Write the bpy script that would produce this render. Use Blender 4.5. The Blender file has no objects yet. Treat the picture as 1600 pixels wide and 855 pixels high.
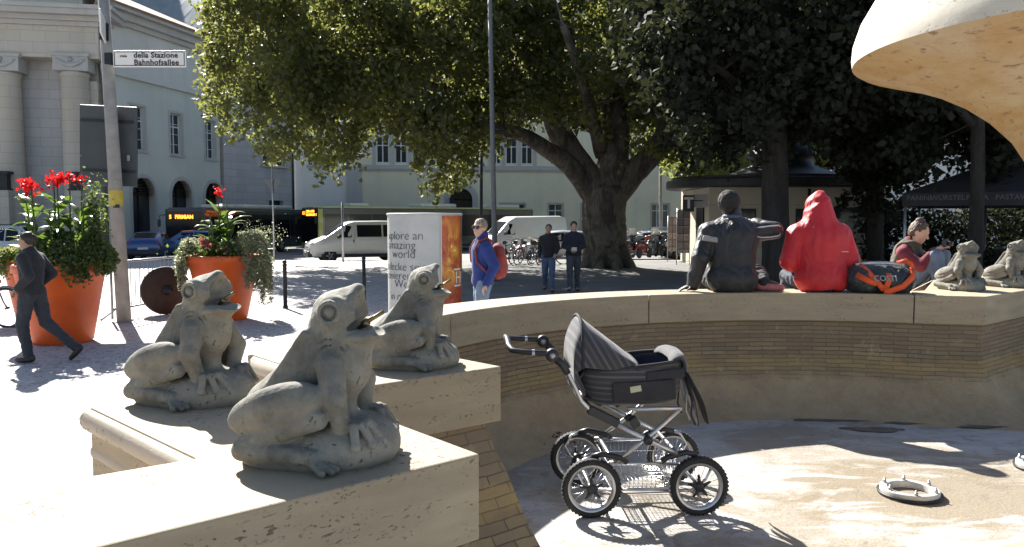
import bpy, bmesh, math, random
import numpy as np
from mathutils import Vector, Matrix
random.seed(7)
rng = np.random.default_rng(11)
R = math.radians
sc = bpy.context.scene
COL = sc.collection

# ---------------------------------------------------------------- camera
FPX, CX, CY, CAMZ, PITCH = 1250.0, 800.0, 427.5, 1.87, R(3.91)
cam = bpy.data.cameras.new('camera'); cam.lens = 36.0 * FPX / 1600.0; cam.sensor_width = 36.0
cam.clip_start = 0.05; cam.clip_end = 9000
camo = bpy.data.objects.new('camera', cam); COL.objects.link(camo)
camo.location = (0, 0, CAMZ); camo.rotation_euler = (R(90) - PITCH, 0, 0)
sc.camera = camo
# ---------------------------------------------------------------- world, sun, exposure
SUN_EL, SUN_AZ = R(38), R(-30)          # azimuth from +Y, negative = to the left
w = bpy.data.worlds.new('World'); sc.world = w; w.use_nodes = True
nt = w.node_tree; bg = nt.nodes['Background']
sky = nt.nodes.new('ShaderNodeTexSky'); sky.sky_type = 'NISHITA'; sky.sun_disc = False
sky.sun_elevation = SUN_EL; sky.sun_rotation = SUN_AZ % (2 * math.pi); sky.air_density = 1.0; sky.dust_density = 1.0
nt.links.new(sky.outputs[0], bg.inputs[0]); bg.inputs[1].default_value = 0.056
sd = bpy.data.lights.new('sun', 'SUN'); sd.energy = 5.0; sd.angle = R(0.55); sd.color = (1.0, 0.96, 0.89)
so = bpy.data.objects.new('sun', sd); COL.objects.link(so)
SUNV = Vector((math.sin(SUN_AZ) * math.cos(SUN_EL), math.cos(SUN_AZ) * math.cos(SUN_EL), math.sin(SUN_EL)))
so.rotation_euler = (-SUNV).to_track_quat('-Z', 'Y').to_euler(); so.location = (-20, 40, 40)
sc.view_settings.view_transform = 'Standard'; sc.view_settings.look = 'None'
sc.view_settings.exposure = 1.6; sc.view_settings.gamma = 1.0; sc.view_settings.use_curve_mapping = False
cy = sc.cycles
cy.max_bounces = 6; cy.diffuse_bounces = 3; cy.glossy_bounces = 3; cy.transmission_bounces = 4; cy.transparent_max_bounces = 8
cy.use_denoising = True; cy.sample_clamp_indirect = 6

# ---------------------------------------------------------------- layout helpers
def ray(px, py):
    a, b = (px - CX) / FPX, (CY - py) / FPX
    return Vector((a, math.cos(PITCH) + b * math.sin(PITCH), -math.sin(PITCH) + b * math.cos(PITCH)))
def at(px, py, y):                       # the point on a pixel's line of sight at distance y ahead
    d = ray(px, py); return Vector((0, 0, CAMZ)) + d * (y / d.y)
def onz(px, py, z=0.0):
    d = ray(px, py); return Vector((0, 0, CAMZ)) + d * ((z - CAMZ) / d.z)

# ---------------------------------------------------------------- mesh helpers
class MB:
    def __init__(s): s.v = []; s.f = []; s.sm = []; s.uv = {}; s.mi = []; s.cur = 0
    def add(s, vs, fs, smooth=False):
        o = len(s.v); s.v += [tuple(v) for v in vs]
        for f in fs: s.f.append([i + o for i in f]); s.sm.append(smooth); s.mi.append(s.cur)
        return o
    def box(s, c, d, rz=0.0, M=None):
        x, y, z = [k / 2 for k in d]; vs = [Vector(p) for p in ((-x,-y,-z),(x,-y,-z),(x,y,-z),(-x,y,-z),(-x,-y,z),(x,-y,z),(x,y,z),(-x,y,z))]
        m = Matrix.Translation(c) @ (M.to_4x4() if M else Matrix.Rotation(rz, 4, 'Z'))
        s.add([m @ v for v in vs], [(0,3,2,1),(4,5,6,7),(0,1,5,4),(1,2,6,5),(2,3,7,6),(3,0,4,7)]); return s
    def bbox(s, c, d, b=0.01, rz=0.0, M=None):        # bevelled box
        bm = bmesh.new(); bmesh.ops.create_cube(bm, size=1.0)
        for v in bm.verts: v.co = Vector((v.co.x * d[0], v.co.y * d[1], v.co.z * d[2]))
        bmesh.ops.bevel(bm, geom=bm.edges[:] , offset=b, segments=2, affect='EDGES', profile=0.5)
        m = Matrix.Translation(c) @ (M.to_4x4() if M else Matrix.Rotation(rz, 4, 'Z'))
        bm.verts.index_update(); s.add([m @ v.co for v in bm.verts], [[v.index for v in f.verts] for f in bm.faces], False); bm.free(); return s
    def tube(s, pts, r, n=8, caps=True, closed=False, smooth=True):
        pts = [Vector(p) for p in pts]; k = len(pts); rs = r if isinstance(r, (list, tuple)) else [r] * k
        ts = []
        for i in range(k):
            a = pts[(i - 1) % k] if (closed or i > 0) else pts[i]; b = pts[(i + 1) % k] if (closed or i < k - 1) else pts[i]
            t = (b - a); ts.append(t.normalized() if t.length > 1e-9 else Vector((0, 0, 1)))
        up = Vector((0, 0, 1)) if abs(ts[0].z) < 0.9 else Vector((1, 0, 0))
        nrm = (up - ts[0] * up.dot(ts[0])).normalized(); vs = []
        for i in range(k):
            nrm = (nrm - ts[i] * nrm.dot(ts[i])); nrm = nrm.normalized() if nrm.length > 1e-6 else ts[i].orthogonal().normalized()
            bi = ts[i].cross(nrm)
            for j in range(n):
                a = 2 * math.pi * j / n; vs.append(pts[i] + (nrm * math.cos(a) + bi * math.sin(a)) * rs[i])
        fs = []
        for i in range(k if closed else k - 1):
            for j in range(n):
                i2 = (i + 1) % k; fs.append((i * n + j, i * n + (j + 1) % n, i2 * n + (j + 1) % n, i2 * n + j))
        s.add(vs, fs, smooth)
        if caps and not closed:
            o = len(s.v) - len(vs)
            s.f.append([o + j for j in reversed(range(n))]); s.sm.append(False); s.mi.append(s.cur)
            s.f.append([o + (k - 1) * n + j for j in range(n)]); s.sm.append(False); s.mi.append(s.cur)
        return s
    def lathe(s, prof, c=(0, 0, 0), n=32, M=None, smooth=True, caps=True):   # prof: (r, z)
        c = Vector(c); vs = []
        for r_, z_ in prof:
            for j in range(n):
                a = 2 * math.pi * j / n; p = Vector((r_ * math.cos(a), r_ * math.sin(a), z_)); vs.append((M @ p if M else p) + c)
        k = len(prof); fs = [(i * n + j, i * n + (j + 1) % n, (i + 1) * n + (j + 1) % n, (i + 1) * n + j) for i in range(k - 1) for j in range(n)]
        s.add(vs, fs, smooth)
        if caps:
            o = len(s.v) - len(vs)
            if prof[0][0] > 1e-4: s.f.append([o + j for j in reversed(range(n))]); s.sm.append(False); s.mi.append(s.cur)
            if prof[-1][0] > 1e-4: s.f.append([o + (k - 1) * n + j for j in range(n)]); s.sm.append(False); s.mi.append(s.cur)
        return s
    def prism(s, poly, z0, z1, smooth=False):          # poly: xy list
        n = len(poly)
        ar = sum(poly[i][0] * poly[(i + 1) % n][1] - poly[(i + 1) % n][0] * poly[i][1] for i in range(n))
        if ar < 0: poly = poly[::-1]
        vs = [(p[0], p[1], z0) for p in poly] + [(p[0], p[1], z1) for p in poly]
        s.add(vs, [list(range(n))[::-1], list(range(n, 2 * n))] + [(i, (i + 1) % n, n + (i + 1) % n, n + i) for i in range(n)], smooth); return s
    def quad(s, a, b, c, d): s.add([a, b, c, d], [(0, 1, 2, 3)]); return s
    def slab(s, pts, th, nrm=None):                    # planar polygon given thickness along -normal
        pts = [Vector(p) for p in pts]; n = len(pts)
        nn = Vector(nrm).normalized() if nrm is not None else (pts[1] - pts[0]).cross(pts[2] - pts[0]).normalized()
        nw = sum(((pts[i] - pts[0]).cross(pts[(i + 1) % n] - pts[0]) for i in range(n)), Vector((0, 0, 0)))
        if nw.dot(nn) < 0: pts = pts[::-1]
        vs = pts + [p - nn * th for p in pts]
        s.add(vs, [list(range(n)), list(range(n, 2 * n))[::-1]] + [(i, n + i, n + (i + 1) % n, (i + 1) % n) for i in range(n)]); return s
    def mesh(s, name):
        me = bpy.data.meshes.new(name); me.from_pydata(s.v, [], s.f); me.polygons.foreach_set('use_smooth', s.sm)
        if any(s.mi): me.polygons.foreach_set('material_index', s.mi)
        me.update(); return me
def link(name, data, mats=None, parent=None, loc=None):
    if isinstance(data, MB): data = data.mesh(name)
    o = bpy.data.objects.new(name, data); COL.objects.link(o)
    if mats is not None and data is not None:
        data.materials.clear()
        for m in (mats if isinstance(mats, (list, tuple)) else [mats]): data.materials.append(m)
    if parent is not None: o.parent = parent
    if loc is not None: o.location = loc
    return o
def tag(o, label, cat, group=None, kind=None):
    if label: o['label'] = label
    if cat: o['category'] = cat
    if group: o['group'] = group
    if kind: o['kind'] = kind
    return o
def thing(name, label, cat, loc=(0, 0, 0), rz=0.0, group=None):
    o = bpy.data.objects.new(name, None); COL.objects.link(o); o.location = loc; o.rotation_euler = (0, 0, rz); o.empty_display_size = 0.2
    return tag(o, label, cat, group)
def struct(name, data, mats): o = link(name, data, mats); o['kind'] = 'structure'; return o
def dup(o, parent=None, loc=None, rz=None, label=None, scale=None):
    c = o.copy(); COL.objects.link(c)
    if parent is not None: c.parent = parent
    for ch in list(o.children): dup(ch, c)
    if loc is not None: c.location = loc
    if rz is not None: c.rotation_euler = (0, 0, rz)
    if scale is not None: c.scale = scale if isinstance(scale, (tuple, list)) else (scale,) * 3
    if label: c['label'] = label
    return c
def bevel(o, wd=0.01, seg=2):
    m = o.modifiers.new('bevel', 'BEVEL'); m.width = wd; m.segments = seg; m.limit_method = 'ANGLE'; m.angle_limit = R(40); return o
def text_mesh(txt, size, extrude=0.002, align='CENTER', bold=0.0, spacing=1.0):
    cu = bpy.data.curves.new('lettering', 'FONT'); cu.body = txt; cu.size = size; cu.extrude = extrude; cu.align_x = align; cu.align_y = 'CENTER'
    cu.offset = bold; cu.space_character = spacing; cu.resolution_u = 3
    t = bpy.data.objects.new('lettering', cu); COL.objects.link(t)
    dg = bpy.context.evaluated_depsgraph_get(); me = bpy.data.meshes.new_from_object(t.evaluated_get(dg)); bpy.data.objects.remove(t); bpy.data.curves.remove(cu); me.name = 'lettering'
    return me
def xform(me, M): me.transform(M); me.update(); return me
def frame_m(origin, xdir, updir):          # text plane: x right, y up
    x = Vector(xdir).normalized(); y = Vector(updir); y = (y - x * y.dot(x)).normalized(); z = x.cross(y)
    m = Matrix((x, y, z)).transposed().to_4x4(); m.translation = Vector(origin); return m

# ---------------------------------------------------------------- signed-distance modelling
import openvdb
class SDF:
    def __init__(s, lo, hi, vox):
        s.lo = np.array(lo, np.float32); s.vox = vox; n = np.ceil((np.array(hi) - s.lo) / vox).astype(int) + 1; s.n = n
        s.ax = [s.lo[i] + vox * np.arange(n[i], dtype=np.float32) for i in range(3)]; s.d = np.full(n, 0.2, np.float32)
    def _sl(s, lo, hi, pad):
        sl = []
        for i in range(3):
            a = int(max(0, math.floor((lo[i] - pad - s.lo[i]) / s.vox))); b = int(min(s.n[i], math.ceil((hi[i] + pad - s.lo[i]) / s.vox) + 1)); sl.append(slice(a, max(a, b)))
        return tuple(sl), np.meshgrid(s.ax[0][sl[0]], s.ax[1][sl[1]], s.ax[2][sl[2]], indexing='ij', sparse=True)
    def _join(s, sl, e, k, sub):
        c = s.d[sl]
        if c.size == 0: return
        if sub:
            if k > 0:
                h = np.clip(0.5 - 0.5 * (c + e) / k, 0, 1); s.d[sl] = c * (1 - h) - e * h + k * h * (1 - h)
            else: s.d[sl] = np.maximum(c, -e)
        elif k > 0:
            h = np.clip(0.5 + 0.5 * (c - e) / k, 0, 1); s.d[sl] = c * (1 - h) + e * h - k * h * (1 - h)
        else: s.d[sl] = np.minimum(c, e)
    def cap(s, a, b, ra, rb=None, k=0.02, sub=False, flat=None):
        rb = ra if rb is None else rb; a = np.array(a, np.float32); b = np.array(b, np.float32); rm = max(ra, rb); pad = rm + k + 3 * s.vox
        sl, (X, Y, Z) = s._sl(np.minimum(a, b), np.maximum(a, b), pad); ba = b - a; L = float(ba @ ba) + 1e-12
        t = np.clip(((X - a[0]) * ba[0] + (Y - a[1]) * ba[1] + (Z - a[2]) * ba[2]) / L, 0, 1)
        e = np.sqrt((X - a[0] - t * ba[0]) ** 2 + (Y - a[1] - t * ba[1]) ** 2 + (Z - a[2] - t * ba[2]) ** 2) - (ra + (rb - ra) * t)
        s._join(sl, e, k, sub); return s
    def ell(s, c, r, M=None, k=0.02, sub=False):
        c = np.array(c, np.float32); r = np.array(r, np.float32); rm = float(max(r)); pad = k + 3 * s.vox
        sl, (X, Y, Z) = s._sl(c - rm, c + rm, pad); x, y, z = X - c[0], Y - c[1], Z - c[2]
        if M is not None:
            m = np.array(M.to_3x3().inverted(), np.float32); x, y, z = (m[0,0]*x + m[0,1]*y + m[0,2]*z, m[1,0]*x + m[1,1]*y + m[1,2]*z, m[2,0]*x + m[2,1]*y + m[2,2]*z)
        k0 = np.sqrt((x / r[0]) ** 2 + (y / r[1]) ** 2 + (z / r[2]) ** 2); k1 = np.sqrt((x / r[0] ** 2) ** 2 + (y / r[1] ** 2) ** 2 + (z / r[2] ** 2) ** 2) + 1e-6
        s._join(sl, (k0 * (k0 - 1) / k1).astype(np.float32), k, sub); return s
    def torus(s, c, axis, Rr, r, k=0.005, sub=False):
        c = np.array(c, np.float32); a = np.array(Vector(axis).normalized(), np.float32); pad = r + k + 3 * s.vox
        sl, (X, Y, Z) = s._sl(c - Rr, c + Rr, pad); x, y, z = X - c[0], Y - c[1], Z - c[2]; h = x * a[0] + y * a[1] + z * a[2]
        q = np.sqrt(np.maximum(x * x + y * y + z * z - h * h, 0)) - Rr; s._join(sl, np.sqrt(q * q + h * h) - r, k, sub); return s
    def plane(s, n, off, k=0.0):           # keep the side where n.p <= off
        n = np.array(Vector(n).normalized(), np.float32); X, Y, Z = np.meshgrid(*s.ax, indexing='ij', sparse=True)
        e = X * n[0] + Y * n[1] + Z * n[2] - off; s._join((slice(None),) * 3, -e.astype(np.float32), k, True); return s
    def noise(s, amp, freq, seed=0, stretch=(1, 1, 1)):
        g = np.random.default_rng(seed); X, Y, Z = np.meshgrid(*s.ax, indexing='ij', sparse=True); t = 0
        for o in range(7):
            v = g.normal(size=3); v /= np.linalg.norm(v); f = freq * (1 + 0.45 * o); v = v * f * np.array(stretch)
            t = t + np.sin(X * v[0] + Y * v[1] + Z * v[2] + g.uniform(0, 6.28) + 1.3 * np.sin(X * v[1] * .7 + Z * v[0] * .6)) / (1 + 0.35 * o)
        s.d += (amp * t * 0.5).astype(np.float32); return s
    def folds(s, amp, seed=0, n=26):            # sparse soft creases running across the surface
        g = np.random.default_rng(seed); X, Y, Z = np.meshgrid(*s.ax, indexing='ij', sparse=True); hi = s.lo + s.vox * s.n
        for _ in range(n):
            c = g.uniform(s.lo, hi); v = g.normal(size=3); v /= np.linalg.norm(v); u = np.cross(v, g.normal(size=3)); u /= np.linalg.norm(u); L = g.uniform(.05, .14)
            a = (X - c[0]) * v[0] + (Y - c[1]) * v[1] + (Z - c[2]) * v[2]; b = (X - c[0]) * u[0] + (Y - c[1]) * u[1] + (Z - c[2]) * u[2] + .25 * np.sin(a * 9) * .1; r2 = (X - c[0]) ** 2 + (Y - c[1]) ** 2 + (Z - c[2]) ** 2
            s.d -= (amp * (np.exp(-(b / .016) ** 2) - .6 * np.exp(-((b - .028) / .016) ** 2)) * np.exp(-r2 / (2 * L * L) )).astype(np.float32)
        return s
    def mesh(s, name):
        g = openvdb.FloatGrid(0.2); g.copyFromArray(np.ascontiguousarray(np.clip(s.d, -0.2, 0.2)), tolerance=0.0)
        p, q = g.convertToQuads(isovalue=0.0); p = p * s.vox + s.lo
        me = bpy.data.meshes.new(name); nq = len(q); me.vertices.add(len(p)); me.vertices.foreach_set('co', p.astype(np.float32).ravel())
        me.loops.add(nq * 4); me.loops.foreach_set('vertex_index', q[:, ::-1].astype(np.int32).ravel() if FLIP else q.astype(np.int32).ravel())
        me.polygons.add(nq); me.polygons.foreach_set('loop_start', np.arange(0, nq * 4, 4, dtype=np.int32)); me.polygons.foreach_set('use_smooth', np.ones(nq, bool))
        me.update(calc_edges=True); return me
FLIP = True
def axes(xd, up=(0, 0, 1)):
    x = Vector(xd).normalized(); z = Vector(up); z = (z - x * z.dot(x)).normalized(); return Matrix((x, z.cross(x), z)).transposed()

def leaf_mesh(name, pos, size, seed=0, droop=0.0, aspect=0.75, nrm=None):
    """many small leaf faces: pos (n,3), size scalar or (n,)"""
    g = np.random.default_rng(seed); n = len(pos); size = np.broadcast_to(np.asarray(size, np.float64), (n,))
    a = g.normal(size=(n, 3)); a[:, 2] -= droop; a /= np.linalg.norm(a, axis=1)[:, None]
    b = g.normal(size=(n, 3)) if nrm is None else nrm + 0.5 * g.normal(size=(n, 3)); b = np.cross(a, b); b /= np.linalg.norm(b, axis=1)[:, None] + 1e-9; c = np.cross(a, b)
    L = (size * g.uniform(0.7, 1.25, n))[:, None]; W = L * aspect * 0.5; bend = L * g.uniform(0.05, 0.22, n)[:, None]
    v = np.stack([pos - a * L * .5, pos + b * W - a * L * .08 + c * bend, pos + a * L * .55, pos - b * W - a * L * .08 + c * bend], 1).reshape(-1, 3)
    me = bpy.data.meshes.new(name); me.vertices.add(n * 4); me.vertices.foreach_set('co', v.astype(np.float32).ravel())
    me.loops.add(n * 4); me.loops.foreach_set('vertex_index', np.arange(n * 4, dtype=np.int32)); me.polygons.add(n)
    me.polygons.foreach_set('loop_start', np.arange(0, n * 4, 4, dtype=np.int32)); me.update(calc_edges=True)
    return me
# ================================================================ materials
MATS = {}
class NT:
    def __init__(s, name):
        s.m = bpy.data.materials.new(name); s.m.use_nodes = True; s.t = s.m.node_tree; s.p = s.t.nodes['Principled BSDF']; s.out = s.t.nodes['Material Output']
        s.tc = s.t.nodes.new('ShaderNodeTexCoord'); MATS[name] = s.m
    def n(s, t, **kw):
        x = s.t.nodes.new('ShaderNode' + t)
        for k, v in kw.items(): setattr(x, k, v)
        return x
    def l(s, a, b): s.t.links.new(a, b)
    def noise(s, scale, detail=5, rough=0.6, vec=None, dist=0.0):
        x = s.n('TexNoise'); x.inputs['Scale'].default_value = scale; x.inputs['Detail'].default_value = detail; x.inputs['Roughness'].default_value = rough; x.inputs['Distortion'].default_value = dist
        s.l(vec if vec is not None else s.tc.outputs['Object'], x.inputs['Vector']); return x.outputs['Fac']
    def ramp(s, fac, stops):
        x = s.n('ValToRGB'); e = x.color_ramp.elements
        while len(e) < len(stops): e.new(0.5)
        for i, (p, c) in enumerate(stops): e[i].position = p; e[i].color = (c, c, c, 1) if isinstance(c, (int, float)) else (*c, 1)
        s.l(fac, x.inputs['Fac']); return x.outputs['Color']
    def mix(s, fac, a, b, mode='MIX'):
        x = s.n('MixRGB', blend_type=mode)
        for i, v in enumerate((fac, a, b)):
            if hasattr(v, 'links'): s.l(v, x.inputs[i])
            elif i == 0: x.inputs[0].default_value = v
            else: x.inputs[i].default_value = (*v, 1) if not isinstance(v, (int, float)) else (v, v, v, 1)
        return x.outputs[0]
    def math(s, op, a, b=0.0):
        x = s.n('Math', operation=op)
        for i, v in enumerate((a, b)):
            if hasattr(v, 'links'): s.l(v, x.inputs[i])
            else: x.inputs[i].default_value = v
        return x.outputs[0]
    def map(s, scale=(1, 1, 1), rot=(0, 0, 0), src='Object', vec=None):
        x = s.n('Mapping'); x.inputs['Scale'].default_value = scale; x.inputs['Rotation'].default_value = rot; s.l(vec if vec is not None else s.tc.outputs[src], x.inputs['Vector']); return x.outputs[0]
    def bump(s, h, strength=0.4, dist=0.02):
        x = s.n('Bump'); x.inputs['Strength'].default_value = strength; x.inputs['Distance'].default_value = dist; s.l(h, x.inputs['Height']); s.l(x.outputs[0], s.p.inputs['Normal'])
    def col(s, c):
        if hasattr(c, 'links'): s.l(c, s.p.inputs['Base Color'])
        else: s.p.inputs['Base Color'].default_value = (*c, 1)
    def rough(s, v):
        if hasattr(v, 'links'): s.l(v, s.p.inputs['Roughness'])
        else: s.p.inputs['Roughness'].default_value = v
def pbr(name, col, rough=0.7, metal=0.0, var=0.15, scale=6.0, bump=0.0, bscale=60.0, spec=0.5, coat=0.0, bdist=0.005):
    if name in MATS: return MATS[name]
    t = NT(name); f = t.noise(scale)
    if var: t.col(t.mix(t.ramp(f, [(0.3, 0.0), (0.7, 1.0)]), tuple(c * (1 - var) for c in col), tuple(min(1, c * (1 + var)) for c in col)))
    else: t.col(col)
    t.rough(rough); t.p.inputs['Metallic'].default_value = metal; t.p.inputs['Specular IOR Level'].default_value = spec; t.p.inputs['Coat Weight'].default_value = coat
    if bump: t.bump(t.noise(bscale, 4), bump, bdist)
    return t.m
def emit(name, col, st):
    t = NT(name); t.col((0.02, 0.01, 0.0)); t.p.inputs['Emission Color'].default_value = (*col, 1); t.p.inputs['Emission Strength'].default_value = st; return t.m
def leafmat(name, col, trans, tfac=0.5, var=0.35, gloss=0.35, scale=1.2):
    t = NT(name); f = t.noise(scale, 3); f2 = t.noise(17.0, 2)
    d = t.mix(t.ramp(f, [(0.3, 0.0), (0.7, 1.0)]), tuple(c * (1 - var) for c in col), tuple(c * (1 + var) for c in col))
    tr = t.mix(t.ramp(f2, [(0.3, 0.0), (0.7, 1.0)]), tuple(c * .7 for c in trans), tuple(min(1, c * 1.3) for c in trans))
    t.col(d); t.rough(gloss); t.p.inputs['Specular IOR Level'].default_value = 0.35
    tl = t.n('BsdfTranslucent'); t.l(tr, tl.inputs[0]); ms = t.n('MixShader'); ms.inputs[0].default_value = tfac
    t.l(t.p.outputs[0], ms.inputs[1]); t.l(tl.outputs[0], ms.inputs[2]); t.l(ms.outputs[0], t.out.inputs['Surface']); return t.m

def travertine(name, base=(0.50, 0.42, 0.31), pit=(0.10, 0.07, 0.045), dirt=0.5, band=(1.0, 1.0, 7.0)):
    t = NT(name); v = t.map(band)
    lay = t.noise(2.2, 6, 0.6, v, 0.4); cl = t.noise(1.1, 4); c = t.mix(t.ramp(lay, [(0.25, 0.0), (0.75, 1.0)]), tuple(k * 0.80 for k in base), tuple(min(1, k * 1.12) for k in base))
    c = t.mix(t.math('MULTIPLY', t.ramp(cl, [(0.45, 0.0), (0.75, 1.0)]), dirt), c, tuple(k * .62 for k in base))
    v2 = t.map((band[0] * 1.0, band[1] * 1.0, band[2] * 0.33)); pn = t.noise(52, 3, 0.55, v2, 0.3); pm = t.noise(3.0, 3, 0.5, v)
    pits = t.math('MULTIPLY', t.ramp(pn, [(0.60, 0.0), (0.67, .8)]), t.ramp(pm, [(0.47, 0.0), (0.60, 1.0)]))
    pn2 = t.math('MULTIPLY', t.ramp(t.noise(110, 3, 0.6, t.map((band[0], band[1], band[2] * .2))), [(0.66, 0.0), (0.73, 1.0)]), t.ramp(t.noise(2.1, 4), [(0.4, 0.0), (0.65, 1.0)]))
    pp = t.math('MAXIMUM', pits, t.math('MULTIPLY', pn2, 0.7)); c = t.mix(pp, c, pit); t.col(c); t.rough(0.75)
    hh = t.math('SUBTRACT', t.math('MULTIPLY', t.noise(40, 4), 0.25), pp); t.bump(hh, 0.7, 0.006); return t.m
# ================================================================ setting materials
def m_cobble():
    t = NT('porphyry_setts'); v = t.map((1, 1, 0.0)); vo = t.n('TexVoronoi', feature='DISTANCE_TO_EDGE'); vo.inputs['Scale'].default_value = 9.5; vo.inputs['Randomness'].default_value = 0.55; t.l(v, vo.inputs['Vector'])
    vc = t.n('TexVoronoi'); vc.inputs['Scale'].default_value = 9.5; vc.inputs['Randomness'].default_value = 0.55; t.l(v, vc.inputs['Vector'])
    j = t.ramp(vo.outputs['Distance'], [(0.02, 0.0), (0.09, 1.0)]); big = t.noise(0.35, 5)
    st = t.mix(t.n('SeparateColor').outputs[0] if False else vc.outputs['Color'], (0.36, 0.34, 0.34), (0.50, 0.48, 0.47)); st = t.mix(t.ramp(big, [(0.35, 0.0), (0.7, 1.0)]), st, (0.40, 0.37, 0.36), 'MIX')
    st = t.mix(0.5, st, t.mix(vc.outputs['Color'], (0.33, 0.31, 0.31), (0.52, 0.50, 0.49))); t.col(t.mix(j, (0.22, 0.20, 0.19), st)); t.rough(0.75); t.bump(t.math('ADD', j, t.math('MULTIPLY', t.noise(60, 3), 0.3)), 0.5, 0.01); return t.m
def m_asphalt():
    t = NT('asphalt'); f = t.noise(0.5, 5); g = t.noise(180, 2); c = t.mix(t.ramp(f, [(0.3, 0.0), (0.75, 1.0)]), (0.10, 0.10, 0.105), (0.16, 0.155, 0.15)); t.col(t.mix(t.math('MULTIPLY', t.ramp(g, [(0.35, 0.0), (0.7, 1.0)]), 0.5), c, (0.24, 0.23, 0.22))); t.rough(0.7); t.bump(g, 0.4, 0.005); return t.m
def m_basin():
    t = NT('basin_floor'); n1 = t.noise(0.9, 6, 0.62, None, 0.6); n2 = t.noise(5.5, 6, 0.7); n3 = t.noise(45, 4, 0.65); vs = t.map((1.0, 3.2, 1)); n4 = t.noise(1.7, 5, 0.65, vs, 0.8)
    c = t.mix(t.ramp(n1, [(0.45, 0.0), (0.56, 1.0)]), (0.40, 0.385, 0.365), (0.27, 0.235, 0.185)); c = t.mix(t.ramp(n4, [(0.52, 0.0), (0.68, 0.7)]), c, (0.47, 0.46, 0.44))
    c = t.mix(t.math('MULTIPLY', t.ramp(n2, [(0.5, 0.0), (0.75, 1.0)]), 0.55), c, (0.24, 0.19, 0.13)); c = t.mix(t.ramp(n3, [(0.62, 0.0), (0.72, 0.8)]), c, (0.15, 0.12, 0.09))
    c = t.mix(t.ramp(t.noise(24, 6, .75, None, .6), [(0.56, 0.0), (0.66, .6)]), c, (0.17, 0.145, 0.115)); c = t.mix(t.ramp(t.noise(90, 3, .6), [(0.6, 0.0), (0.68, 0.5)]), c, (0.62, 0.60, 0.57))
    sp = t.n('SeparateXYZ'); t.l(t.tc.outputs['Object'], sp.inputs[0]); dx = t.math('SUBTRACT', sp.outputs[0], 2.55); dy = t.math('MULTIPLY', t.math('SUBTRACT', sp.outputs[1], 4.75), 1.5); rr = t.math('SQRT', t.math('ADD', t.math('MULTIPLY', dx, dx), t.math('MULTIPLY', dy, dy)))
    rr = t.math('ADD', rr, t.math('MULTIPLY', t.math('SUBTRACT', n4, 0.5), 2.6)); rr = t.math('ADD', rr, t.math('MULTIPLY', t.math('SUBTRACT', n2, 0.5), 1.0)); oc = t.ramp(rr, [(0.6, 1.0), (1.5, 0.0)]); c = t.mix(t.math('MULTIPLY', oc, .8), c, (0.195, 0.150, 0.088))   # ochre scum round the drain
    c = t.mix(t.math('MULTIPLY', t.ramp(t.noise(3.2, 7, .75, None, 1.5), [(0.56, 0.0), (0.62, 1.0)]), .55), c, (0.17, 0.145, 0.11))
    t.col(c); t.rough(0.85); t.bump(t.math('ADD', n3, n2), 0.5, 0.012); return t.m
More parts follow.
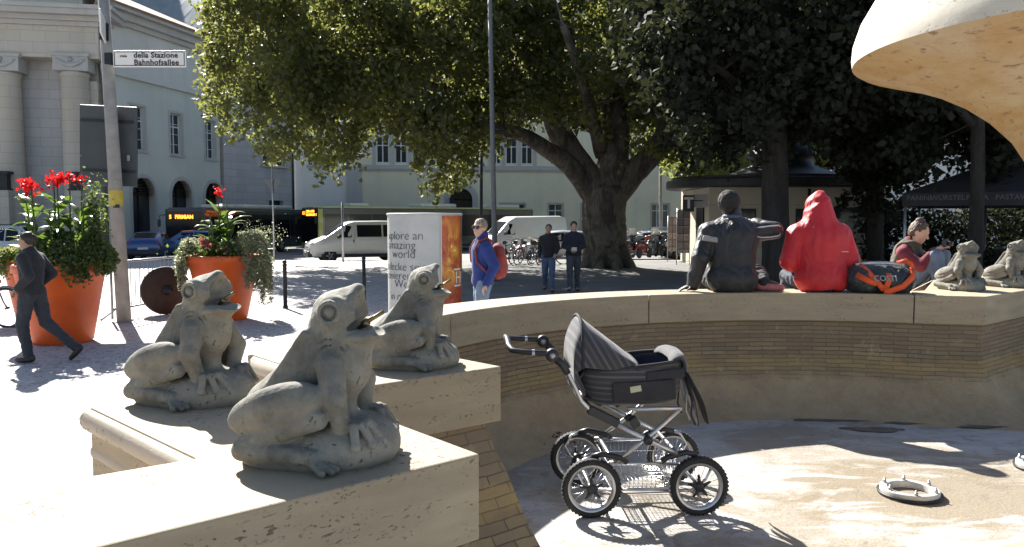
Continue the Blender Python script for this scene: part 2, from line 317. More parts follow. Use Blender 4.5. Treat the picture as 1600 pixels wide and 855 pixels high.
def m_brickwall(name, rowh, bw, lower):
    t = NT(name); b = t.n('TexBrick'); uv = t.n('UVMap'); b.inputs['Scale'].default_value = 1.0; b.inputs['Brick Width'].default_value = bw; b.inputs['Row Height'].default_value = rowh
    b.inputs['Mortar Size'].default_value = 0.0032; b.inputs['Mortar Smooth'].default_value = 0.3; b.inputs['Bias'].default_value = 0.0
    wob = t.n('VectorMath', operation='ADD'); nn = t.n('TexNoise'); nn.inputs['Scale'].default_value = 6; t.l(uv.outputs[0], nn.inputs['Vector']); sc_ = t.n('VectorMath', operation='SCALE'); sc_.inputs['Scale'].default_value = 0.022
    t.l(nn.outputs['Color'], sc_.inputs[0]); t.l(uv.outputs[0], wob.inputs[0]); t.l(sc_.outputs[0], wob.inputs[1]); t.l(wob.outputs[0], b.inputs['Vector'])
    b.inputs['Color1'].default_value = (0.33, 0.245, 0.135, 1); b.inputs['Color2'].default_value = (0.20, 0.15, 0.095, 1); b.inputs['Mortar'].default_value = (0.09, 0.068, 0.045, 1)
    sx = t.n('SeparateXYZ'); t.l(uv.outputs[0], sx.inputs[0]); v = sx.outputs[1]; n = t.noise(3.0, 6, .65); n2 = t.noise(26, 5, .7)
    vv = t.math('ADD', v, t.math('MULTIPLY', t.math('SUBTRACT', n, 0.5), 0.30))
    c = b.outputs['Color']; c = t.mix(t.math('MULTIPLY', t.ramp(n2, [(0.4, 0.0), (0.7, 1.0)]), 0.5), c, (0.20, 0.15, 0.10)); c = t.mix(t.ramp(t.noise(9, 4, .6), [(0.62, 0.0), (0.72, 0.6)]), c, (0.46, 0.40, 0.30))
    # ochre tide line, then the smoother rendered foot of the wall
    tide = t.ramp(vv, [(0.52, 0.0), (0.57, 1.0), (0.64, 0.9), (0.69, 0.0)]); c = t.mix(t.math('MULTIPLY', t.math('MULTIPLY', tide, t.ramp(t.noise(1.3, 5, .7), [(0.3, 0.2), (0.65, 1.0)])), 0.65), c, (0.42, 0.28, 0.105))
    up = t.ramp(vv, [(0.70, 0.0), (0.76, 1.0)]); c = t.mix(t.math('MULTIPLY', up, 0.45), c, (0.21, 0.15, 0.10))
    ren = t.mix(t.ramp(t.noise(2.2, 6, .65), [(0.3, 0.0), (0.75, 1.0)]), (0.29, 0.20, 0.11), (0.45, 0.335, 0.195)); ren = t.mix(t.ramp(t.noise(13, 6, .7), [(0.45, 0.0), (0.75, 0.6)]), ren, (0.42, 0.34, 0.24)); ren = t.mix(t.ramp(t.noise(60, 3, .6), [(0.6, 0.0), (0.7, 0.6)]), ren, (0.15, 0.11, 0.08))
    fac = t.math('MULTIPLY', t.ramp(vv, [(0.46, 1.0), (0.55, 0.0)]), lower); c = t.mix(fac, c, ren)
    t.col(c); t.rough(0.85); t.bump(t.math('ADD', t.math('MULTIPLY', t.math('SUBTRACT', 1.0, b.outputs['Fac']), t.math('SUBTRACT', 1.0, fac)), t.math('MULTIPLY', n2, 0.8)), 0.7, 0.012); return t.m
def m_plaster(name, col, var=0.10, streak=0.25, rough=0.9):
    t = NT(name); a = t.noise(0.25, 5); s_ = t.noise(1.0, 5, .6, t.map((1.3, 1.3, 0.12))); c = t.mix(t.ramp(a, [(0.3, 0.0), (0.7, 1.0)]), tuple(k * (1 - var) for k in col), tuple(k * (1 + var) for k in col))
    c = t.mix(t.math('MULTIPLY', t.ramp(s_, [(0.5, 0.0), (0.8, 1.0)]), streak), c, tuple(k * .6 for k in col)); t.col(c); t.rough(rough); t.bump(t.noise(12, 4), 0.15, 0.01); return t.m
def m_ashlar(name, col, bw=1.1, rh=0.55, mort=0.012):
    t = NT(name); sx = t.n('SeparateXYZ'); t.l(t.tc.outputs['Object'], sx.inputs[0]); cx = t.n('CombineXYZ'); t.l(t.math('ADD', sx.outputs[0], sx.outputs[1]), cx.inputs[0]); t.l(sx.outputs[2], cx.inputs[1])
    b = t.n('TexBrick'); b.inputs['Scale'].default_value = 1.0; b.inputs['Brick Width'].default_value = bw; b.inputs['Row Height'].default_value = rh; b.inputs['Mortar Size'].default_value = mort; t.l(cx.outputs[0], b.inputs['Vector'])
    b.inputs['Color1'].default_value = (*[k * 1.04 for k in col], 1); b.inputs['Color2'].default_value = (*[k * .93 for k in col], 1); b.inputs['Mortar'].default_value = (*[k * .62 for k in col], 1)
    s_ = t.noise(0.8, 6, .65, t.map((1.2, 1.2, 0.2))); t.col(t.mix(t.math('MULTIPLY', t.ramp(s_, [(0.45, 0.0), (0.8, 1.0)]), 0.4), b.outputs['Color'], tuple(k * .55 for k in col))); t.rough(0.88); t.bump(t.math('SUBTRACT', t.math('MULTIPLY', t.noise(14, 5), 0.4), b.outputs['Fac']), 0.35, 0.02); return t.m
def m_roof(name, c1, c2):
    t = NT(name); wv = t.n('TexWave'); wv.inputs['Scale'].default_value = 1.6; wv.bands_direction = 'X'; t.l(t.tc.outputs['Object'], wv.inputs['Vector']); wz = t.n('TexWave'); wz.inputs['Scale'].default_value = 1.2; wz.bands_direction = 'Z'; t.l(t.tc.outputs['Object'], wz.inputs['Vector'])
    c = t.mix(t.noise(3, 5, .7), c1, c2); c = t.mix(t.math('MULTIPLY', t.ramp(wz.outputs['Fac'], [(0.0, 1.0), (0.25, 0.0)]), 0.6), c, tuple(k * .4 for k in c1)); t.col(c); t.rough(0.85); t.bump(t.math('ADD', wv.outputs['Fac'], wz.outputs['Fac']), 0.6, 0.06); return t.m
COBBLE, ASPH, BASIN = m_cobble(), m_asphalt(), m_basin()
TRAV = travertine('travertine_coping', (0.38, 0.305, 0.205)); TRAVW = travertine('travertine_moulding', (0.43, 0.37, 0.29), dirt=.35)
BRW = m_brickwall('basin_brick', 0.036, 0.22, 1.0); BRP = m_brickwall('pier_brick', 0.050, 0.19, 0.0)
GLASS = pbr('window_glass', (0.035, 0.042, 0.05), 0.08, 0, 0.2, 2); WHITEP = pbr('white_window_paint', (0.70, 0.70, 0.68), 0.5, var=.06)
KERBM = pbr('granite_kerb', (0.34, 0.33, 0.32), 0.8, var=.15, scale=3, bump=.2)
DARKM = pbr('dark_iron', (0.03, 0.032, 0.035), 0.45, 0.6, .2, 5); BLACKP = pbr('black_plastic', (0.02, 0.02, 0.022), 0.4, var=.2); CHROME = pbr('bright_metal', (0.75, 0.76, 0.78), 0.22, 1.0, .08, 5); GALV = pbr('galvanised_steel', (0.42, 0.43, 0.44), 0.4, .85, .15, 9)

# ================================================================ ground, road, hill
KY = 36.0
def rz(y): return -0.15 - 0.012 * (y - KY)          # the road falls away gently
g = MB(); g.add([(-3000, -300, -2.0), (3000, -300, -2.0), (3000, 6000, -2.0), (-3000, 6000, -2.0)], [(0, 1, 2, 3)]); struct('ground', g, pbr('far_ground', (.16, .15, .13), .9, var=.2, scale=.05))
g = MB(); g.add([(-70, -25, 0), (70, -25, 0), (70, KY, 0), (-70, KY, 0)], [(0, 1, 2, 3)]); struct('plaza', g, COBBLE)
g = MB(); g.add([(-.6, 13.2, .004), (9, 13.2, .004), (40, 15, .004), (40, KY - .3, .004), (-3.2, KY - .3, .004), (-2.6, 22, .004)], [list(range(6))]); struct('park_shade_paving', g, pbr('park_shade_asphalt', (.15, .147, .143), .85, var=.22, scale=.8, bump=.3, bscale=60))  # asphalt sheet, its dark colour deepening the shade under the trees
g = MB(); g.box((0, KY + .09, -.11), (140, .18, .24)); struct('kerb', g, KERBM)
g = MB(); g.add([(-90, KY + .15, rz(KY)), (90, KY + .15, rz(KY)), (90, 66, rz(66)), (-90, 66, rz(66))], [(0, 1, 2, 3)]); struct('road', g, ASPH)
zs = rz(66) + .14
g = MB(); g.add([(-90, 66, zs), (90, 66, zs), (90, 90, zs), (-90, 90, zs)], [(0, 1, 2, 3)]); g.add([(-90, 66, zs), (90, 66, zs), (90, 66, zs - .4), (-90, 66, zs - .4)], [(3, 2, 1, 0)]); struct('pavement', g, pbr('pavement_slabs', (.30, .29, .28), .85, var=.12, scale=1.5, bump=.2, bscale=8))
g = MB()
for k in range(9): g.box((-30 + 3.0 * k, 47.0, rz(47.0) + .004), (1.6, .14, .006))
struct('road_markings', g, pbr('road_paint', (.62, .62, .6), .6, var=.12, scale=4))
# forested mountain side across the valley, in its own shade
g = MB(); NX, NY = 90, 26; pts = []
for j in range(NY):
    for i in range(NX):
        u, v = i / (NX - 1), j / (NY - 1); x = -3200 + 5200 * u; y = 2100 + 1500 * v
        h = 2050 * (v ** 0.85) * (0.82 + 0.18 * math.sin(u * 9 + 1.0) + 0.06 * math.sin(u * 31)) + 40 * math.sin(u * 60 + v * 17) * v + 26 * math.sin(u * 140 + v * 41) * v
        pts.append((x, y, h - 5))
g.add(pts, [(j * NX + i, j * NX + i + 1, (j + 1) * NX + i + 1, (j + 1) * NX + i) for j in range(NY - 1) for i in range(NX - 1)], True)
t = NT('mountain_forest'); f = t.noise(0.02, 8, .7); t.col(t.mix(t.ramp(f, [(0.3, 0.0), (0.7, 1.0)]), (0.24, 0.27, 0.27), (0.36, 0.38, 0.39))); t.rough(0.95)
struct('mountain', g, t.m)

# ================================================================ fountain basin
FZ, CT, CB = 0.20, 1.22, 0.975                      # basin floor, coping top, coping underside
CC, RI, RO = Vector((2.3, 3.87)), 3.15, 3.57
def arc(r, a0, a1, n): return [(CC.x + r * math.cos(a0 + (a1 - a0) * i / n), CC.y + r * math.sin(a0 + (a1 - a0) * i / n)) for i in range(n + 1)]
aL, aR = math.atan2(4.3 - 3.87, -.83 - 2.3), math.atan2(6.87 - 3.87, 3.46 - 2.3)
C_R, Bc, Nn, Ac = (3.98, 6.68), (-.048, 3.5), (-.73, 2.95), (-.09, 2.18)
left_in = [Bc, Nn, Ac, (-.785, 1.58), (-2.35, .22)]
left_out = [(-3.0, .82), (-1.9, 1.38), (-.86, 2.14), (-1.46, 2.73), (-.80, 3.28), (-1.24, 3.80)]
inner_arc = arc(RI, aL, aR, 60); outer_arc = arc(RO, math.atan2(3.80 - 3.87, -1.24 - 2.3) + 2 * math.pi if False else math.pi + .02, aR, 60)
inner_arc = arc(RI, aL if aL > 0 else aL + 2 * math.pi, aR, 60)
right_in = [C_R, (5.25, 7.75), (6.05, 7.05), (8.2, 8.9), (10.5, 7.2)]
right_out = [(10.8, 8.6), (8.2, 10.4), (6.2, 8.75), (5.35, 9.35), (4.62, 8.72), (3.75, 7.25)]
fount = thing('fountain_basin', 'dry travertine fountain basin with curved coping and ochre brick inner wall', 'fountain')
# coping slabs with open joints
cuts = [aL if aL > 0 else aL + 2 * math.pi]
a_j = [math.atan2(5.46 - 3.87, -.42 - 2.3), math.atan2(6.74 - 3.87, 1.2 - 2.3)]
edges = [cuts[0]] + a_j + [aR]
for i in range(len(edges) - 1):
    a0, a1 = edges[i], edges[i + 1]; e = 0.004 / RI
    if i > 0: a0 -= e
    if i < len(edges) - 2: a1 += e
    n = 24; m = MB(); inn = arc(RI, a0, a1, n); out = arc(RO, (math.pi + .02) if i == 0 else a0, a1, n)
    vs = [(*p, CB) for p in inn] + [(*p, CB) for p in out] + [(*p, CT) for p in inn] + [(*p, CT) for p in out]; N = n + 1; fs = []
    for k in range(n): fs += [(2 * N + k, 3 * N + k, 3 * N + k + 1, 2 * N + k + 1), (k + 1, N + k + 1, N + k, k), (k, 2 * N + k, 2 * N + k + 1, k + 1), (N + k + 1, 3 * N + k + 1, 3 * N + k, N + k)]
    fs += [(0, N, 3 * N, 2 * N), (n, 2 * N + n, 3 * N + n, N + n)]; m.add(vs, fs); bm = bmesh.new(); me = m.mesh('coping'); bm.from_mesh(me); bmesh.ops.recalc_face_normals(bm, faces=bm.faces); bm.to_mesh(me); bm.free()
    bevel(link('coping', me, TRAV, fount), .008)
J = inner_arc[0]
m = MB(); m.prism([J] + left_in + left_out + [arc(RO, math.pi + .02, aR, 60)[0]], CB, CT); o = bevel(link('coping', m, TRAV, fount), .006)
m = MB(); pr = [inner_arc[-1]] + right_in + right_out + [arc(RO, aR, aR + .1, 1)[0]]
pr[0] = (pr[0][0] + .006, pr[0][1] - .004); pr[-1] = (pr[-1][0] + .006, pr[-1][1] - .004)
m.prism(pr, CB, CT); bevel(link('coping', m, TRAV, fount), .008)
# outer mouldings: rounded courses stepping in below the ledge
def offset_path(path, d):
    out = []; n = len(path)
    for i, p in enumerate(path):
        p = Vector(p); a = (Vector(path[i]) - Vector(path[i - 1])).normalized() if i > 0 else None; b = (Vector(path[i + 1]) - Vector(path[i])).normalized() if i < n - 1 else None
        na = Vector((-a.y, a.x)) if a else None; nb = Vector((-b.y, b.x)) if b else None
        if na is None: out.append(p + nb * d)
        elif nb is None: out.append(p + na * d)
        else:
            h = (na + nb).normalized(); out.append(p + h * (d / max(.35, h.dot(na))))
    return out
def sweep(m, path, prof, uv=None, smooth=True):        # prof: (offset to the left of travel, z)
    rows = [[(*q, z) for q in offset_path(path, d)] for d, z in prof]; k = len(path); vs = [p for r_ in rows for p in r_]
    fs = [(j * k + i, j * k + i + 1, (j + 1) * k + i + 1, (j + 1) * k + i) for j in range(len(prof) - 1) for i in range(k - 1)]
    m.add(vs, fs, smooth); return vs, fs
outp = [(-3.0, .82), (-1.9, 1.38), (-.86, 2.14), (-1.46, 2.73), (-.80, 3.28), (-1.24, 3.80)] + arc(RO, math.pi + .02, aR, 40)[1:] + list(reversed(right_out))[1:]
prof = []
def bead(d0, z0, z1, n=7):
    r = (z0 - z1) / 2
    return [(d0 + r * math.sin(math.pi * i / n) * .9, z0 - (z0 - z1) * (1 - math.cos(math.pi * i / n)) / 2) for i in range(n + 1)]
prof = bead(-.012, 1.216, 1.128) + [(-.05, 1.125), (-.05, 1.105)] + bead(-.032, 1.102, 1.022) + [(-.075, 1.018), (-.075, .998)] + bead(-.056, .995, .915) + [(-.10, .91), (-.10, .45)] + [(.15, .45), (.15, .25), (.45, .25), (.45, .0)]
m = MB(); sweep(m, outp, prof); o = link('outer_moulding', m, TRAVW, fount)
es = o.modifiers.new('e', 'EDGE_SPLIT'); es.split_angle = R(55)
# inner wall: brick above, rendered foot flaring into the floor
def wall(path, prof, mat, uvw=1.0):
    m = MB(); k = len(path); L = [0.0]
    for i in range(1, k): L.append(L[-1] + (Vector(path[i]) - Vector(path[i - 1])).length)
    vs, fs = sweep(m, path, prof); me = m.mesh('inner_wall'); uv = me.uv_layers.new(name='UVMap'); zz = [p[1] for p in prof]; S = [0.0]
    for j in range(1, len(prof)): S.append(S[-1] + math.hypot(prof[j][0] - prof[j - 1][0], prof[j][1] - prof[j - 1][1]))
    for lp in me.loops: j, i = divmod(lp.vertex_index, k); uv.data[lp.index].uv = (L[i], CB - S[j])
    o = link('inner_wall', me, mat, fount); e = o.modifiers.new('e', 'EDGE_SPLIT'); e.split_angle = R(50)
    return o
WP = [(-.03, CB), (-.03, .75), (-.015, .62), (.02, .52), (.07, .43), (.14, .34), (.24, .26), (.36, .215), (.50, .195)]
PP = [(-.05, CB), (-.045, .93), (-.02, .85), (.015, .75), (.05, .62), (.085, .5), (.12, .4), (.16, .3), (.24, .18)]
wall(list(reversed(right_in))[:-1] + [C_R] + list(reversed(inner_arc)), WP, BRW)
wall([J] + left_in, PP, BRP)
m = MB(); fl = list(reversed(right_in)) + list(reversed(inner_arc)) + left_in + [(-2.4, -7), (10.6, -7)]
m.prism(fl, .012, FZ); link('basin_floor', m, BASIN, fount)
# damp patches at the foot of the wall, each a thin uneven sheet
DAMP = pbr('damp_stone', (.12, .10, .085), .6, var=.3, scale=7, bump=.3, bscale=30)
def patch(cx, cy, rx, ry, z, seed, mat, name, parent, rot=0.0, n=40):
    g = random.Random(seed); ph = [g.uniform(0, 6.28) for _ in range(6)]; pts = []
    for i in range(n):
        a = 2 * math.pi * i / n; k = 1 + .16 * math.sin(2 * a + ph[0]) + .14 * math.sin(3 * a + ph[1]) + .1 * math.sin(5 * a + ph[2]) + .07 * math.sin(9 * a + ph[3]) + .05 * math.sin(14 * a + ph[4])
        x, y = rx * k * math.cos(a), ry * k * math.sin(a); pts.append((cx + x * math.cos(rot) - y * math.sin(rot), cy + x * math.sin(rot) + y * math.cos(rot), z))
    m = MB(); m.add(pts, [list(range(n))]); return link(name, m, mat, parent)
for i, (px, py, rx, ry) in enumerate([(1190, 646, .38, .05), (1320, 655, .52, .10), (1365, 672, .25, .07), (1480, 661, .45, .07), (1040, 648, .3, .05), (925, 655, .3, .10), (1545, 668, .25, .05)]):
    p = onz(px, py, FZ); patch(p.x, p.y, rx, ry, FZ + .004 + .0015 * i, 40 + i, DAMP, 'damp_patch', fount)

# ---- the big travertine bowl on its stem
t = NT('bowl_travertine'); v = t.map((1, 1, 6)); f = t.noise(2.6, 6, .65, v, .6); f2 = t.noise(1.4, 4); f3 = t.noise(16, 4, .6, t.map((1, 1, 3)))
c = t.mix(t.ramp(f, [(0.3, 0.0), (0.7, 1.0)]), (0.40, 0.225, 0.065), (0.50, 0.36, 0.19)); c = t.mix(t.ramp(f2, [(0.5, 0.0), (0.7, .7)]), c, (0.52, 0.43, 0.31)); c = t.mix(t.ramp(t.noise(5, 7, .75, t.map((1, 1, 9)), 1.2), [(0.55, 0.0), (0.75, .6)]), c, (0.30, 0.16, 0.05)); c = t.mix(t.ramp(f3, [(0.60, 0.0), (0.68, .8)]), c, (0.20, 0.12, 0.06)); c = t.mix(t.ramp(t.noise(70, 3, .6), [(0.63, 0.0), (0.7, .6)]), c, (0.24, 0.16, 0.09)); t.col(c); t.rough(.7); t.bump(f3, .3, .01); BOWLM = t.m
by = 3.3; bxc = at(1768, 342, by).x; Zb = lambda py: at(800, py, by).z
bowl = thing('fountain_bowl', 'pale ochre travertine fountain bowl on a flaring stem at the upper right', 'fountain bowl', (bxc, by, FZ))
pf = [(.46, 0), (.46, .12), (.36, .16), (.30, .22), (.275, .5), (.27, 1.0), (.275, 1.35), (.29, 1.55), (.315, 1.72), (.36, 1.88)]
pf += [(.43, 2.00), (.52, 2.095), (.62, 2.17), (.74, 2.235), (.87, 2.285), (.98, 2.315), (1.055, 2.338), (1.078, 2.352), (1.082, 2.385), (1.078, 2.44), (1.05, 2.53), (1.0, 2.62), (.91, 2.70), (.78, 2.76), (.55, 2.81), (.25, 2.83), (.0, 2.835)]
kr = pf.index((1.078, 2.352)); m = MB(); m.lathe(pf[:kr + 1], n=96, caps=False); link('bowl_underside', m, BOWLM, bowl); m = MB(); m.lathe(pf[kr:], n=96, caps=False); link('bowl_lip', m, travertine('sunlit_bowl_lip', (.60, .55, .46), (.25, .18, .1), .3), bowl)  # lip stone coloured paler than the underside: sunlight painted into it
# ================================================================ frogs
def m_stone():
    t = NT('frog_stone'); a = t.noise(4.5, 6, .65); b = t.noise(14, 6, .7); c_ = t.noise(55, 4, .65)
    c = t.mix(t.ramp(a, [(0.32, 0.0), (0.68, 1.0)]), (0.105, 0.097, 0.080), (0.31, 0.29, 0.24)); c = t.mix(t.math('MULTIPLY', t.ramp(b, [(0.5, 0.0), (0.62, 1.0)]), .5), c, (0.055, 0.07, 0.058))
    pit = t.math('MULTIPLY', t.ramp(t.noise(48, 3, .6, t.map((1, 1.6, 1))), [(0.63, 0.0), (0.70, .8)]), t.ramp(a, [(0.45, 0.0), (0.6, 1.0)])); c = t.mix(pit, c, (0.05, 0.045, 0.035))
    geo = t.n('NewGeometry'); c = t.mix(t.math('MULTIPLY', t.ramp(t.noise(7, 5, .7), [(0.55, 0.0), (0.68, 1.0)]), .35), c, (0.42, 0.41, 0.36))
    t.col(c); t.rough(.85); t.bump(t.math('SUBTRACT', t.math('ADD', t.math('MULTIPLY', c_, .5), t.math('MULTIPLY', b, .4)), pit), .8, .008); return t.m
FROGM = m_stone()
def frog_mesh():
    s = SDF((-.26, -.25, -.03), (.24, .25, .54), .004)
    RM = lambda deg: Matrix.Rotation(R(-deg), 3, 'Y')           # + lifts the front
    # plinth rock
    s.ell((-.01, 0, .035), (.225, .175, .085), k=.0); s.ell((.09, 0, .055), (.12, .14, .075), k=.03); s.ell((-.12, 0, .04), (.11, .165, .07), k=.02)
    s.noise(.0028, 24, 3)
    # trunk
    s.cap((-.135, 0, .145), (.035, 0, .285), .082, .092, .03); s.cap((.03, 0, .285), (.04, 0, .365), .09, .078, .03); s.cap((.045, 0, .24), (.045, 0, .16), .066, .05, .03)
    s.ell((-.15, 0, .13), (.075, .10, .075), k=.03)
    # head: domed upper jaw tipped up, jutting lower jaw, throat
    s.ell((.055, 0, .405), (.075, .088, .075), RM(30), k=.02); s.ell((.080, 0, .412), (.050, .084, .062), k=.015); s.cap((.03, 0, .42), (.104, 0, .472), .052, .026, .012); s.ell((.100, 0, .446), (.024, .056, .044), k=.010)
    s.cap((.075, 0, .345), (.125, 0, .357), .058, .040, .02); s.ell((.115, 0, .353), (.068, .080, .024), RM(6), k=.012); s.cap((.085, 0, .31), (.07, 0, .25), .055, .065, .025)
    # mouth: the roof faces forward, hollow between the jaws
    s.ell((.165, 0, .438), (.048, .12, .085), k=.003, sub=True); s.ell((.131, 0, .422), (.042, .064, .056), k=.005, sub=True); s.ell((.135, 0, .382), (.05, .066, .012), RM(4), k=.004, sub=True)
    s.ell((.108, 0, .386), (.032, .082, .013), RM(38), k=.004, sub=True)
    for y in (-1, 1):
        s.ell((.056, .068 * y, .427), (.044, .034, .044), k=.008)            # eye bulge
        s.torus((.056, .099 * y, .426), (0.05, y, .08), .027, .0062, .002); s.torus((.056, .096 * y, .426), (0.05, y, .08), .0185, .004, .003, sub=True); s.ell((.056, .096 * y, .426), (.0155, .012, .0155), k=.002)
        s.cap((-.03, .055 * y, .36), (-.13, .06 * y, .215), .013, .013, .016)     # back ridge
        # thigh, shank, hind foot
        s.ell((-.088, .128 * y, .165), (.148, .052, .064), Matrix.Rotation(R(6 * y), 3, 'Z') @ RM(19), k=.010)
        s.cap((.035, .145 * y, .145), (-.16, .135 * y, .075), .030, .030, .010); s.cap((-.175, .145 * y, .055), (.03, .165 * y, .045), .030, .022, .008)
        for q, (dx, dy) in enumerate(((.075, .005), (.07, .025), (.05, .045))): s.cap((.02, .165 * y, .04), (.02 + dx, (.165 + dy) * y, .018), .014, .010, .006)
        # fore leg and splayed fingers over the rock
        s.cap((.055, .086 * y, .275), (.078, .132 * y, .20), .041, .033, .012); s.cap((.078, .132 * y, .20), (.084, .100 * y, .122), .033, .026, .008)
        s.ell((.088, .088 * y, .118), (.028, .032, .018), k=.010)
        for (fx, fy) in ((.178, .022), (.188, .066), (.176, .112), (.142, .150)):
            mx, my = (.09 + fx) / 2 + .012, (.094 + fy) / 2
            s.cap((.094, .096 * y, .118), (mx, my * y, .120), .0140, .0130, .003); s.cap((mx, my * y, .120), (fx, fy * y, .074), .0130, .0105, .002); s.ell((fx, fy * y, .072), (.0145, .0145, .013), k=.002)
    # carved creases
    for y in (-1, 1):
        s.torus((.055, .085 * y, .285), (.3, y, .15), .050, .0035, k=.006, sub=True); s.torus((.05, .085 * y, .285), (.3, y, .15), .066, .003, k=.006, sub=True)
        s.cap((-.2, .175 * y, .125), (.02, .185 * y, .175), .005, .004, k=.012, sub=True)
    s.noise(.0006, 50, 5); s.noise(.00035, 150, 9); s.plane((0, 0, -1), 0.0)
    return s.mesh('frog')
FM = frog_mesh()
BRASS = pbr('old_brass', (.22, .17, .09), .45, .9, .3, 20)
def frog(px, py, yaw, label, sc_=1.0, tilt=0, spout=True):
    p = onz(px, py, CT); o = thing('frog_statue', label, 'frog statue', (p.x, p.y, CT - .004), R(yaw), 'stone frogs around the fountain rim')
    b = link('carved_frog', FM, FROGM, o); o.scale = (sc_,) * 3
    if spout:
        m = MB(); m.tube([(.105, 0, .37), (.135, 0, .392), (.178, 0, .418)], .0062, 10); m.tube([(.118, 0, .38), (.134, 0, .3915)], .011, 8); link('spout', m, BRASS, o)
    return o
frog(507, 711, -7, 'largest stone frog, nearest the camera on the front ledge', .965)
frog(310, 624, -19, 'stone frog on the left ledge in front of the orange planter', .95)
frog(648, 570, 1, 'stone frog on the middle ledge in front of the poster column', .92)
frog(1503, 453, -76, 'stone frog on the right-hand rim beside the duffel bag', .92, spout=False)
frog(1578, 448, -66, 'stone frog at the right edge, farthest along the rim', .92, spout=False)
# ================================================================ buildings
def facade_part(o, name, mb, mat): return link(name, mb, mat, o)
class Facade:
    """a wall plane in local coords: u along, z up, outward normal n; openings become recessed windows"""
    def __init__(s, root, a, b): s.root = root; s.a = Vector((a[0], a[1], 0)); d = Vector((b[0] - a[0], b[1] - a[1], 0)); s.L = d.length; s.t = d.normalized(); s.n = Vector((s.t.y, -s.t.x, 0))
    def p(s, u, z, out=0.0): return s.a + s.t * u + s.n * out + Vector((0, 0, z))
    def rot(s): return Matrix((s.t, -s.n, Vector((0, 0, 1)))).transposed()
    def box(s, m, u0, u1, z0, z1, o0, o1): m.box(s.p((u0 + u1) / 2, (z0 + z1) / 2, (o0 + o1) / 2), (u1 - u0, o1 - o0, z1 - z0), M=s.rot())
    def wall(s, z0, z1, holes, mat, name='wall', thick=.5, u0=0.0, u1=None):
        u1 = s.L if u1 is None else u1; us = sorted({u0, u1, *[h[0] for h in holes], *[h[1] for h in holes]}); zs_ = sorted({z0, z1, *[h[2] for h in holes], *[h[3] for h in holes]}); m = MB()
        us = [u for u in us if u0 - 1e-6 <= u <= u1 + 1e-6]
        for i in range(len(us) - 1):
            for j in range(len(zs_) - 1):
                cu, cz = (us[i] + us[i + 1]) / 2, (zs_[j] + zs_[j + 1]) / 2
                if any(h[0] < cu < h[1] and h[2] < cz < h[3] for h in holes): continue
                m.add([s.p(us[i], zs_[j]), s.p(us[i + 1], zs_[j]), s.p(us[i + 1], zs_[j + 1]), s.p(us[i], zs_[j + 1])], [(0, 1, 2, 3)])
        for h in holes:
            a, b, c, d = h[:4]; q = [(a, c), (b, c), (b, d), (a, d)]
            for k in range(4): (ua, za), (ub, zb) = q[k], q[(k + 1) % 4]; m.add([s.p(ua, za), s.p(ua, za, -thick), s.p(ub, zb, -thick), s.p(ub, zb)], [(0, 1, 2, 3)])
        me = m.mesh(name); return link(name, me, mat, s.root)
    def window(s, h, depth=.16, cols=2, tr=.62, sill=None, frame=WHITEP, surround=None, bars=0):
        a, b, c, d = h; fw = .07; m = MB()
        for (x0, x1, y0, y1) in ((a, a + fw, c, d), (b - fw, b, c, d), (a + fw, b - fw, c, c + fw), (a + fw, b - fw, d - fw, d)): s.box(m, x0, x1, y0, y1, -depth - .06, -depth)
        for k in range(1, cols): x = a + (b - a) * k / cols; s.box(m, x - .045, x + .045, c + fw, d - fw, -depth - .055, -depth + .01)
        if tr: z = c + (d - c) * tr; s.box(m, a + fw, b - fw, z - .04, z + .04, -depth - .05, -depth + .006)
        for k in range(bars): z = c + (d - c) * (k + 1) / (bars + 1); s.box(m, a + fw, b - fw, z - .018, z + .018, -depth - .045, -depth - .008)
        w_ = link('window', m, frame, s.root); g = MB(); g.box(s.p((a + b) / 2, (c + d) / 2, -depth - .05), (b - a - .02, .02, d - c - .02), M=s.rot()); link('pane', g, GLASS, w_)
        bk = MB(); s.box(bk, a - .3, b + .3, c - .3, d + .3, -depth - 1.2, -depth - 1.1); 
        if sill: g = MB(); s.box(g, a - .18, b + .18, c - .16, c - .002, -.1, sill); link('sill', g, STONES, w_)
        if surround:
            g = MB(); t_ = surround
            for (x0, x1, y0, y1) in ((a - t_, a - .002, c, d + t_), (b + .002, b + t_, c, d + t_), (a - .002, b + .002, d + .002, d + t_)): s.box(g, x0, x1, y0, y1, -.05, .05)
            link('surround', g, STONES, w_)
        return w_
    def arch(s, u, half, zt, z0, mat, depth=.45, surround=.22):
        """arched opening: dark door leaf set in a recess, with a raised stone surround"""
        n = 18; zc = zt - half; inn = [(u + half, z0)] + [(u + half * math.cos(math.pi * i / n), zc + half * math.sin(math.pi * i / n)) for i in range(n + 1)] + [(u - half, z0)]
        r2 = half + surround; out = [(u + r2, z0)] + [(u + r2 * math.cos(math.pi * i / n), zc + r2 * math.sin(math.pi * i / n)) for i in range(n + 1)] + [(u - r2, z0)]
        m = MB(); k = len(inn); vs = [s.p(*q, .06) for q in inn] + [s.p(*q, .06) for q in out] + [s.p(*q, -depth) for q in inn] + [s.p(*q, -.05) for q in out]
        fs = []
        for i in range(k - 1): fs += [(i, i + 1, k + i + 1, k + i), (i, 2 * k + i, 2 * k + i + 1, i + 1), (k + i, k + i + 1, 3 * k + i + 1, 3 * k + i)]
        m.add(vs, fs); ar = link('arch', m, STONES, s.root)
        g = MB(); g.add([s.p(*q, -depth + .02) for q in inn], [list(range(k))]); dl = link('door', g, pbr('dark_door_glass', (.03, .035, .04), .2, var=.2, scale=2), ar)
        g = MB(); s.box(g, u - .04, u + .04, z0, zc + half * .95, -depth + .02, -depth + .08); s.box(g, u - half + .02, u + half - .02, zc - .05, zc + .05, -depth + .02, -depth + .07)
        link('door_frame', g, DARKM, ar); return ar
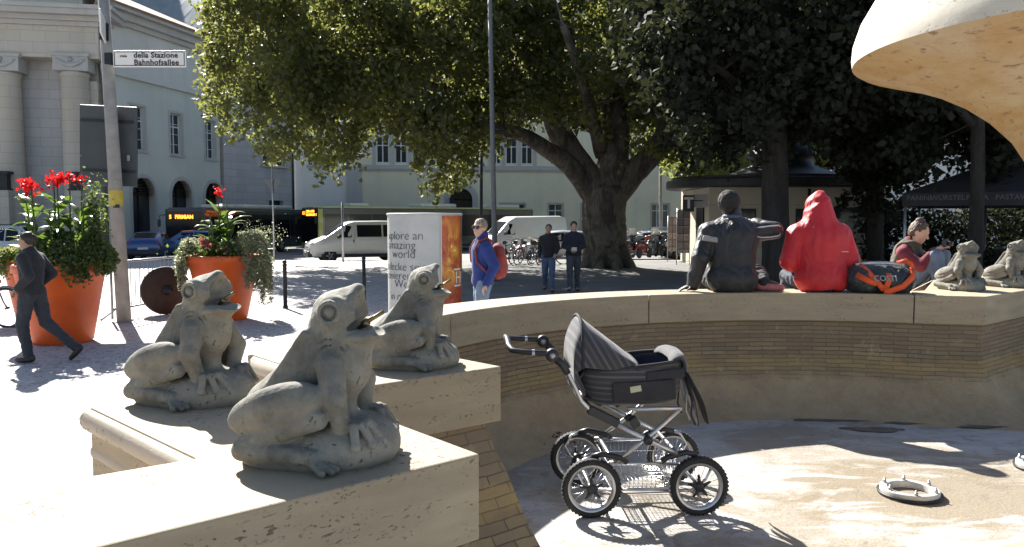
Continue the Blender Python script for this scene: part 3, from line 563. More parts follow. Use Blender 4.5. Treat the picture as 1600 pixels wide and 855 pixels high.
def square_arch_hole(u, half, zt, z0):                # stepped hole that follows the arch closely
    hs = []; zc = zt - half; hs.append((u - half, u + half, z0, zc)); n = 7
    for i in range(n):
        a = math.asin((i + 1) / n); x = half * math.cos(a); hs.append((u - x - 1e-4 * i, u + x + 1e-4 * i, zc + half * i / n, zc + half * (i + 1) / n))
    return hs
STONES = m_plaster('dressed_stone', (.50, .48, .45), .08, .35)
PL_GREEN = m_plaster('grey_green_plaster', (.60, .61, .54)); PL_GREY = m_plaster('pale_grey_plaster', (.63, .61, .56)); PL_CREAM = m_plaster('cream_plaster', (.78, .72, .52)); PL_WHITE = m_plaster('white_plaster', (.76, .73, .66))
ASH = m_ashlar('ashlar_stone', (.56, .51, .43), 1.5, .62, .010); ASHG = m_ashlar('grey_ashlar', (.50, .48, .46), 1.3, .55, .012)
TILE = m_roof('roof_tiles', (.22, .125, .085), (.34, .21, .15)); SLATE = m_roof('slate_roof', (.10, .10, .105), (.17, .165, .16))

# ---- theatre-like hall on the left: long plastered side running away from us
gz = -.35
fa, fb = at(176, 342, 47.2), at(346, 342, 57.9)
hall = thing('arcade_building', 'grey-green rendered building with three tall windows over round arches behind the street sign', 'building')
F = Facade(hall, (fa.x, fa.y), (fb.x, fb.y)); U = lambda px: next(u for u in [((px - CX) / FPX * 1.0, 0)]) if False else None
def u_of(F, px):                                      # where a line of sight meets the facade, measured along it
    k = (px - CX) / FPX; a, t = F.a, F.t; return (k * a.y - a.x) / (t.x - k * t.y)
def z_of(F, px, py): u = u_of(F, px); q = F.p(u, 0); return at(px, py, q.y).z
Hh = []; wins = []
for px0, px1, pyt, pyb in ((208.5, 232, 164, 231), (271, 289, 176, 239), (325, 340, 187, 247)):
    u0, u1 = u_of(F, px0), u_of(F, px1); z0, z1 = z_of(F, px1, pyb), z_of(F, px1, pyt); wins.append((u0, u1, 6.1, 8.75))
arches = [(u_of(F, 227), 1.05, 4.45), (u_of(F, 286), 1.05, 4.45), (u_of(F, 336), 1.05, 4.45)]
holes = list(wins)
for a in arches: holes += square_arch_hole(a[0], a[1] + .1, a[2] + .1, gz)
F.wall(gz, 10.3, holes, PL_GREEN, 'wall')
for h in wins: F.window(h, .22, 2, .68, .12, WHITEP, .16, 3)
for a in arches: F.arch(a[0], a[1], a[2], gz, STONES)
m = MB(); F.box(m, -.05, F.L, 10.3, 10.55, -.4, .22); F.box(m, 0, F.L - .3, 10.55, 13.3, -.5, .02); link('upper_wall', m, PL_GREY, hall)
m = MB(); F.box(m, -.3, F.L + .1, 13.3, 13.6, -.5, .25); F.box(m, -.3, F.L + .1, 13.6, 14.0, -.5, .5); F.box(m, -.3, F.L + .1, 14.0, 14.3, -.5, .85); link('cornice', m, STONES, hall)
m = MB(); q0, q1 = F.p(-1.0, 14.32, 1.0), F.p(F.L + .2, 14.32, 1.0); r0, r1 = F.p(-1.0, 18.6, -9), F.p(F.L + .2, 18.6, -9); m.quad(q0, q1, r1, r0); m.quad(q0 + Vector((0, 0, -.12)), r0 + Vector((0, 0, -.12)), r1 + Vector((0, 0, -.12)), q1 + Vector((0, 0, -.12))); m.quad(q0, q0 - Vector((0, 0, .12)), q1 - Vector((0, 0, .12)), q1)
e0, e1 = F.p(F.L + .2, 14.3, -20), F.p(-1.0, 14.3, -20); m.quad(r0, r1, e0, e1); link('roof', m, TILE, hall)
m = MB(); m.quad(F.p(F.L, gz), F.p(F.L, gz, -19), F.p(F.L, 14.3, -19), F.p(F.L, 14.3)); m.add([F.p(F.L, 14.3, 0), F.p(F.L, 14.3, -19), F.p(F.L, 18.5, -9)], [(0, 1, 2)]); link('gable_wall', m, PL_GREY, hall)
m = MB(); F.box(m, .02, F.L, gz, .35, 0, .07); link('plinth', m, STONES, hall)

# ---- monumental portal with giant half columns
portal = thing('columned_portal', 'monumental pale stone portal with giant columns and garland capitals at the far left', 'building')
pa, pb = at(-150, 342, 44.5), at(152, 342, 46.4); P = Facade(portal, (pa.x, pa.y), (pb.x, pb.y)); pu = lambda px: u_of(P, px)
pz = lambda px, py: z_of(P, px, py)
m = MB(); P.box(m, -1, P.L, gz, 11.4, -2.2, -1.1); link('wall', m, ASHG, portal)
m = MB(); P.box(m, pu(118), P.L + .1, gz, 9.8, -1.1, -.55); P.box(m, pu(-20), pu(30), gz, 9.8, -1.1, -.55); link('pilaster', m, ASH, portal)
for pc in (17, 124):
    u = pu(pc); m = MB(); zt = pz(pc, 112); base = P.p(u, 0, -.35)
    m.lathe([(.95, gz), (.95, gz + .35), (.86, gz + .45), (.86, gz + .6), (.80, gz + .7), (.78, 4.0), (.72, zt - .25), (.78, zt - .2), (.78, zt - .1), (.72, zt)], (base.x, base.y, 0), 28); col = link('column', m, ASH, portal)
    m = MB(); P.box(m, u - .92, u + .92, zt + .002, zt + .78, -1.0, .42); P.box(m, u - 1.0, u + 1.0, zt + .78, zt + .95, -1.05, .5); cp = link('capital', m, STONES, col)
    m = MB(); m.tube([P.p(u - .75 + 1.5 * k / 10, zt + .62 - .34 * math.sin(math.pi * k / 10), .45) for k in range(11)], [.05, .08, .1, .11, .12, .12, .12, .11, .1, .08, .05], 8); m.lathe([(.0, -.05), (.14, 0), (.0, .05)], P.p(u, zt + .6, .46), 10, Matrix.Rotation(R(90), 3, 'X')); link('garland', m, STONES, cp)
zt = pz(124, 92)
m = MB(); P.box(m, -1, P.L + .45, zt, zt + 1.75, -2, .25); link('frieze', m, ASH, portal)
m = MB()
for k, (dz, o) in enumerate(((.25, .45), (.25, .7), (.3, 1.15), (.22, 1.3))):
    z0 = zt + 1.75 + sum((.25, .25, .3, .22)[:k]); P.box(m, -1, P.L + .2 + o, z0, z0 + dz, -2, o)
link('cornice', m, STONES, portal)
z1 = zt + 2.77; m = MB(); P.box(m, -1, P.L - .4, z1, z1 + 1.3, -2.4, -.1); P.box(m, -1, P.L - .3, z1 + 1.3, z1 + 1.5, -2.4, .05); P.box(m, -1, P.L - 1.6, z1 + 1.5, z1 + 3.6, -2.6, -.6); link('attic', m, ASH, portal)
for pc in (19, 131):
    u = pu(pc); m = MB(); P.box(m, u - .38, u + .38, gz, 3.45, .55, 1.2); pd = link('lamp_pedestal', m, ASH, portal)
    m = MB(); P.box(m, u - .36, u + .36, 3.452, 3.56, .5, 1.22); P.box(m, u - .3, u + .3, 3.56, 4.35, .58, 1.14); P.box(m, u - .42, u + .42, 4.35, 4.5, .46, 1.26); link('lantern', m, DARKM, pd)

# ---- stair block between the hall and the office wing
ca, cb = (fb.x + .15, fb.y + .35), at(459, 342, 64.5)
block = thing('stair_block', 'plain grey stone block with a single balconied window and a drainpipe', 'building')
Fb = Facade(block, ca, (cb.x, cb.y)); h = (u_of(Fb, 413), u_of(Fb, 447), 6.0, 8.2); h2 = (u_of(Fb, 421), u_of(Fb, 443), .4, 3.3)
Fb.wall(gz, 13.0, [h, h2], ASHG, 'wall'); Fb.window(h, .2, 3, .7, .25, WHITEP, .14); Fb.window(h2, .3, 2, .7, None, DARKM, .12)
m = MB(); m.tube([Fb.p(Fb.L - .12, 13, .12), Fb.p(Fb.L - .12, gz, .12)], .07, 8); link('drainpipe', m, DARKM, block)
m = MB(); Fb.box(m, -.2, Fb.L + .3, 13, 13.5, -6, .5); link('cornice', m, STONES, block); m = MB(); q = [Fb.p(-.3, 13.52, .7), Fb.p(Fb.L + .4, 13.52, .7), Fb.p(Fb.L + .4, 16.5, -6), Fb.p(-.3, 16.5, -6)]; m.quad(*q); m.quad(q[3], q[2], Fb.p(Fb.L + .4, 13.5, -13), Fb.p(-.3, 13.5, -13)); m.quad(Fb.p(-.3, 13.5, .7), q[0], q[3], Fb.p(-.3, 13.5, -6)); link('roof', m, SLATE, block)
m = MB(); m.quad(Fb.p(0, gz), Fb.p(0, 13), Fb.p(0, 13, -12), Fb.p(0, gz, -12)); link('side_wall', m, ASHG, block)

# ---- long office wing: white end bay, then cream front
off = thing('office_wing', 'long cream rendered building with grey string course and tall paired windows behind the buses', 'building')
oa, ob, oc = (cb.x + .05, cb.y + .3), at(548, 342, 67.0), at(1120, 342, 71.0)
Fo = Facade(off, oa, (ob.x, ob.y)); uo = lambda px: u_of(Fo, px)
hw = [(uo(484), uo(508), 6.2, 8.5)] + [(uo(x), uo(x + 16), .9, 2.2) for x in (471, 497, 522)]
Fo.wall(-.5, 14, hw, PL_WHITE); Fo.window(hw[0], .2, 3, .66, .25, WHITEP, None, 4)
for h in hw[1:]: Fo.window(h, .2, 2, 0, .1, DARKM)
Fc = Facade(off, (ob.x, ob.y), (oc.x, oc.y)); uc = lambda px: u_of(Fc, px)
zc_ = lambda px, py: z_of(Fc, px, py)
ups = [(590, 609), (619, 637), (646, 664), (770, 783), (791, 808), (815, 832), (860, 878), (1023, 1040), (1052, 1070)]
hw = [(uc(a), uc(b), 6.55, 8.75) for a, b in ups]; lo = [(598, 616), (650, 667)]; hl = [(uc(a), uc(b), 1.6, 2.6) for a, b in lo]
tall = [(782, 820), (857, 879), (908, 926), (1018, 1044)]; ht = [(uc(a), uc(b), 1.1, 3.15) for a, b in tall]
ah = square_arch_hole(uc(721), .95 + .1, 4.45 + .1, -.5)
Fc.wall(-.5, 14, hw + hl + ht + ah, PL_CREAM)
for h in hw: Fc.window(h, .22, 2, .66, None, WHITEP, None)
for h in hl: Fc.window(h, .2, 2, 0, .12, DARKM)
for h, k in zip(ht, (4, 2, 2, 3)): Fc.window(h, .2, k, .72, .14, WHITEP, .12)
Fc.arch(uc(721), .95, 4.45, -.5, STONES, .7, .5)
m = MB(); Fc.box(m, uc(560), uc(880), 6.0, 6.35, -.1, .22); Fc.box(m, uc(560), uc(880), 5.85, 6.0, -.1, .12); link('string_course', m, STONES, off)
for a, b in ((545, 566), (583, 589), (610, 618), (638, 645), (665, 671), (764, 769), (784, 790), (809, 814), (833, 838)): m = MB(); Fc.box(m, uc(a) + .02, uc(b) - .02, (-.5 if a == 545 else 6.352), (6.0 if a == 545 else 8.95), -.1, .09 if a > 545 else .3); link('window_pier', m, STONES, off)
m = MB(); Fc.box(m, uc(690), uc(755), -.5, 5.84, -.05, .14); 
pd = MB(); Fc.box(pd, uc(566), Fc.L, -.5, .55, 0, .08); link('plinth', pd, STONES, off)
m = MB(); Fo.box(m, -.2, Fo.L + .2, 14, 14.5, -8, .6); Fc.box(m, -.2, Fc.L + .6, 14.002, 14.502, -8, .602); link('cornice', m, STONES, off)
m = MB(); m.quad(Fc.p(-12, 14.52, .8), Fc.p(Fc.L + .8, 14.52, .8), Fc.p(Fc.L + .8, 19, -8), Fc.p(-12, 19, -8)); link('roof', m, TILE, off)
m = MB(); m.quad(Fc.p(Fc.L, -.5), Fc.p(Fc.L, -.5, -14), Fc.p(Fc.L, 14, -14), Fc.p(Fc.L, 14)); link('side_wall', m, PL_CREAM, off)
m = MB(); q = Fc.p(uc(706), 3.3, .15); m.box(q, (.34, .3, .5), M=Fc.rot()); m.box(q + Vector((0, 0, .3)), (.42, .36, .08), M=Fc.rot()); link('wall_lantern', m, DARKM, off)
# white house glimpsed through the trees on the right
hx = thing('white_house', 'white house wall with a small window glimpsed between the trees at right', 'building')
wa, wb = at(1330, 342, 62), at(1560, 342, 66); Fw = Facade(hx, (wa.x, wa.y), (wb.x, wb.y)); hh = [(u_of(Fw, 1425), u_of(Fw, 1434), 5.2, 6.6), (u_of(Fw, 1360), u_of(Fw, 1372), 5.0, 6.6), (u_of(Fw, 1490), u_of(Fw, 1505), 5.0, 6.6)]
Fw.wall(-.5, 8.6, hh, PL_WHITE)
for h in hh: Fw.window(h, .2, 2, .6, .1, WHITEP)
m = MB(); m.quad(Fw.p(-.6, 8.6, .6), Fw.p(Fw.L + .6, 8.6, .6), Fw.p(Fw.L + .6, 11.6, -6), Fw.p(-.6, 11.6, -6)); m.quad(Fw.p(-.6, 11.6, -6), Fw.p(Fw.L + .6, 11.6, -6), Fw.p(Fw.L + .6, 8.6, -12), Fw.p(-.6, 8.6, -12)); link('roof', m, TILE, hx)
m = MB(); m.quad(Fw.p(0, -.5), Fw.p(0, 8.6), Fw.p(0, 8.6, -11), Fw.p(0, -.5, -11)); link('side_wall', m, PL_WHITE, hx)
# ================================================================ trees
def m_bark(name, dark, light, fl):
    t = NT(name); v = t.map((1, 1, .45)); a = t.noise(2.4, 6, .65, v, .5); vo = t.n('TexVoronoi'); vo.inputs['Scale'].default_value = 3.2; t.l(v, vo.inputs['Vector']); c = t.mix(t.ramp(a, [(0.42, 0.0), (0.55, 1.0)]), dark, light)
    c = t.mix(t.math('MULTIPLY', t.ramp(vo.outputs['Distance'], [(0.1, 1.0), (0.35, 0.0)]), .5), c, fl); c = t.mix(t.ramp(t.noise(18, 5, .7, t.map((1, 1, .2))), [(0.45, 0.0), (0.7, .7)]), c, tuple(k * .45 for k in dark)); t.col(c); t.rough(.9); t.bump(t.noise(9, 6, .7, t.map((1, 1, .25))), .9, .06); return t.m
BARKP = m_bark('plane_bark', (.058, .047, .037), (.14, .122, .095), (.19, .17, .13)); BARKD = m_bark('dark_bark', (.022, .018, .015), (.038, .032, .027), (.05, .043, .035))
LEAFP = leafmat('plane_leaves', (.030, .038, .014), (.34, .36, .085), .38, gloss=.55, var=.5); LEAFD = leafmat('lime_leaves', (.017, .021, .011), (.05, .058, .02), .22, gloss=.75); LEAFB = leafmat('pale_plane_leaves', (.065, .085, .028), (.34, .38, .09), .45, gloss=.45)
def in_poly(x, y, P):
    c = np.zeros(len(x), bool); n = len(P)
    for i in range(n):
        (x0, y0), (x1, y1) = P[i], P[(i + 1) % n]
        if y0 == y1: continue
        m = ((y0 > y) != (y1 > y)) & (x < (x1 - x0) * (y - y0) / (y1 - y0) + x0); c ^= m
    return c
def edge_dist(x, y, P):
    d = np.full(len(x), 1e9); n = len(P)
    for i in range(n):
        a, b = np.array(P[i], float), np.array(P[(i + 1) % n], float); ab = b - a; t_ = np.clip(((x - a[0]) * ab[0] + (y - a[1]) * ab[1]) / (ab @ ab), 0, 1); d = np.minimum(d, np.hypot(x - a[0] - t_ * ab[0], y - a[1] - t_ * ab[1]))
    return d
def at_np(px, py, y):
    a, b = (px - CX) / FPX, (CY - py) / FPX; dy = math.cos(PITCH) + b * math.sin(PITCH); dz = -math.sin(PITCH) + b * math.cos(PITCH); k = y / dy
    return np.stack([a * k, y, CAMZ + dz * k], 1)
def crown(poly, y0, y1, nclump, per, rad, seed, zmax=99, ybias=None, cull=None, flat=.8, edge=0):
    """clumps of leaf positions filling a crown whose outline is given as seen from the front and whose depth runs y0..y1"""
    g = np.random.default_rng(seed); P = np.array(poly, float); lo, hi = P.min(0), P.max(0); cs = []; rs = []
    while len(cs) < nclump:
        x, y = g.uniform(lo[0], hi[0], 400), g.uniform(lo[1], hi[1], 400); d = g.uniform(y0, y1, 400); ok = in_poly(x, y, poly); ed = edge_dist(x, y, poly); r = rad * g.uniform(.6, 1.25, 400)
        pr = r * FPX / d * .85; ok &= (ed > np.minimum(pr, 16) * .75)
        q = at_np(x, y, d); ok &= q[:, 2] < zmax
        if cull is not None: ok &= cull(q)
        r = np.minimum(r, (ed * 1.15 + 7) * d / FPX)
        for p_, r_ in zip(q[ok], r[ok]): cs.append(p_); rs.append(r_)
    cs = np.array(cs[:nclump]); rs = np.array(rs[:nclump]); out = []
    for c, r in zip(cs, rs):
        n = max(12, int(per * (r / rad) ** 2)); v = g.normal(size=(n, 3)); v /= np.linalg.norm(v, axis=1)[:, None]; k = g.uniform(.35, 1.0, n) ** .6
        ax_ = g.normal(size=3); ax_ /= np.linalg.norm(ax_); st_ = g.uniform(.0, .7); e = v * (k * r)[:, None] * np.array([1, 1, flat]); e = e + ax_ * (e @ ax_)[:, None] * st_
        out.append(c + e + g.normal(size=(n, 3)) * r * .16)
        for q_ in range(2):                                # loose drooping sprays
            d0 = g.normal(size=3); d0[2] = -abs(d0[2]) * .6; d0 /= np.linalg.norm(d0); n2 = max(4, n // 14); out.append(c + d0 * (r * g.uniform(.7, 1.35, n2))[:, None] + g.normal(size=(n2, 3)) * r * .10)
    if edge:                                               # ragged fringe: small sprays reaching past the outline
        k = 0; x, y = g.uniform(lo[0] - 12, hi[0] + 12, 60000), g.uniform(lo[1], hi[1] + 12, 60000); d = g.uniform(y0 + 1, y1 - 1, 60000); ed_ = edge_dist(x, y, poly); ok = (ed_ < 9) & (y > -40); q = at_np(x, y, d)
        if cull is not None: ok &= cull(q)
        for c in q[ok][:edge]:
            a = g.normal(size=3); a[2] = -abs(a[2]) * .9 - .2; a /= np.linalg.norm(a); n = int(g.uniform(10, 34)); t_ = g.uniform(0, g.uniform(.4, 1.1), n); out.append(c + a * t_[:, None] + g.normal(size=(n, 3)) * (.05 + .14 * (1 - t_[:, None] * .6)))
    return np.concatenate(out), cs, rs
def limb(m, pts, r0, r1, seed, n=10, wob=.05, sub=6):
    g = random.Random(seed); P = [Vector(p) for p in pts]; out = []
    for i in range(len(P) - 1):
        a, b = P[i], P[i + 1]; p0 = P[i - 1] if i else a; p3 = P[i + 2] if i + 2 < len(P) else b
        for k in range(sub):
            t_ = k / sub; out.append(.5 * ((2 * a) + (b - p0) * t_ + (2 * p0 - 5 * a + 4 * b - p3) * t_ ** 2 + (3 * a - p0 - 3 * b + p3) * t_ ** 3))
    out.append(P[-1]); N = len(out); rs = [r0 + (r1 - r0) * i / (N - 1) for i in range(N)]
    out = [p + Vector((g.uniform(-1, 1), g.uniform(-1, 1), g.uniform(-.4, .4))) * wob * r * .7 for p, r in zip(out, rs)]; rs = [r * (1 + g.uniform(-.018, .018)) for r in rs]
    m.tube(out, rs, n); return out
def twigs(m, cs, heads, seed, r=.05, frac=.6):
    g = random.Random(seed)
    for c in cs:
        if g.random() > frac: continue
        c = Vector(c); h = min(heads, key=lambda q: (q - c).length)
        if (h - c).length > 2.2: continue
        mid = (h + c) / 2 + Vector((g.uniform(-.4, .4), g.uniform(-.4, .4), g.uniform(.0, .6)))
        limb(m, [h, mid, c], r, .012, g.random(), 5, .1, 4)

# ---- the giant plane tree
TD = 31.0
big = thing('plane_tree', 'giant plane tree with a massive forked trunk and spreading crown', 'tree', tuple(onz(945, 415, 0).xy) + (0,)); tb = big.location.copy()
def T(px, py, d=TD): return at(px, py, d)
m = MB(); base = T(945, 414); base.z = -.1
trk = [T(944, 418) - Vector((0, 0, .15)), T(945, 395), T(944, 360), T(943, 325), T(946, 296)]
limb(m, trk[:1] + trk[1:], .92, .80, 1, 18, .05); m2 = [T(946, 300), T(946, 290)]
for k in range(9):                                   # root flare
    a = 2 * math.pi * k / 9 + .2; p = Vector((trk[0].x, trk[0].y, 0)); limb(m, [p + Vector((math.cos(a) * .55, math.sin(a) * .55, .8)), p + Vector((math.cos(a) * .84, math.sin(a) * .84, .3)), p + Vector((math.cos(a) * 1.15, math.sin(a) * 1.15, -.12))], .36, .2, k, 8, .05, 4)
heads = []
heads += limb(m, [T(952, 330), T(918, 275), T(884, 225), T(862, 170), T(868, 90, 32), T(880, 10, 32.5)], .62, .26, 2, 14)
heads += limb(m, [T(930, 312), T(893, 262, 30.5), T(858, 236, 30), T(818, 212, 29.5), T(770, 200, 29.2), T(715, 190, 29)], .42, .16, 3, 12)
heads += limb(m, [T(950, 330), T(955, 270), T(962, 210), T(955, 130, 31.5), T(960, 40, 32)], .70, .34, 4, 14)
heads += limb(m, [T(944, 325), T(985, 275), T(1022, 236), T(1058, 180, 30.5), T(1090, 110, 30)], .58, .26, 5, 14)
heads += limb(m, [T(865, 150, 32), T(800, 130, 31), T(720, 140, 30), T(640, 128, 29.5), T(560, 140, 29)], .30, .10, 6, 9)
heads += limb(m, [T(868, 100, 32), T(780, 60, 32), T(680, 20, 32), T(560, 30, 31.5), T(450, 60, 31)], .34, .10, 7, 9)
heads += limb(m, [T(640, 128, 29.5), T(575, 150, 29), T(510, 135, 28.5), T(450, 150, 28.5)], .16, .06, 8, 7)
heads += limb(m, [T(1058, 180, 30.5), T(1130, 140, 29), T(1200, 120, 28)], .25, .1, 9, 8); heads += limb(m, [T(955, 130, 31.5), T(1040, 70, 33), T(1120, 20, 34)], .3, .12, 10, 8)
heads += limb(m, [T(940, 240, 31), T(925, 180, 29), T(905, 110, 27), T(880, 40, 26)], .3, .12, 12, 8)
polyL = [(338, -70), (333, 20), (327, 75), (332, 120), (348, 165), (382, 190), (405, 204), (420, 228), (440, 230), (468, 208), (486, 222), (512, 246), (536, 246), (550, 215), (568, 196), (600, 186), (636, 196), (672, 256), (694, 284), (716, 264), (735, 228), (765, 210), (800, 186), (850, 175), (905, 182), (960, 200), (1000, 232), (1040, 225), (1085, 232), (1140, 190), (1190, 160), (1240, 120), (1260, -70)]
def sunclear(q): return (q[:, 2] < 10.9 + 0.30 * (q[:, 0] + 12)) 
pos, cs, rs = crown(polyL, 25.5, 37.5, 520, 250, .85, 21, cull=sunclear, edge=420)
twigs(m, cs, heads, 5, .055, .55)
link('trunk', m, BARKP, big).matrix_parent_inverse = Matrix.Translation(-tb)
o = link('crown', leaf_mesh('crown', pos, .205, 3, .35), LEAFP, big); o.matrix_parent_inverse = Matrix.Translation(-tb)

# ---- dark lime trees to the right
def tree(name, label, trunk, r0, r1, poly, y0, y1, nc, per, rad, leaf, mat, bark, seed, limbs=(), group=None, cull=None):
    tr = thing(name, label, 'tree', (trunk[0].x, trunk[0].y, 0), 0, group); inv = Matrix.Translation(-tr.location); m = MB(); hd = limb(m, trunk, r0, r1, seed, 12)
    for L in limbs: hd += limb(m, L[0], L[1], L[2], seed + 3, 8)
    p_, c_, _ = crown(poly, y0, y1, nc, per, rad, seed, cull=cull, edge=90); twigs(m, c_, hd[len(hd) // 3:], seed, .045, .5)
    o = link('trunk', m, bark, tr); o.matrix_parent_inverse = inv; o = link('crown', leaf_mesh('crown', p_, leaf, seed, .15), mat, tr); o.matrix_parent_inverse = inv; return tr
G = onz
b = onz(1213, 456, 0)
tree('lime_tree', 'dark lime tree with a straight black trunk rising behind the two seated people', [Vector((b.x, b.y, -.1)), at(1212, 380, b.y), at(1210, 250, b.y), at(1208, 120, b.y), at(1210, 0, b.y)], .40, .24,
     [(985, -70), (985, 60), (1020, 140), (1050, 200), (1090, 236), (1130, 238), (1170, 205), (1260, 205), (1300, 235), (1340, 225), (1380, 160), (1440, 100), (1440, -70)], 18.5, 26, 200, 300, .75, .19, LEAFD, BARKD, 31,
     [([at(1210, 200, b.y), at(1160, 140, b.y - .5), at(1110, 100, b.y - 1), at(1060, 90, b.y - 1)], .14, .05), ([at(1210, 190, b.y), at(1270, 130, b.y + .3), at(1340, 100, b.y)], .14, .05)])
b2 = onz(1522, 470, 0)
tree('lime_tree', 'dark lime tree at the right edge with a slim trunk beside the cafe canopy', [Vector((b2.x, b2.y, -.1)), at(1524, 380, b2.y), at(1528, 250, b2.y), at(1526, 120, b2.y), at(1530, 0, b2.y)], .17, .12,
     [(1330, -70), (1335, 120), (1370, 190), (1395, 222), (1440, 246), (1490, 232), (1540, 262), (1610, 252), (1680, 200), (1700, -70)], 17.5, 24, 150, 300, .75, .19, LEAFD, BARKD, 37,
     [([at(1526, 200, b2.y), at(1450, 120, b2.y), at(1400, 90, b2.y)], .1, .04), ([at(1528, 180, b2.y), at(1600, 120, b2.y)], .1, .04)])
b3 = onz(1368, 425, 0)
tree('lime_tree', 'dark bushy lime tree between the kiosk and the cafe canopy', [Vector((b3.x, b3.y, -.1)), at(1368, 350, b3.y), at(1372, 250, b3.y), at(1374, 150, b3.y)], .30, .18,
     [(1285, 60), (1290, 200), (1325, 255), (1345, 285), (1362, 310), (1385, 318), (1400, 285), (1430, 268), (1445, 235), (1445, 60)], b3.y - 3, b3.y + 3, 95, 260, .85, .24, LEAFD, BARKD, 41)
# ---- pale sunlit plane trees behind the kiosk
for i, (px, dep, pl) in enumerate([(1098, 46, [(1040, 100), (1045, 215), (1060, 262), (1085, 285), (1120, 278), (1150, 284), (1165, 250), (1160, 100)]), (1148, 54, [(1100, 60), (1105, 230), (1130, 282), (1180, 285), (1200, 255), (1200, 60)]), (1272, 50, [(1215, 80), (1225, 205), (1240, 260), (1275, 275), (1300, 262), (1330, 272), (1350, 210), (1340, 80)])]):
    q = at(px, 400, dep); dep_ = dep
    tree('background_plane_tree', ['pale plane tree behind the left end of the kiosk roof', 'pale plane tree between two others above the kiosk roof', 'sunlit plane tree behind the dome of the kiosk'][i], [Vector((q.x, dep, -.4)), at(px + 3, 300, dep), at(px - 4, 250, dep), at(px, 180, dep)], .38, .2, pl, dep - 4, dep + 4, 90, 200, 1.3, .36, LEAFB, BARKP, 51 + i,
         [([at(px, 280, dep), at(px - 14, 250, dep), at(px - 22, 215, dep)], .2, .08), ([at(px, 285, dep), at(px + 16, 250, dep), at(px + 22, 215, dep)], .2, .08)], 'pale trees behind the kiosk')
# a far wooded belt closing the park behind the cafe
g_ = np.random.default_rng(77); n = 26000; xs = g_.uniform(14, 75, n); hgt = 7 + 2.5 * np.sin(xs * .7) + 1.6 * np.sin(xs * 1.9 + 1); zz = g_.uniform(0, 1, n) ** .8 * hgt - .4; ys = 78 + g_.normal(size=n) * 2.0 - zz * .15
xs = np.concatenate([xs, g_.uniform(-3, 14, 3000)]); zz = np.concatenate([zz, g_.uniform(-.4, 3, 3000)]); ys = np.concatenate([ys, np.full(3000, 92.0)])
o = link('treeline', leaf_mesh('treeline', np.stack([xs, ys, zz], 1), .8, 9), LEAFD); o['kind'] = 'stuff'; o['label'] = 'dark belt of park trees closing the view on the right'
# ================================================================ street furniture
CONC = pbr('concrete_pole', (.30, .28, .255), .85, var=.2, scale=5, bump=.3, bscale=40); SIGNBACK = pbr('sign_back_grey', (.060, .068, .072), .5, .3, .12, 3); SIGNW = pbr('sign_white', (.72, .71, .67), .45, var=.05); INK = pbr('black_ink', (.02, .02, .025), .5, var=0)
ORANGE = pbr('orange_pot', (.58, .095, .016), .48, var=.16, scale=2.5, bump=.12, spec=.4); SOIL = pbr('potting_soil', (.04, .03, .02), .95, var=.3, scale=20)
# sign pole
pb = onz(194, 503); pt = at(160, -30, pb.y); ax = (pt - pb).normalized()
pole = thing('sign_pole', 'tall leaning concrete pole with the white street name plate between the orange planters', 'sign pole', (pb.x, pb.y, 0)); L = lambda x: x - pole.location
m = MB(); m.tube([pb - ax * .1, pb + ax * 2.6, pt], [.125, .115, .09], 20); o = link('pole', m, CONC, pole); o.matrix_parent_inverse = Matrix.Translation(-pole.location)
def pole_at(py):                                        # the pole's axis at an image height
    a, b = 0.0, 1.3
    for _ in range(40):
        c = (a + b) / 2; q = pb + (pt - pb) * c; d = q - Vector((0, 0, CAMZ)); f = d.y * math.cos(PITCH) - d.z * math.sin(PITCH); u = d.y * math.sin(PITCH) + d.z * math.cos(PITCH)
        if CY - FPX * u / f > py: a = c
        else: b = c
    return pb + (pt - pb) * a
inv = Matrix.Translation(-pole.location)
def pl(name, mb, mat, par=None): o = link(name, mb, mat, par or pole); o.matrix_parent_inverse = inv if par is None else Matrix.Identity(4); return o
p0, p1 = at(177, 95, pb.y - .16), at(291, 95, pb.y - .16); W_ = p1.x - p0.x; cz = (at(230, 82, pb.y).z + at(230, 108, pb.y).z) / 2; hh = at(230, 82, pb.y).z - at(230, 108, pb.y).z; cxp = (p0.x + p1.x) / 2
m = MB(); m.bbox((cxp, pb.y - .16, cz), (W_, .03, hh), .012); plate = pl('name_plate', m, SIGNW)
m = MB(); e = .022; y_ = pb.y - .178
for (x0, x1, z0, z1) in ((-W_/2 + e, W_/2 - e, hh/2 - e - .012, hh/2 - e), (-W_/2 + e, W_/2 - e, -hh/2 + e, -hh/2 + e + .012), (-W_/2 + e, -W_/2 + e + .012, -hh/2 + e + .012, hh/2 - e - .012), (W_/2 - e - .012, W_/2 - e, -hh/2 + e + .012, hh/2 - e - .012)): m.box((cxp + (x0 + x1) / 2, y_, cz + (z0 + z1) / 2), (x1 - x0, .004, z1 - z0))
link('border', m, INK, plate)
def put_text(txt, size, origin, xd, up, mat, parent, bold=0.0, align='CENTER', sp=1.0, ext=.002, inverse=None):
    me = xform(text_mesh(txt, size, ext, align, bold, sp), frame_m(origin, xd, up)); o = link('lettering', me, mat, parent)
    if inverse is not None: o.matrix_parent_inverse = inverse
    return o
put_text('della Stazione', .132, (cxp + .115, y_ - .002, cz + .058), (1, 0, 0), (0, 0, 1), INK, plate, .003, sp=1.06); put_text('Bahnhofsallee', .132, (cxp + .125, y_ - .002, cz - .066), (1, 0, 0), (0, 0, 1), INK, plate, .003, sp=1.08); put_text('viale', .062, (cxp - .455, y_ - .002, cz + .045), (1, 0, 0), (0, 0, 1), INK, plate, .001, sp=1.1)
q = pole_at(95); m = MB(); m.box(q + Vector((.06, -.05, .02)), (.12, .12, .2)); pl('bracket', m, DARKM)
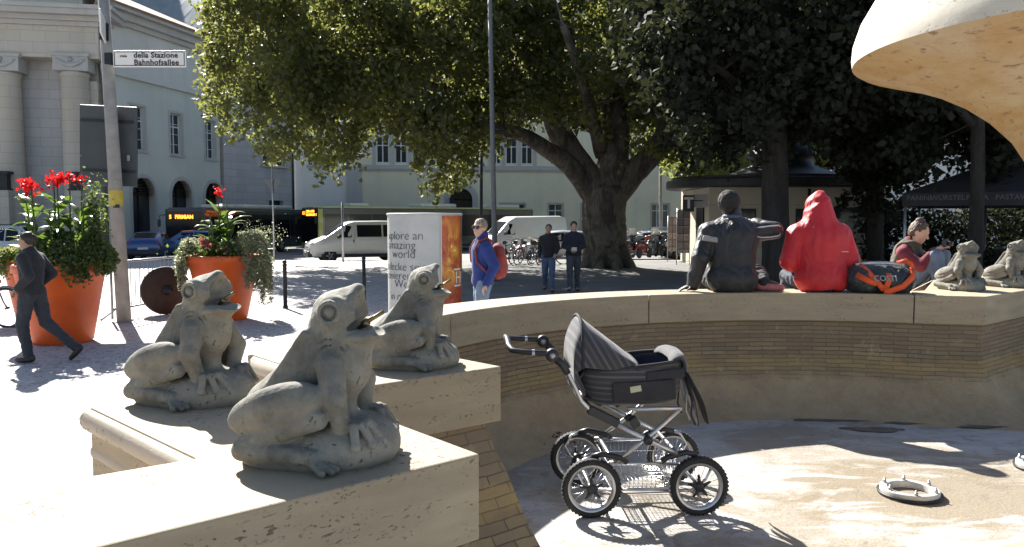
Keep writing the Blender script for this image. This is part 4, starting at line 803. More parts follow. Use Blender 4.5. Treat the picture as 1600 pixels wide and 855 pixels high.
q = pole_at(52); yw = Matrix.Rotation(R(112), 3, 'Z'); m = MB(); m.bbox(q + Vector((.19, -.47, .0)), (.95, .03, .40), .012, M=yw); pl('second_plate', m, SIGNW); m = MB(); m.box(q + Vector((.03, -.1, 0)), (.10, .2, .3)); pl('bracket', m, DARKM)
# dark backs of the direction boards
q = pole_at(224); sx0, sx1 = at(127, 224, pb.y + .2).x, at(213, 224, pb.y + .2).x; z0, z1 = at(170, 290, pb.y).z, at(170, 163, pb.y).z
bx = (sx0 + sx1) / 2; tl = Matrix.Rotation(R(2.0), 3, 'Y') @ Matrix.Rotation(R(6), 3, 'Z')
m = MB(); m.bbox((bx, pb.y + .2, (z0 + z1) / 2), (sx1 - sx0, .04, z1 - z0), .012, M=tl); brd = pl('direction_board', m, SIGNBACK)
for dz in (-.5, .5): m = MB(); m.box((bx, pb.y + .165, (z0 + z1) / 2 + dz * (z1 - z0) * .62), (sx1 - sx0 - .1, .03, .05), M=tl); link('board_rail', m, DARKM, brd)
m = MB(); m.box((bx + .36, pb.y + .175, (z0 + z1) / 2 - .22), (.05, .004, .10), M=tl); link('sticker', m, pbr('sticker_grey', (.3, .3, .3), .5), brd)
q = pole_at(310); m = MB(); m.lathe([(.122, -.14), (.122, .14)], q, 20, caps=False); pl('yellow_sticker', m, pbr('faded_yellow', (.50, .38, .06), .6, var=.2, scale=9)); q = pole_at(318); m = MB(); m.box(q + Vector((.05, -.112, -.05)), (.11, .01, .06)); pl('small_plate', m, DARKM)

# crowd barrier
bl, br = onz(176, 503), onz(300, 478)
bar = thing('crowd_barrier', 'galvanised steel crowd barrier behind the sign pole', 'barrier', (bl.x, bl.y, 0)); d = (br - bl); Lb = 2.3; d = Vector((d.x, d.y, 0)).normalized(); bar.rotation_euler = (0, 0, math.atan2(d.y, d.x))
m = MB(); m.tube([(0, 0, 1.08), (Lb, 0, 1.08)], .024, 10); m.tube([(0, 0, .22), (Lb, 0, .22)], .02, 8); m.tube([(0, 0, .05), (0, 0, 1.08)], .022, 8); m.tube([(Lb, 0, .05), (Lb, 0, 1.08)], .022, 8); link('frame', m, GALV, bar)
m = MB()
for k in range(1, 16): m.tube([(Lb * k / 16, 0, .22), (Lb * k / 16, 0, 1.08)], .008, 6)
link('bars', m, GALV, bar)
for x in (.12, Lb - .12): m = MB(); m.tube([(x, -.32, .012), (x, -.28, .03), (x, 0, .22), (x, .28, .03), (x, .32, .012)], .018, 6); link('foot', m, GALV, bar)
# big dark round disc behind it
dp = at(259, 435, 15.6); rd = .47; dk = thing('round_disc', 'big dark brown rust coloured round disc leaning behind the crowd barrier', 'disc', (dp.x, dp.y, 0), R(38)); m = MB(); m.lathe([(0, -.06), (rd - .02, -.06), (rd, -.04), (rd, .04), (rd - .02, .06), (0, .06)], (0, 0, rd), 40, Matrix.Rotation(R(82), 3, 'X')); link('disc_plate', m, pbr('rusty_brown', (.045, .022, .014), .65, .1, .3, 6), dk)
m = MB(); m.lathe([(.0, -.05), (.1, -.05), (.1, .12), (.0, .12)], (0, 0, rd), 16, Matrix.Rotation(R(82), 3, 'X')); link('hub', m, DARKM, dk)
# bollards
for i, (px, py, lab) in enumerate([(446, 482, 'slim dark bollard beside the trailing silver planter'), (569, 470, 'slim dark bollard left of the poster column'), (20, 470, 'slim dark bollard at the far left edge')][:2]):
    p = onz(px, py); b_ = thing('bollard', lab, 'bollard', (p.x, p.y, 0), 0, 'bollards along the square'); m = MB(); m.lathe([(.055, 0), (.055, .04), (.042, .05), (.042, .88), (.048, .89), (.048, .92), (.036, .93)], n=16); link('post', m, DARKM, b_); m = MB(); m.lathe([(.0, .0)] + [(.048 * math.sin(a * math.pi / 10), .047 * (1 - math.cos(a * math.pi / 10))) for a in range(1, 10)] + [(0, .094)], (0, 0, .925), 16); link('knob', m, DARKM, b_)
# street lamps and slim poles
LAMPG = pbr('lamp_grey_paint', (.17, .17, .165), .65, 0, .12, 4)
for (px0, px1, pyb, r0, r1, lab, mat) in [(764, 774, 440, .085, .06, 'tall grey lamp post in front of the white van, cutting the tree crown', LAMPG), (752, 752, 395, .10, .09, 'dark slim post behind the tall grey lamp post', DARKM), (1032, 1032, 392, .10, .08, 'grey post right of the big plane trunk', CONC)]:
    p = onz(px1, pyb); top = at(px0, -60 if px0 < 770 and px1 > 760 else (180 if px1 == 752 else 150), p.y); o = thing('lamp_post', lab, 'lamp post', (p.x, p.y, 0)); inv_ = Matrix.Translation(-o.location)
    m = MB(); m.tube([Vector((p.x, p.y, -.05)), p + (top - p) * .2, top], [r0, r0 * .9, r1], 14); k = link('post', m, mat, o); k.matrix_parent_inverse = inv_
    m = MB(); m.lathe([(r0 * 1.6, 0), (r0 * 1.6, .5), (r0 * 1.2, .62), (r0, .66)], (0, 0, 0), 14); link('base_sleeve', m, mat, o)
    m = MB(); m.tube([top - Vector((0, 0, .05)), top + Vector((0, -.1, .5)), top + Vector((0, -.9, .75))], [r1 * .9, r1 * .8, r1 * .7], 8); m.bbox(top + Vector((0, -1.2, .75)), (.28, .7, .12), .03); k = link('lamp_head', m, GALV, o); k.matrix_parent_inverse = inv_
# give-way sign seen from behind
p = at(428, 401, 35.0); gw = thing('give_way_sign', 'back of a triangular give way sign before the grey stone block', 'traffic sign', (p.x, p.y, 0)); zc = at(427, 291, 35).z; m = MB(); m.tube([(0, 0, -.05), (0, 0, at(427, 235, 35).z)], .035, 8); link('post', m, GALV, gw)
m = MB(); s_ = .36; m.slab([(-s_, .05, zc + .3), (s_, .05, zc + .3), (.04, .05, zc - .34), (-.04, .05, zc - .34)], .02, (0, -1, 0)); link('sign_plate', m, pbr('sign_back_metal', (.16, .17, .17), .5, .5), gw)
p = at(603, 400, 34.0); o = thing('lamp_post', 'thin post in front of the long bus window band', 'lamp post', (p.x * 1.0, 35.0, 0)); o.location = (at(536, 400, 35.0).x, 35.0, 0); m = MB(); m.tube([(0, 0, -.05), (0, 0, at(536, 316, 35).z)], .05, 8); link('post', m, GALV, o)

# ---- poster column
cp = at(664.5, 480, 14.3); cr = 57.5 / 1250 * 14.3; ctop = at(664, 333, 14.3 - cr).z
colm = thing('poster_column', 'white cylindrical poster column with explore an amazing world lettering and a red flame poster', 'advertising column', (cp.x, 14.3, 0))
PAPER = pbr('poster_paper', (.50, .50, .47), .55, var=.10, scale=2.2); m = MB(); m.lathe([(cr, .12), (cr, ctop - .03)], n=64, caps=False); link('white_poster', m, PAPER, colm)
m = MB(); m.lathe([(cr + .02, 0), (cr + .02, .12), (cr - .01, .125)], n=64); link('base', m, DARKM, colm); m = MB(); m.lathe([(cr + .012, ctop - .04), (cr + .02, ctop - .01), (cr, ctop), (0, ctop + .01)], n=64); link('cap', m, pbr('column_cap', (.45, .45, .43), .5), colm)
t = NT('flame_poster'); sxyz = t.n('SeparateXYZ'); t.l(t.tc.outputs['Object'], sxyz.inputs[0]); z = sxyz.outputs[2]; f = t.noise(3.0, 5, .6, t.map((1.2, 1.2, .8)), 1.2); f2 = t.noise(7, 4, .6, None, .8)
hot = t.math('MULTIPLY', t.ramp(f, [(0.42, 0.0), (0.62, 1.0)]), t.ramp(t.math('DIVIDE', z, 2.0), [(0.25, 0.0), (0.5, 1.0), (0.72, 1.0), (0.95, .25)]))
c = t.mix(t.ramp(f2, [(0.3, 0.0), (0.7, 1.0)]), (.30, .035, .015), (.55, .12, .035)); c = t.mix(hot, c, (.85, .42, .05)); c = t.mix(t.ramp(hot, [(0.7, 0.0), (1.0, .8)]), c, (.92, .75, .25)); t.col(c); t.rough(.4)
def cyl_patch(m, a0, a1, z0, z1, r, n=20):
    vs = [(r * math.cos(a0 + (a1 - a0) * i / n), r * math.sin(a0 + (a1 - a0) * i / n), z) for z in (z0, z1) for i in range(n + 1)]; m.add(vs, [(i, i + 1, n + 2 + i, n + 1 + i) for i in range(n)], True)
view = math.atan2(-14.3, -cp.x)                         # direction from the column to the camera
def cang(px): return view + math.asin(max(-1, min(1, (px - 664.5) / 57.5)))
m = MB(); cyl_patch(m, cang(689), cang(719.5), .12, ctop - .045, cr + .006); fp = link('flame_poster', m, t.m, colm)
m = MB(); cyl_patch(m, cang(687.5), cang(689.5), .12, ctop - .045, cr + .012, 3); link('trim_strip', m, GALV, colm); m = MB(); cyl_patch(m, cang(719.2), cang(721), .12, ctop - .045, cr + .012, 3); link('trim_strip', m, GALV, colm)
PINK = pbr('dark_grey_print', (.055, .055, .065), .5, var=.1); 
def cyl_text(txt, size, px, py, mat, par, align='LEFT', bold=0.0):
    me = text_mesh(txt, size, .002, align, bold, .97); zc = at(px, py, 14.3 - cr).z; a0 = cang(px)
    for v in me.vertices: a = a0 + v.co.x / cr; r = cr + .008 + v.co.z; y = v.co.y; v.co = (r * math.cos(a), r * math.sin(a), zc + y)
    return link('lettering', me, mat, par)
wp = colm.children[0]
cyl_text('xplore an', .215, 610, 369, PINK, wp, 'LEFT', -.004); cyl_text('amazing', .215, 610, 384, PINK, wp, 'LEFT', -.004); cyl_text('world', .215, 616, 398, PINK, wp, 'LEFT', -.004)
cyl_text('tdecke seine', .205, 609, 418, PINK, wp, 'LEFT', -.004); cyl_text('zinierende', .205, 609, 432, PINK, wp, 'LEFT', -.004); cyl_text('Welt', .205, 619, 445, PINK, wp, 'LEFT', -.004); cyl_text('in mehr', .20, 613, 465, PINK, wp, 'LEFT', -.004)
cyl_text('HI', .30, 710, 437, SIGNW, fp, 'LEFT', 0); m = MB(); cyl_patch(m, cang(708), cang(718), at(700, 422, 13.7).z - .02, at(700, 422, 13.7).z + .01, cr + .012, 4); cyl_patch(m, cang(708), cang(718), at(700, 448, 13.7).z - .02, at(700, 448, 13.7).z + .01, cr + .012, 4); link('print_bars', m, SIGNW, fp)

# ---- planters and their plants
LEAFC = leafmat('canna_leaves', (.035, .055, .02), (.16, .26, .04), .4, gloss=.28, scale=3); LEAFT = leafmat('silver_trailing_leaves', (.17, .19, .12), (.42, .44, .26), .4, gloss=.45, scale=6); LEAFM = leafmat('bedding_leaves', (.06, .085, .03), (.22, .30, .07), .4, gloss=.4, scale=6)
REDF = leafmat('red_petals', (.55, .012, .014), (.75, .02, .02), .45, gloss=.5); PINKF = leafmat('pink_petals', (.5, .08, .12), (.6, .1, .15), .4, gloss=.5); STEM = pbr('green_stem', (.06, .09, .03), .5)
def pot(px, py, ht, rt, rb, label):
    p = onz(px, py); y = p.y + rb; x = p.x * y / p.y; o = thing('flower_pot', label, 'planter', (x, y, 0), 0, 'giant orange flower pots')
    m = MB(); m.lathe([(rb - .03, .0), (rb, .03), (rt - .02, ht - .13), (rt + .015, ht - .12), (rt + .02, ht - .015), (rt + .005, ht), (rt - .04, ht), (rt - .05, ht - .09)], n=64, caps=False); link('pot', m, ORANGE, o); m = MB(); m.lathe([(0, ht - .09), (rt - .045, ht - .09)], n=40, caps=False); link('soil', m, SOIL, o); return o, Vector((x, y, ht))
def blade(m, base, az, L, W, lift, droop, n=7):
    d = Vector((math.cos(az), math.sin(az), 0)); s_ = Vector((-d.y, d.x, 0)); vs = []; p = Vector(base); a = lift
    for i in range(n + 1):
        t_ = i / n; w = W * (math.sin(math.pi * min(.97, t_ ** .8 * .95 + .03))) * .5; f = Vector((0, 0, 1)) * .12 * w
        vs += [p + s_ * w + f * 2, p, p - s_ * w + f * 2]; p = p + (d * math.cos(a) + Vector((0, 0, 1)) * math.sin(a)) * (L / n); a -= droop / n
    fs = []
    for i in range(n): k = 3 * i; fs += [(k, k + 1, k + 4, k + 3), (k + 1, k + 2, k + 5, k + 4)]
    m.add(vs, fs, True)
def canna(c, stems, label, seed, flower_only=None):
    g = random.Random(seed); o = thing('canna_plant', label, 'plant', tuple(c), 0, 'red canna lilies in the orange pots'); gr = np.random.default_rng(seed)
    for (dx, dy, h, fl) in stems:
        m = MB(); top = Vector((dx * 1.15, dy * 1.15, h)); m.tube([(dx, dy, -.1), (dx * 1.06, dy * 1.06, h * .5), top], [.018, .014, .009], 6); st = link('stem', m, STEM, o)
        lm = MB(); nl = 7
        for k in range(nl): z = h * (.08 + .72 * k / nl); blade(lm, (dx * 1.05, dy * 1.05, z), g.uniform(0, 6.28), g.uniform(.34, .55), g.uniform(.11, .17), R(g.uniform(40, 72)), R(g.uniform(40, 100)))
        link('leaf', lm, LEAFC, st)
        if fl:
            n = 46; v = gr.normal(size=(n, 3)) * np.array([.055, .055, .06]) * fl + np.array([top.x, top.y, top.z - .02]); link('flower', leaf_mesh('flower', v, .072 * fl, seed + int(h * 100), 0, .9), REDF, st)
    return o
def trailing(name, label, c, pts, size, mat, seed, group=None):
    o = thing(name, label, 'plant', tuple(c), 0, group); link('foliage', leaf_mesh('foliage', np.array(pts), size, seed, .3), mat, o); return o
def drape(c, rt, a0, a1, drop, n, out, seed, bush=.16, strands=None):
    """strands that rise a little from the soil, spill over the pot's rim and hang down"""
    g = np.random.default_rng(seed); P = []; S = strands or int(abs(a1 - a0) * 26)
    for s_ in range(S):
        a = g.uniform(a0, a1); L = drop * g.uniform(.55, 1.05) * (0.75 + .25 * math.sin(a * 3 + seed)); o_ = out * g.uniform(.5, 1.1); k = n // S
        t_ = g.uniform(0, 1, k); rr = rt * (.70 + .30 * np.minimum(1, t_ * 3)) + o_ * np.minimum(1, t_ * 2.2); z = .05 + bush * np.sin(np.minimum(1, t_ * 2.5) * math.pi) - np.maximum(0, t_ - .28) / .72 * L
        aa = a + .06 * np.sin(t_ * 9 + s_); P.append(np.stack([rr * np.cos(aa), rr * np.sin(aa), z], 1) + g.normal(size=(k, 3)) * .022)
    return np.concatenate(P)
pA, cA = pot(99, 541, 1.19, .63, .42, 'giant orange flower pot with tall red cannas behind the walking man')
pB, cB = pot(352, 503, 1.20, .64, .40, 'giant orange flower pot with silver trailing plants beside the bollard')
pC, cC = pot(68, 506, 1.15, .62, .42, 'giant orange flower pot half hidden at the left behind the walking man')
st = [(-.42, .0, 1.22, .9), (-.27, -.12, 1.18, 1.0), (-.10, .10, 1.30, .9), (.03, -.05, 1.27, 1.0), (.14, .05, 1.33, .8), (.26, .12, 1.30, .6), (-.40, .1, .9, 0), (.38, -.1, .85, 0), (0, -.2, .8, 0), (.2, .25, .9, 0), (-.2, .25, .9, 0)]
canna(cA, st, 'dense canna plant with six red flower heads in the left orange pot', 61)
canna(cB, [(-.06, 0, 1.18, .75), (.05, .06, 1.0, .0), (-.2, .0, .75, 0), (.12, -.1, .8, 0), (-.12, -.15, .6, 0), (.0, .18, .85, 0), (-.28, .12, .55, 0)], 'dark canna plant with a single red flower head in the right orange pot', 63)
g = np.random.default_rng(5); n = 5200
v = g.normal(size=(n, 3)); v /= np.linalg.norm(v, axis=1)[:, None]; v[:, 2] = np.abs(v[:, 2]); bush = v * (g.uniform(.5, 1, n) ** .5)[:, None] * np.array([.72, .66, .5]) + np.array([.12, 0, .0]); up = g.normal(size=(900, 3)) * np.array([.07, .1, .30]) + np.array([.52, .1, .62])
trailing('bedding_plant', 'bushy green bedding plant spilling to the right round the left cannas', cA, np.concatenate([bush, up, drape(cA, .66, -1.0, 1.0, .35, 1600, .06, 4)]), .055, LEAFM, 7)
trailing('silver_trailing_plant', 'silver leaved trailing plant hanging down both sides of the right orange pot', cB, np.concatenate([drape(cB, .64, -.75, 1.0, 1.0, 6500, .20, 8, .36), drape(cB, .64, 2.2, 4.0, .78, 5000, .16, 9, .22)]), .045, LEAFT, 8)
m = MB(); gg = random.Random(4)
for k in range(170):                                      # wiry grass arching to the right
    a = gg.uniform(-.7, .9); L_ = gg.uniform(.45, .95); b0 = Vector((.25 + gg.uniform(-.12, .15), gg.uniform(-.25, .25), .02)); el = R(gg.uniform(35, 85)); pts = []; p = b0
    for i in range(6): pts.append(p.copy()); p = p + Vector((math.cos(a) * math.cos(el), math.sin(a) * math.cos(el), math.sin(el))) * L_ / 5; el -= R(gg.uniform(14, 30))
    m.tube(pts, [.0032, .003, .0028, .0025, .002, .0012], 3)
gr_ = thing('ornamental_grass', 'wiry pale grass arching over the right side of the planter with the single red flower', 'plant', tuple(cB)); link('blades', m, LEAFT, gr_)
sp = g.normal(size=(240, 3)) * np.array([.22, .22, .12]) + np.array([.72, 0, .42]); link('seed_heads', leaf_mesh('seed_heads', sp, .035, 3), LEAFT, gr_)
v = g.normal(size=(3200, 3)); v /= np.linalg.norm(v, axis=1)[:, None]; v[:, 2] = np.abs(v[:, 2])
trailing('bedding_plant', 'low yellow-green bedding plant in the half hidden orange pot at the far left', cC, np.concatenate([v * np.array([.66, .6, .26]), drape(cC, .60, 2.0, 4.4, .5, 2600, .10, 12, .12)]), .05, leafmat('lime_bedding_leaves', (.12, .15, .04), (.34, .40, .10), .4, gloss=.45, scale=6), 13)
fl = g.normal(size=(60, 3)) * np.array([.3, .3, .05]) + np.array([0, -.1, .24]); fo = thing('geranium', 'small pink geranium flowers in the half hidden orange pot', 'plant', tuple(cC)); link('flowers', leaf_mesh('flowers', fl, .05, 4, 0, .9), PINKF, fo)
fl = np.concatenate([g.normal(size=(40, 3)) * .035 + np.array(c_) for c_ in ((-.22, -.42, .26), (-.12, -.45, .20), (.1, -.42, .10))]); fo = thing('geranium', 'small pink geranium clusters low in front of the single flowered canna', 'plant', tuple(cB)); link('flowers', leaf_mesh('flowers', fl, .05, 6, 0, .9), PINKF, fo); lf = g.normal(size=(500, 3)) * np.array([.34, .12, .07]) + np.array([0, -.40, .06]); link('foliage', leaf_mesh('foliage', lf, .07, 9), LEAFC, fo)

# ---- floor rings in the basin
RINGM = pbr('painted_steel_ring', (.50, .49, .46), .5, .4, .2, 12)
def floor_ring(px, py, rad, lab):
    p = onz(px, py, FZ); o = thing('floor_ring', lab, 'pipe flange', (p.x, p.y, FZ)); m = MB(); m.lathe([(rad - .045, .003), (rad - .045, .045), (rad, .045), (rad, .003)], n=48, caps=False); f = link('flange', m, RINGM, o); bevel(f, .004); m = MB(); m.lathe([(rad + .012, .004), (rad + .016, .02), (rad + .002, .02)], n=48, caps=False); link('gasket', m, DARKM, o)
    for k in range(6):
        a = 2 * math.pi * k / 6 + .3; m = MB(); m.lathe([(.012, .0), (.012, .014), (.006, .016), (.006, .03), (0, .031)], ((rad - .022) * math.cos(a), (rad - .022) * math.sin(a), .0455), 6); link('bolt', m, GALV, o)
    return o
floor_ring(1421, 773, .168, 'pale bolted pipe flange on the basin floor right of the pram'); floor_ring(1632, 733, .168, 'pale bolted pipe flange cut by the right edge of the picture')
# litter by the wall
p = onz(872, 668, FZ); o = thing('crushed_packet', 'small crushed red packet lying on the basin floor by the wall', 'litter', (p.x, p.y, FZ), R(20)); m = MB(); m.bbox((0, 0, .03), (.09, .06, .055), .012, M=Matrix.Rotation(R(12), 3, 'X')); link('carton', m, pbr('red_carton', (.5, .03, .03), .45), o)
p = onz(812, 682, FZ); gl = np.random.default_rng(3); lv = np.stack([gl.normal(0, .16, 420), gl.normal(0, .10, 420), np.abs(gl.normal(0, .022, 420)) + .006], 1); o = link('fallen_leaves', leaf_mesh('fallen_leaves', lv + np.array(p), .06, 5, 0, .7), pbr('dead_red_leaves', (.10, .035, .03), .7, var=.5, scale=8)); o['kind'] = 'stuff'; o['label'] = 'drift of dark red dead leaves at the foot of the basin wall'
# ================================================================ pram
RUBBER = pbr('tyre_rubber', (.022, .022, .023), .75, var=.25, scale=30, bump=.4, bscale=120); ALU = pbr('brushed_aluminium', (.55, .55, .56), .35, .9, .08, 20); WIRE = pbr('chrome_wire', (.62, .63, .65), .25, 1.0, .05, 9); PLASTIC = pbr('pram_black_plastic', (.022, .022, .025), .42, var=.2, scale=12)
def m_stripe():
    t = NT('striped_pram_cloth'); wv = t.n('TexWave'); wv.inputs['Scale'].default_value = 5.2; wv.inputs['Distortion'].default_value = .35; wv.inputs['Detail'].default_value = 1; uv = t.n('UVMap'); t.l(uv.outputs[0], wv.inputs['Vector'])
    wv2 = t.n('TexWave'); wv2.inputs['Scale'].default_value = 2.1; t.l(uv.outputs[0], wv2.inputs['Vector'])
    c = t.mix(t.ramp(wv.outputs['Fac'], [(0.55, 0.0), (0.8, 1.0)]), (.026, .027, .036), (.105, .10, .102)); c = t.mix(t.math('MULTIPLY', t.ramp(wv2.outputs['Fac'], [(0.6, 0.0), (0.75, 1.0)]), .6), c, (.05, .042, .04)); c = t.mix(t.math('MULTIPLY', t.noise(260, 2), .3), c, (.14, .14, .15)); t.col(c); t.rough(.85); t.p.inputs['Sheen Weight'].default_value = .2; t.bump(t.math('ADD', t.noise(300, 2), t.math('MULTIPLY', t.noise(14, 4), 1.5)), .4, .004); return t.m
STRIPE = m_stripe(); DARKCLOTH = pbr('dark_pram_cloth', (.030, .030, .036), .85, var=.25, scale=18, bump=.4, bscale=200); LINING = pbr('navy_lining', (.025, .028, .05), .9, var=.2, scale=9, bump=.3, bscale=60)
pram = thing('pram', 'dark striped pram with four spoked wheels standing in the dry basin', 'pram', (onz(920, 808, FZ).x + .300, onz(920, 808, FZ).y + .30, FZ), R(3.5))
WR = .168
for iu, u in enumerate((-.305, .305)):
    for iv, v in enumerate((-.285, .285)):
        Mx = Matrix.Rotation(R(90), 3, 'X'); c = (u, v, WR)
        m = MB(); prof = [(WR - .034, -.020), (WR - .030, -.024), (WR - .012, -.024), (WR - .003, -.015), (WR, 0), (WR - .003, .015), (WR - .012, .024), (WR - .030, .024), (WR - .034, .020)]; m.lathe(prof, c, 56, Mx, caps=False)
        for k in range(44):                           # tread blocks
            a = 2 * math.pi * k / 44
            for q, dy in ((0, -.013), (.5, .013)):
                aa = a + q * 2 * math.pi / 44; m.box((u + (WR - .0022) * math.cos(aa), v + dy, WR + (WR - .0022) * math.sin(aa)), (.005, .014, .010), M=Matrix.Rotation(-aa, 3, 'Y'))
        wh = link('wheel', m, RUBBER, pram)
        m = MB(); m.lathe([(WR - .052, -.012), (WR - .034, -.019), (WR - .030, -.019), (WR - .030, .019), (WR - .034, .019), (WR - .052, .012), (WR - .052, -.012)], c, 48, Mx, caps=False); link('rim', m, ALU, wh)
        m = MB()
        for k in range(20): a = 2 * math.pi * k / 20; b = a + (.22 if k % 2 else -.22); s_ = -.02 if k % 2 else .02; m.tube([(u + .024 * math.cos(b), v + s_, WR + .024 * math.sin(b)), (u + (WR - .05) * math.cos(a), v, WR + (WR - .05) * math.sin(a))], .0016, 5)
        link('spokes', m, WIRE, wh)
        m = MB(); m.lathe([(.0, -.034), (.020, -.034), (.030, -.026), (.030, .026), (.020, .034), (0, .034)], c, 18, Mx)
        for k in range(5): a = 2 * math.pi * k / 5 + .4; m.tube([(u + .02 * math.cos(a), v - .024 * (1 if v < 0 else -1), WR + .02 * math.sin(a)), (u + .068 * math.cos(a), v - .014 * (1 if v < 0 else -1), WR + .068 * math.sin(a))], [.013, .007], 6)
        link('hub', m, PLASTIC, wh)
for v in (-.255, .255):                                   # the two crossing side frames
    m = MB(); m.tube([(-.50, v, .90), (-.45, v, .84), (-.40, v, .74), (-.36, v, .655), (-.31, v, .605), (-.22, v, .555)], .013, 10); link('push_rod', m, ALU, pram)
    m = MB(); m.bbox((-.235, v, .565), (.19, .042, .052), .008, M=Matrix.Rotation(R(27), 3, 'Y')); link('hinge_box', m, PLASTIC, pram)
    m = MB(); m.tube([(-.26, v, .575), (.05, v, .41), (.20, v, .335)], .0155, 10); m.tube([(.20, v, .60), (.0, v, .425), (-.17, v, .30)], .0125, 10); m.tube([(-.10, v, .605), (.21, v, .605)], .012, 8); link('cross_frame', m, ALU, pram)
    m = MB(); m.lathe([(0, -.03), (.026, -.03), (.026, .03), (0, .03)], (.015, v, .43), 16, Matrix.Rotation(R(90), 3, 'X')); link('pivot', m, PLASTIC, pram); m = MB(); m.bbox((-.06, v, .53), (.05, .045, .06), .008, M=Matrix.Rotation(R(-35), 3, 'Y')); link('clamp', m, PLASTIC, pram)
    for sg in (-1, 1):                                # leaf spring straps over the wheels
        m = MB(); m.tube([(sg * .30, v, .335), (sg * .24, v, .352), (sg * .13, v, .325), (sg * .10, v, .30)], .017, 8); m.tube([(sg * .34, v, .325), (sg * .385, v, .27), (sg * .36, v, .20), (sg * .305, v * 1.02, WR)], .007, 6); link('suspension_strap', m, PLASTIC, pram)
        m = MB(); m.tube([(sg * .30, v, .335), (sg * .345, v, .32), (sg * .385, v, .255), (sg * .35, v, .19), (sg * .305, v * 1.05, WR)], .009, 8); link('spring', m, ALU, pram)
for u in (-.305, .305): m = MB(); m.tube([(u, -.29, WR), (u, .29, WR)], .010, 8); link('axle', m, ALU, pram)
for x_, z_ in ((.20, .335), (-.17, .30), (-.30, .60)): m = MB(); m.tube([(x_, -.255, z_), (x_, .255, z_)], .011, 8); link('cross_tube', m, ALU, pram)
# handle: two arms with joints and a rounded grip
m = MB(); m.tube([(-.50, -.255, .905), (-.54, -.257, .925), (-.70, -.25, .935), (-.745, -.225, .94), (-.76, -.17, .955), (-.76, 0, .97), (-.76, .17, .955), (-.745, .225, .94), (-.70, .25, .935), (-.54, .257, .925), (-.50, .255, .905)], [.016, .016, .015, .017, .0185, .0185, .0185, .017, .015, .016, .016], 12); hd = link('handle', m, PLASTIC, pram)
for v in (-.255, .255):
    m = MB(); m.lathe([(0, -.024), (.034, -.024), (.038, -.016), (.038, .016), (.034, .024), (0, .024)], (-.525, v, .915), 22, Matrix.Rotation(R(90), 3, 'X')); m.tube([(-.525, v, .915), (-.47, v, .865), (-.435, v, .81)], [.024, .022, .018], 10); j = link('handle_joint', m, PLASTIC, hd)
    m = MB(); m.lathe([(0, -.026), (.016, -.026), (.016, .026), (0, .026)], (-.525, v, .915), 14, Matrix.Rotation(R(90), 3, 'X')); m.lathe([(.0185, -.008), (.0185, .008)], (-.63, v * .99, .93), 12, Matrix.Rotation(R(90), 3, 'Y'), caps=False); link('joint_ring', m, GALV, hd)
# wire basket
bm_ = MB(); x0, x1, y0, y1, zt, zb = -.20, .20, -.235, .235, .285, .135
def loop(z, e, r): bm_.tube([(x0 + e, y0 + e, z), (x1 - e, y0 + e, z), (x1 - e, y1 - e, z), (x0 + e, y1 - e, z)], r, 6, closed=True)
loop(zt, 0, .004); loop(.22, .006, .0022); loop(zb, .02, .004)
for k in range(1, 16): x = x0 + (x1 - x0) * k / 16; bm_.tube([(x, y0, zt), (x, y0 + .02, zb), (x, y1 - .02, zb), (x, y1, zt)], .0018, 4)
for k in range(1, 18): y = y0 + (y1 - y0) * k / 18; bm_.tube([(x0, y, zt), (x0 + .02, y, zb), (x1 - .02, y, zb), (x1, y, zt)], .0018, 4)
link('basket', bm_, WIRE, pram)
for v in (-.25, .25):
    for a_, b_ in (((-.26, v, .145), (.28, v, .13)), ((-.2, v, .30), (.2, v, .28))): m = MB(); m.tube([a_, b_], .008, 8); link('lower_rail', m, ALU, pram)
# cloth: carrycot body, raised hood, apron hanging at the foot end
def cloth(name, rows, mat, th=.012, uvx=1.0, par=None, closed=False, wob=.004, seed=0):
    """grid of points (rows of equal length) with thickness; uv.x runs along a row in metres"""
    g = random.Random(seed); n, k = len(rows), len(rows[0]); vs = [Vector(p) + Vector((g.uniform(-1, 1), g.uniform(-1, 1), g.uniform(-1, 1))) * wob for r_ in rows for p in r_]
    fs = [(j * k + i, j * k + (i + 1) % k, (j + 1) * k + (i + 1) % k, (j + 1) * k + i) for j in range(n - 1) for i in range(k if closed else k - 1)]
    m = MB(); m.add(vs, fs, True); me = m.mesh(name); uv = me.uv_layers.new(name='UVMap')
    for lp in me.loops:
        j, i = divmod(lp.vertex_index, k); c = vs[lp.vertex_index]; uv.data[lp.index].uv = ((i / (k - 1)) * uvx, j / max(1, n - 1))
    o = link(name, me, mat, par or pram); s = o.modifiers.new('solid', 'SOLIDIFY'); s.thickness = th; s.offset = 0; b = o.modifiers.new('sub', 'SUBSURF'); b.levels = 1; b.render_levels = 2; return o
def tub(z, u0, u1, hw, r, n=28):                        # rounded rectangle ring
    out = []
    for k in range(n):
        a = 2 * math.pi * k / n; ca, sa = math.cos(a), math.sin(a); p = 3.6; rr = 1 / ((abs(ca) ** p + abs(sa) ** p) ** (1 / p)); out.append(((u0 + u1) / 2 + ca * rr * (u1 - u0) / 2, sa * rr * hw, z))
    return out
def slope(ring, k): return [(x, y, z + k * (x - .0)) for x, y, z in ring]
rows = [tub(.615, -.23, .13, .15, .1), slope(tub(.618, -.29, .215, .205, .1), .02), slope(tub(.66, -.305, .235, .215, .1), .02), slope(tub(.74, -.325, .245, .222, .1), .05), slope(tub(.815, -.34, .25, .225, .1), .09), slope(tub(.835, -.342, .25, .222, .1), .10)]
cot = cloth('carrycot', rows, STRIPE, .014, 1.0, closed=True, seed=1)
for lp in cot.data.loops:                               # stripes run round the tub
    v = cot.data.vertices[lp.vertex_index].co; cot.data.uv_layers[0].data[lp.index].uv = (v.z * 1.9, v.x)
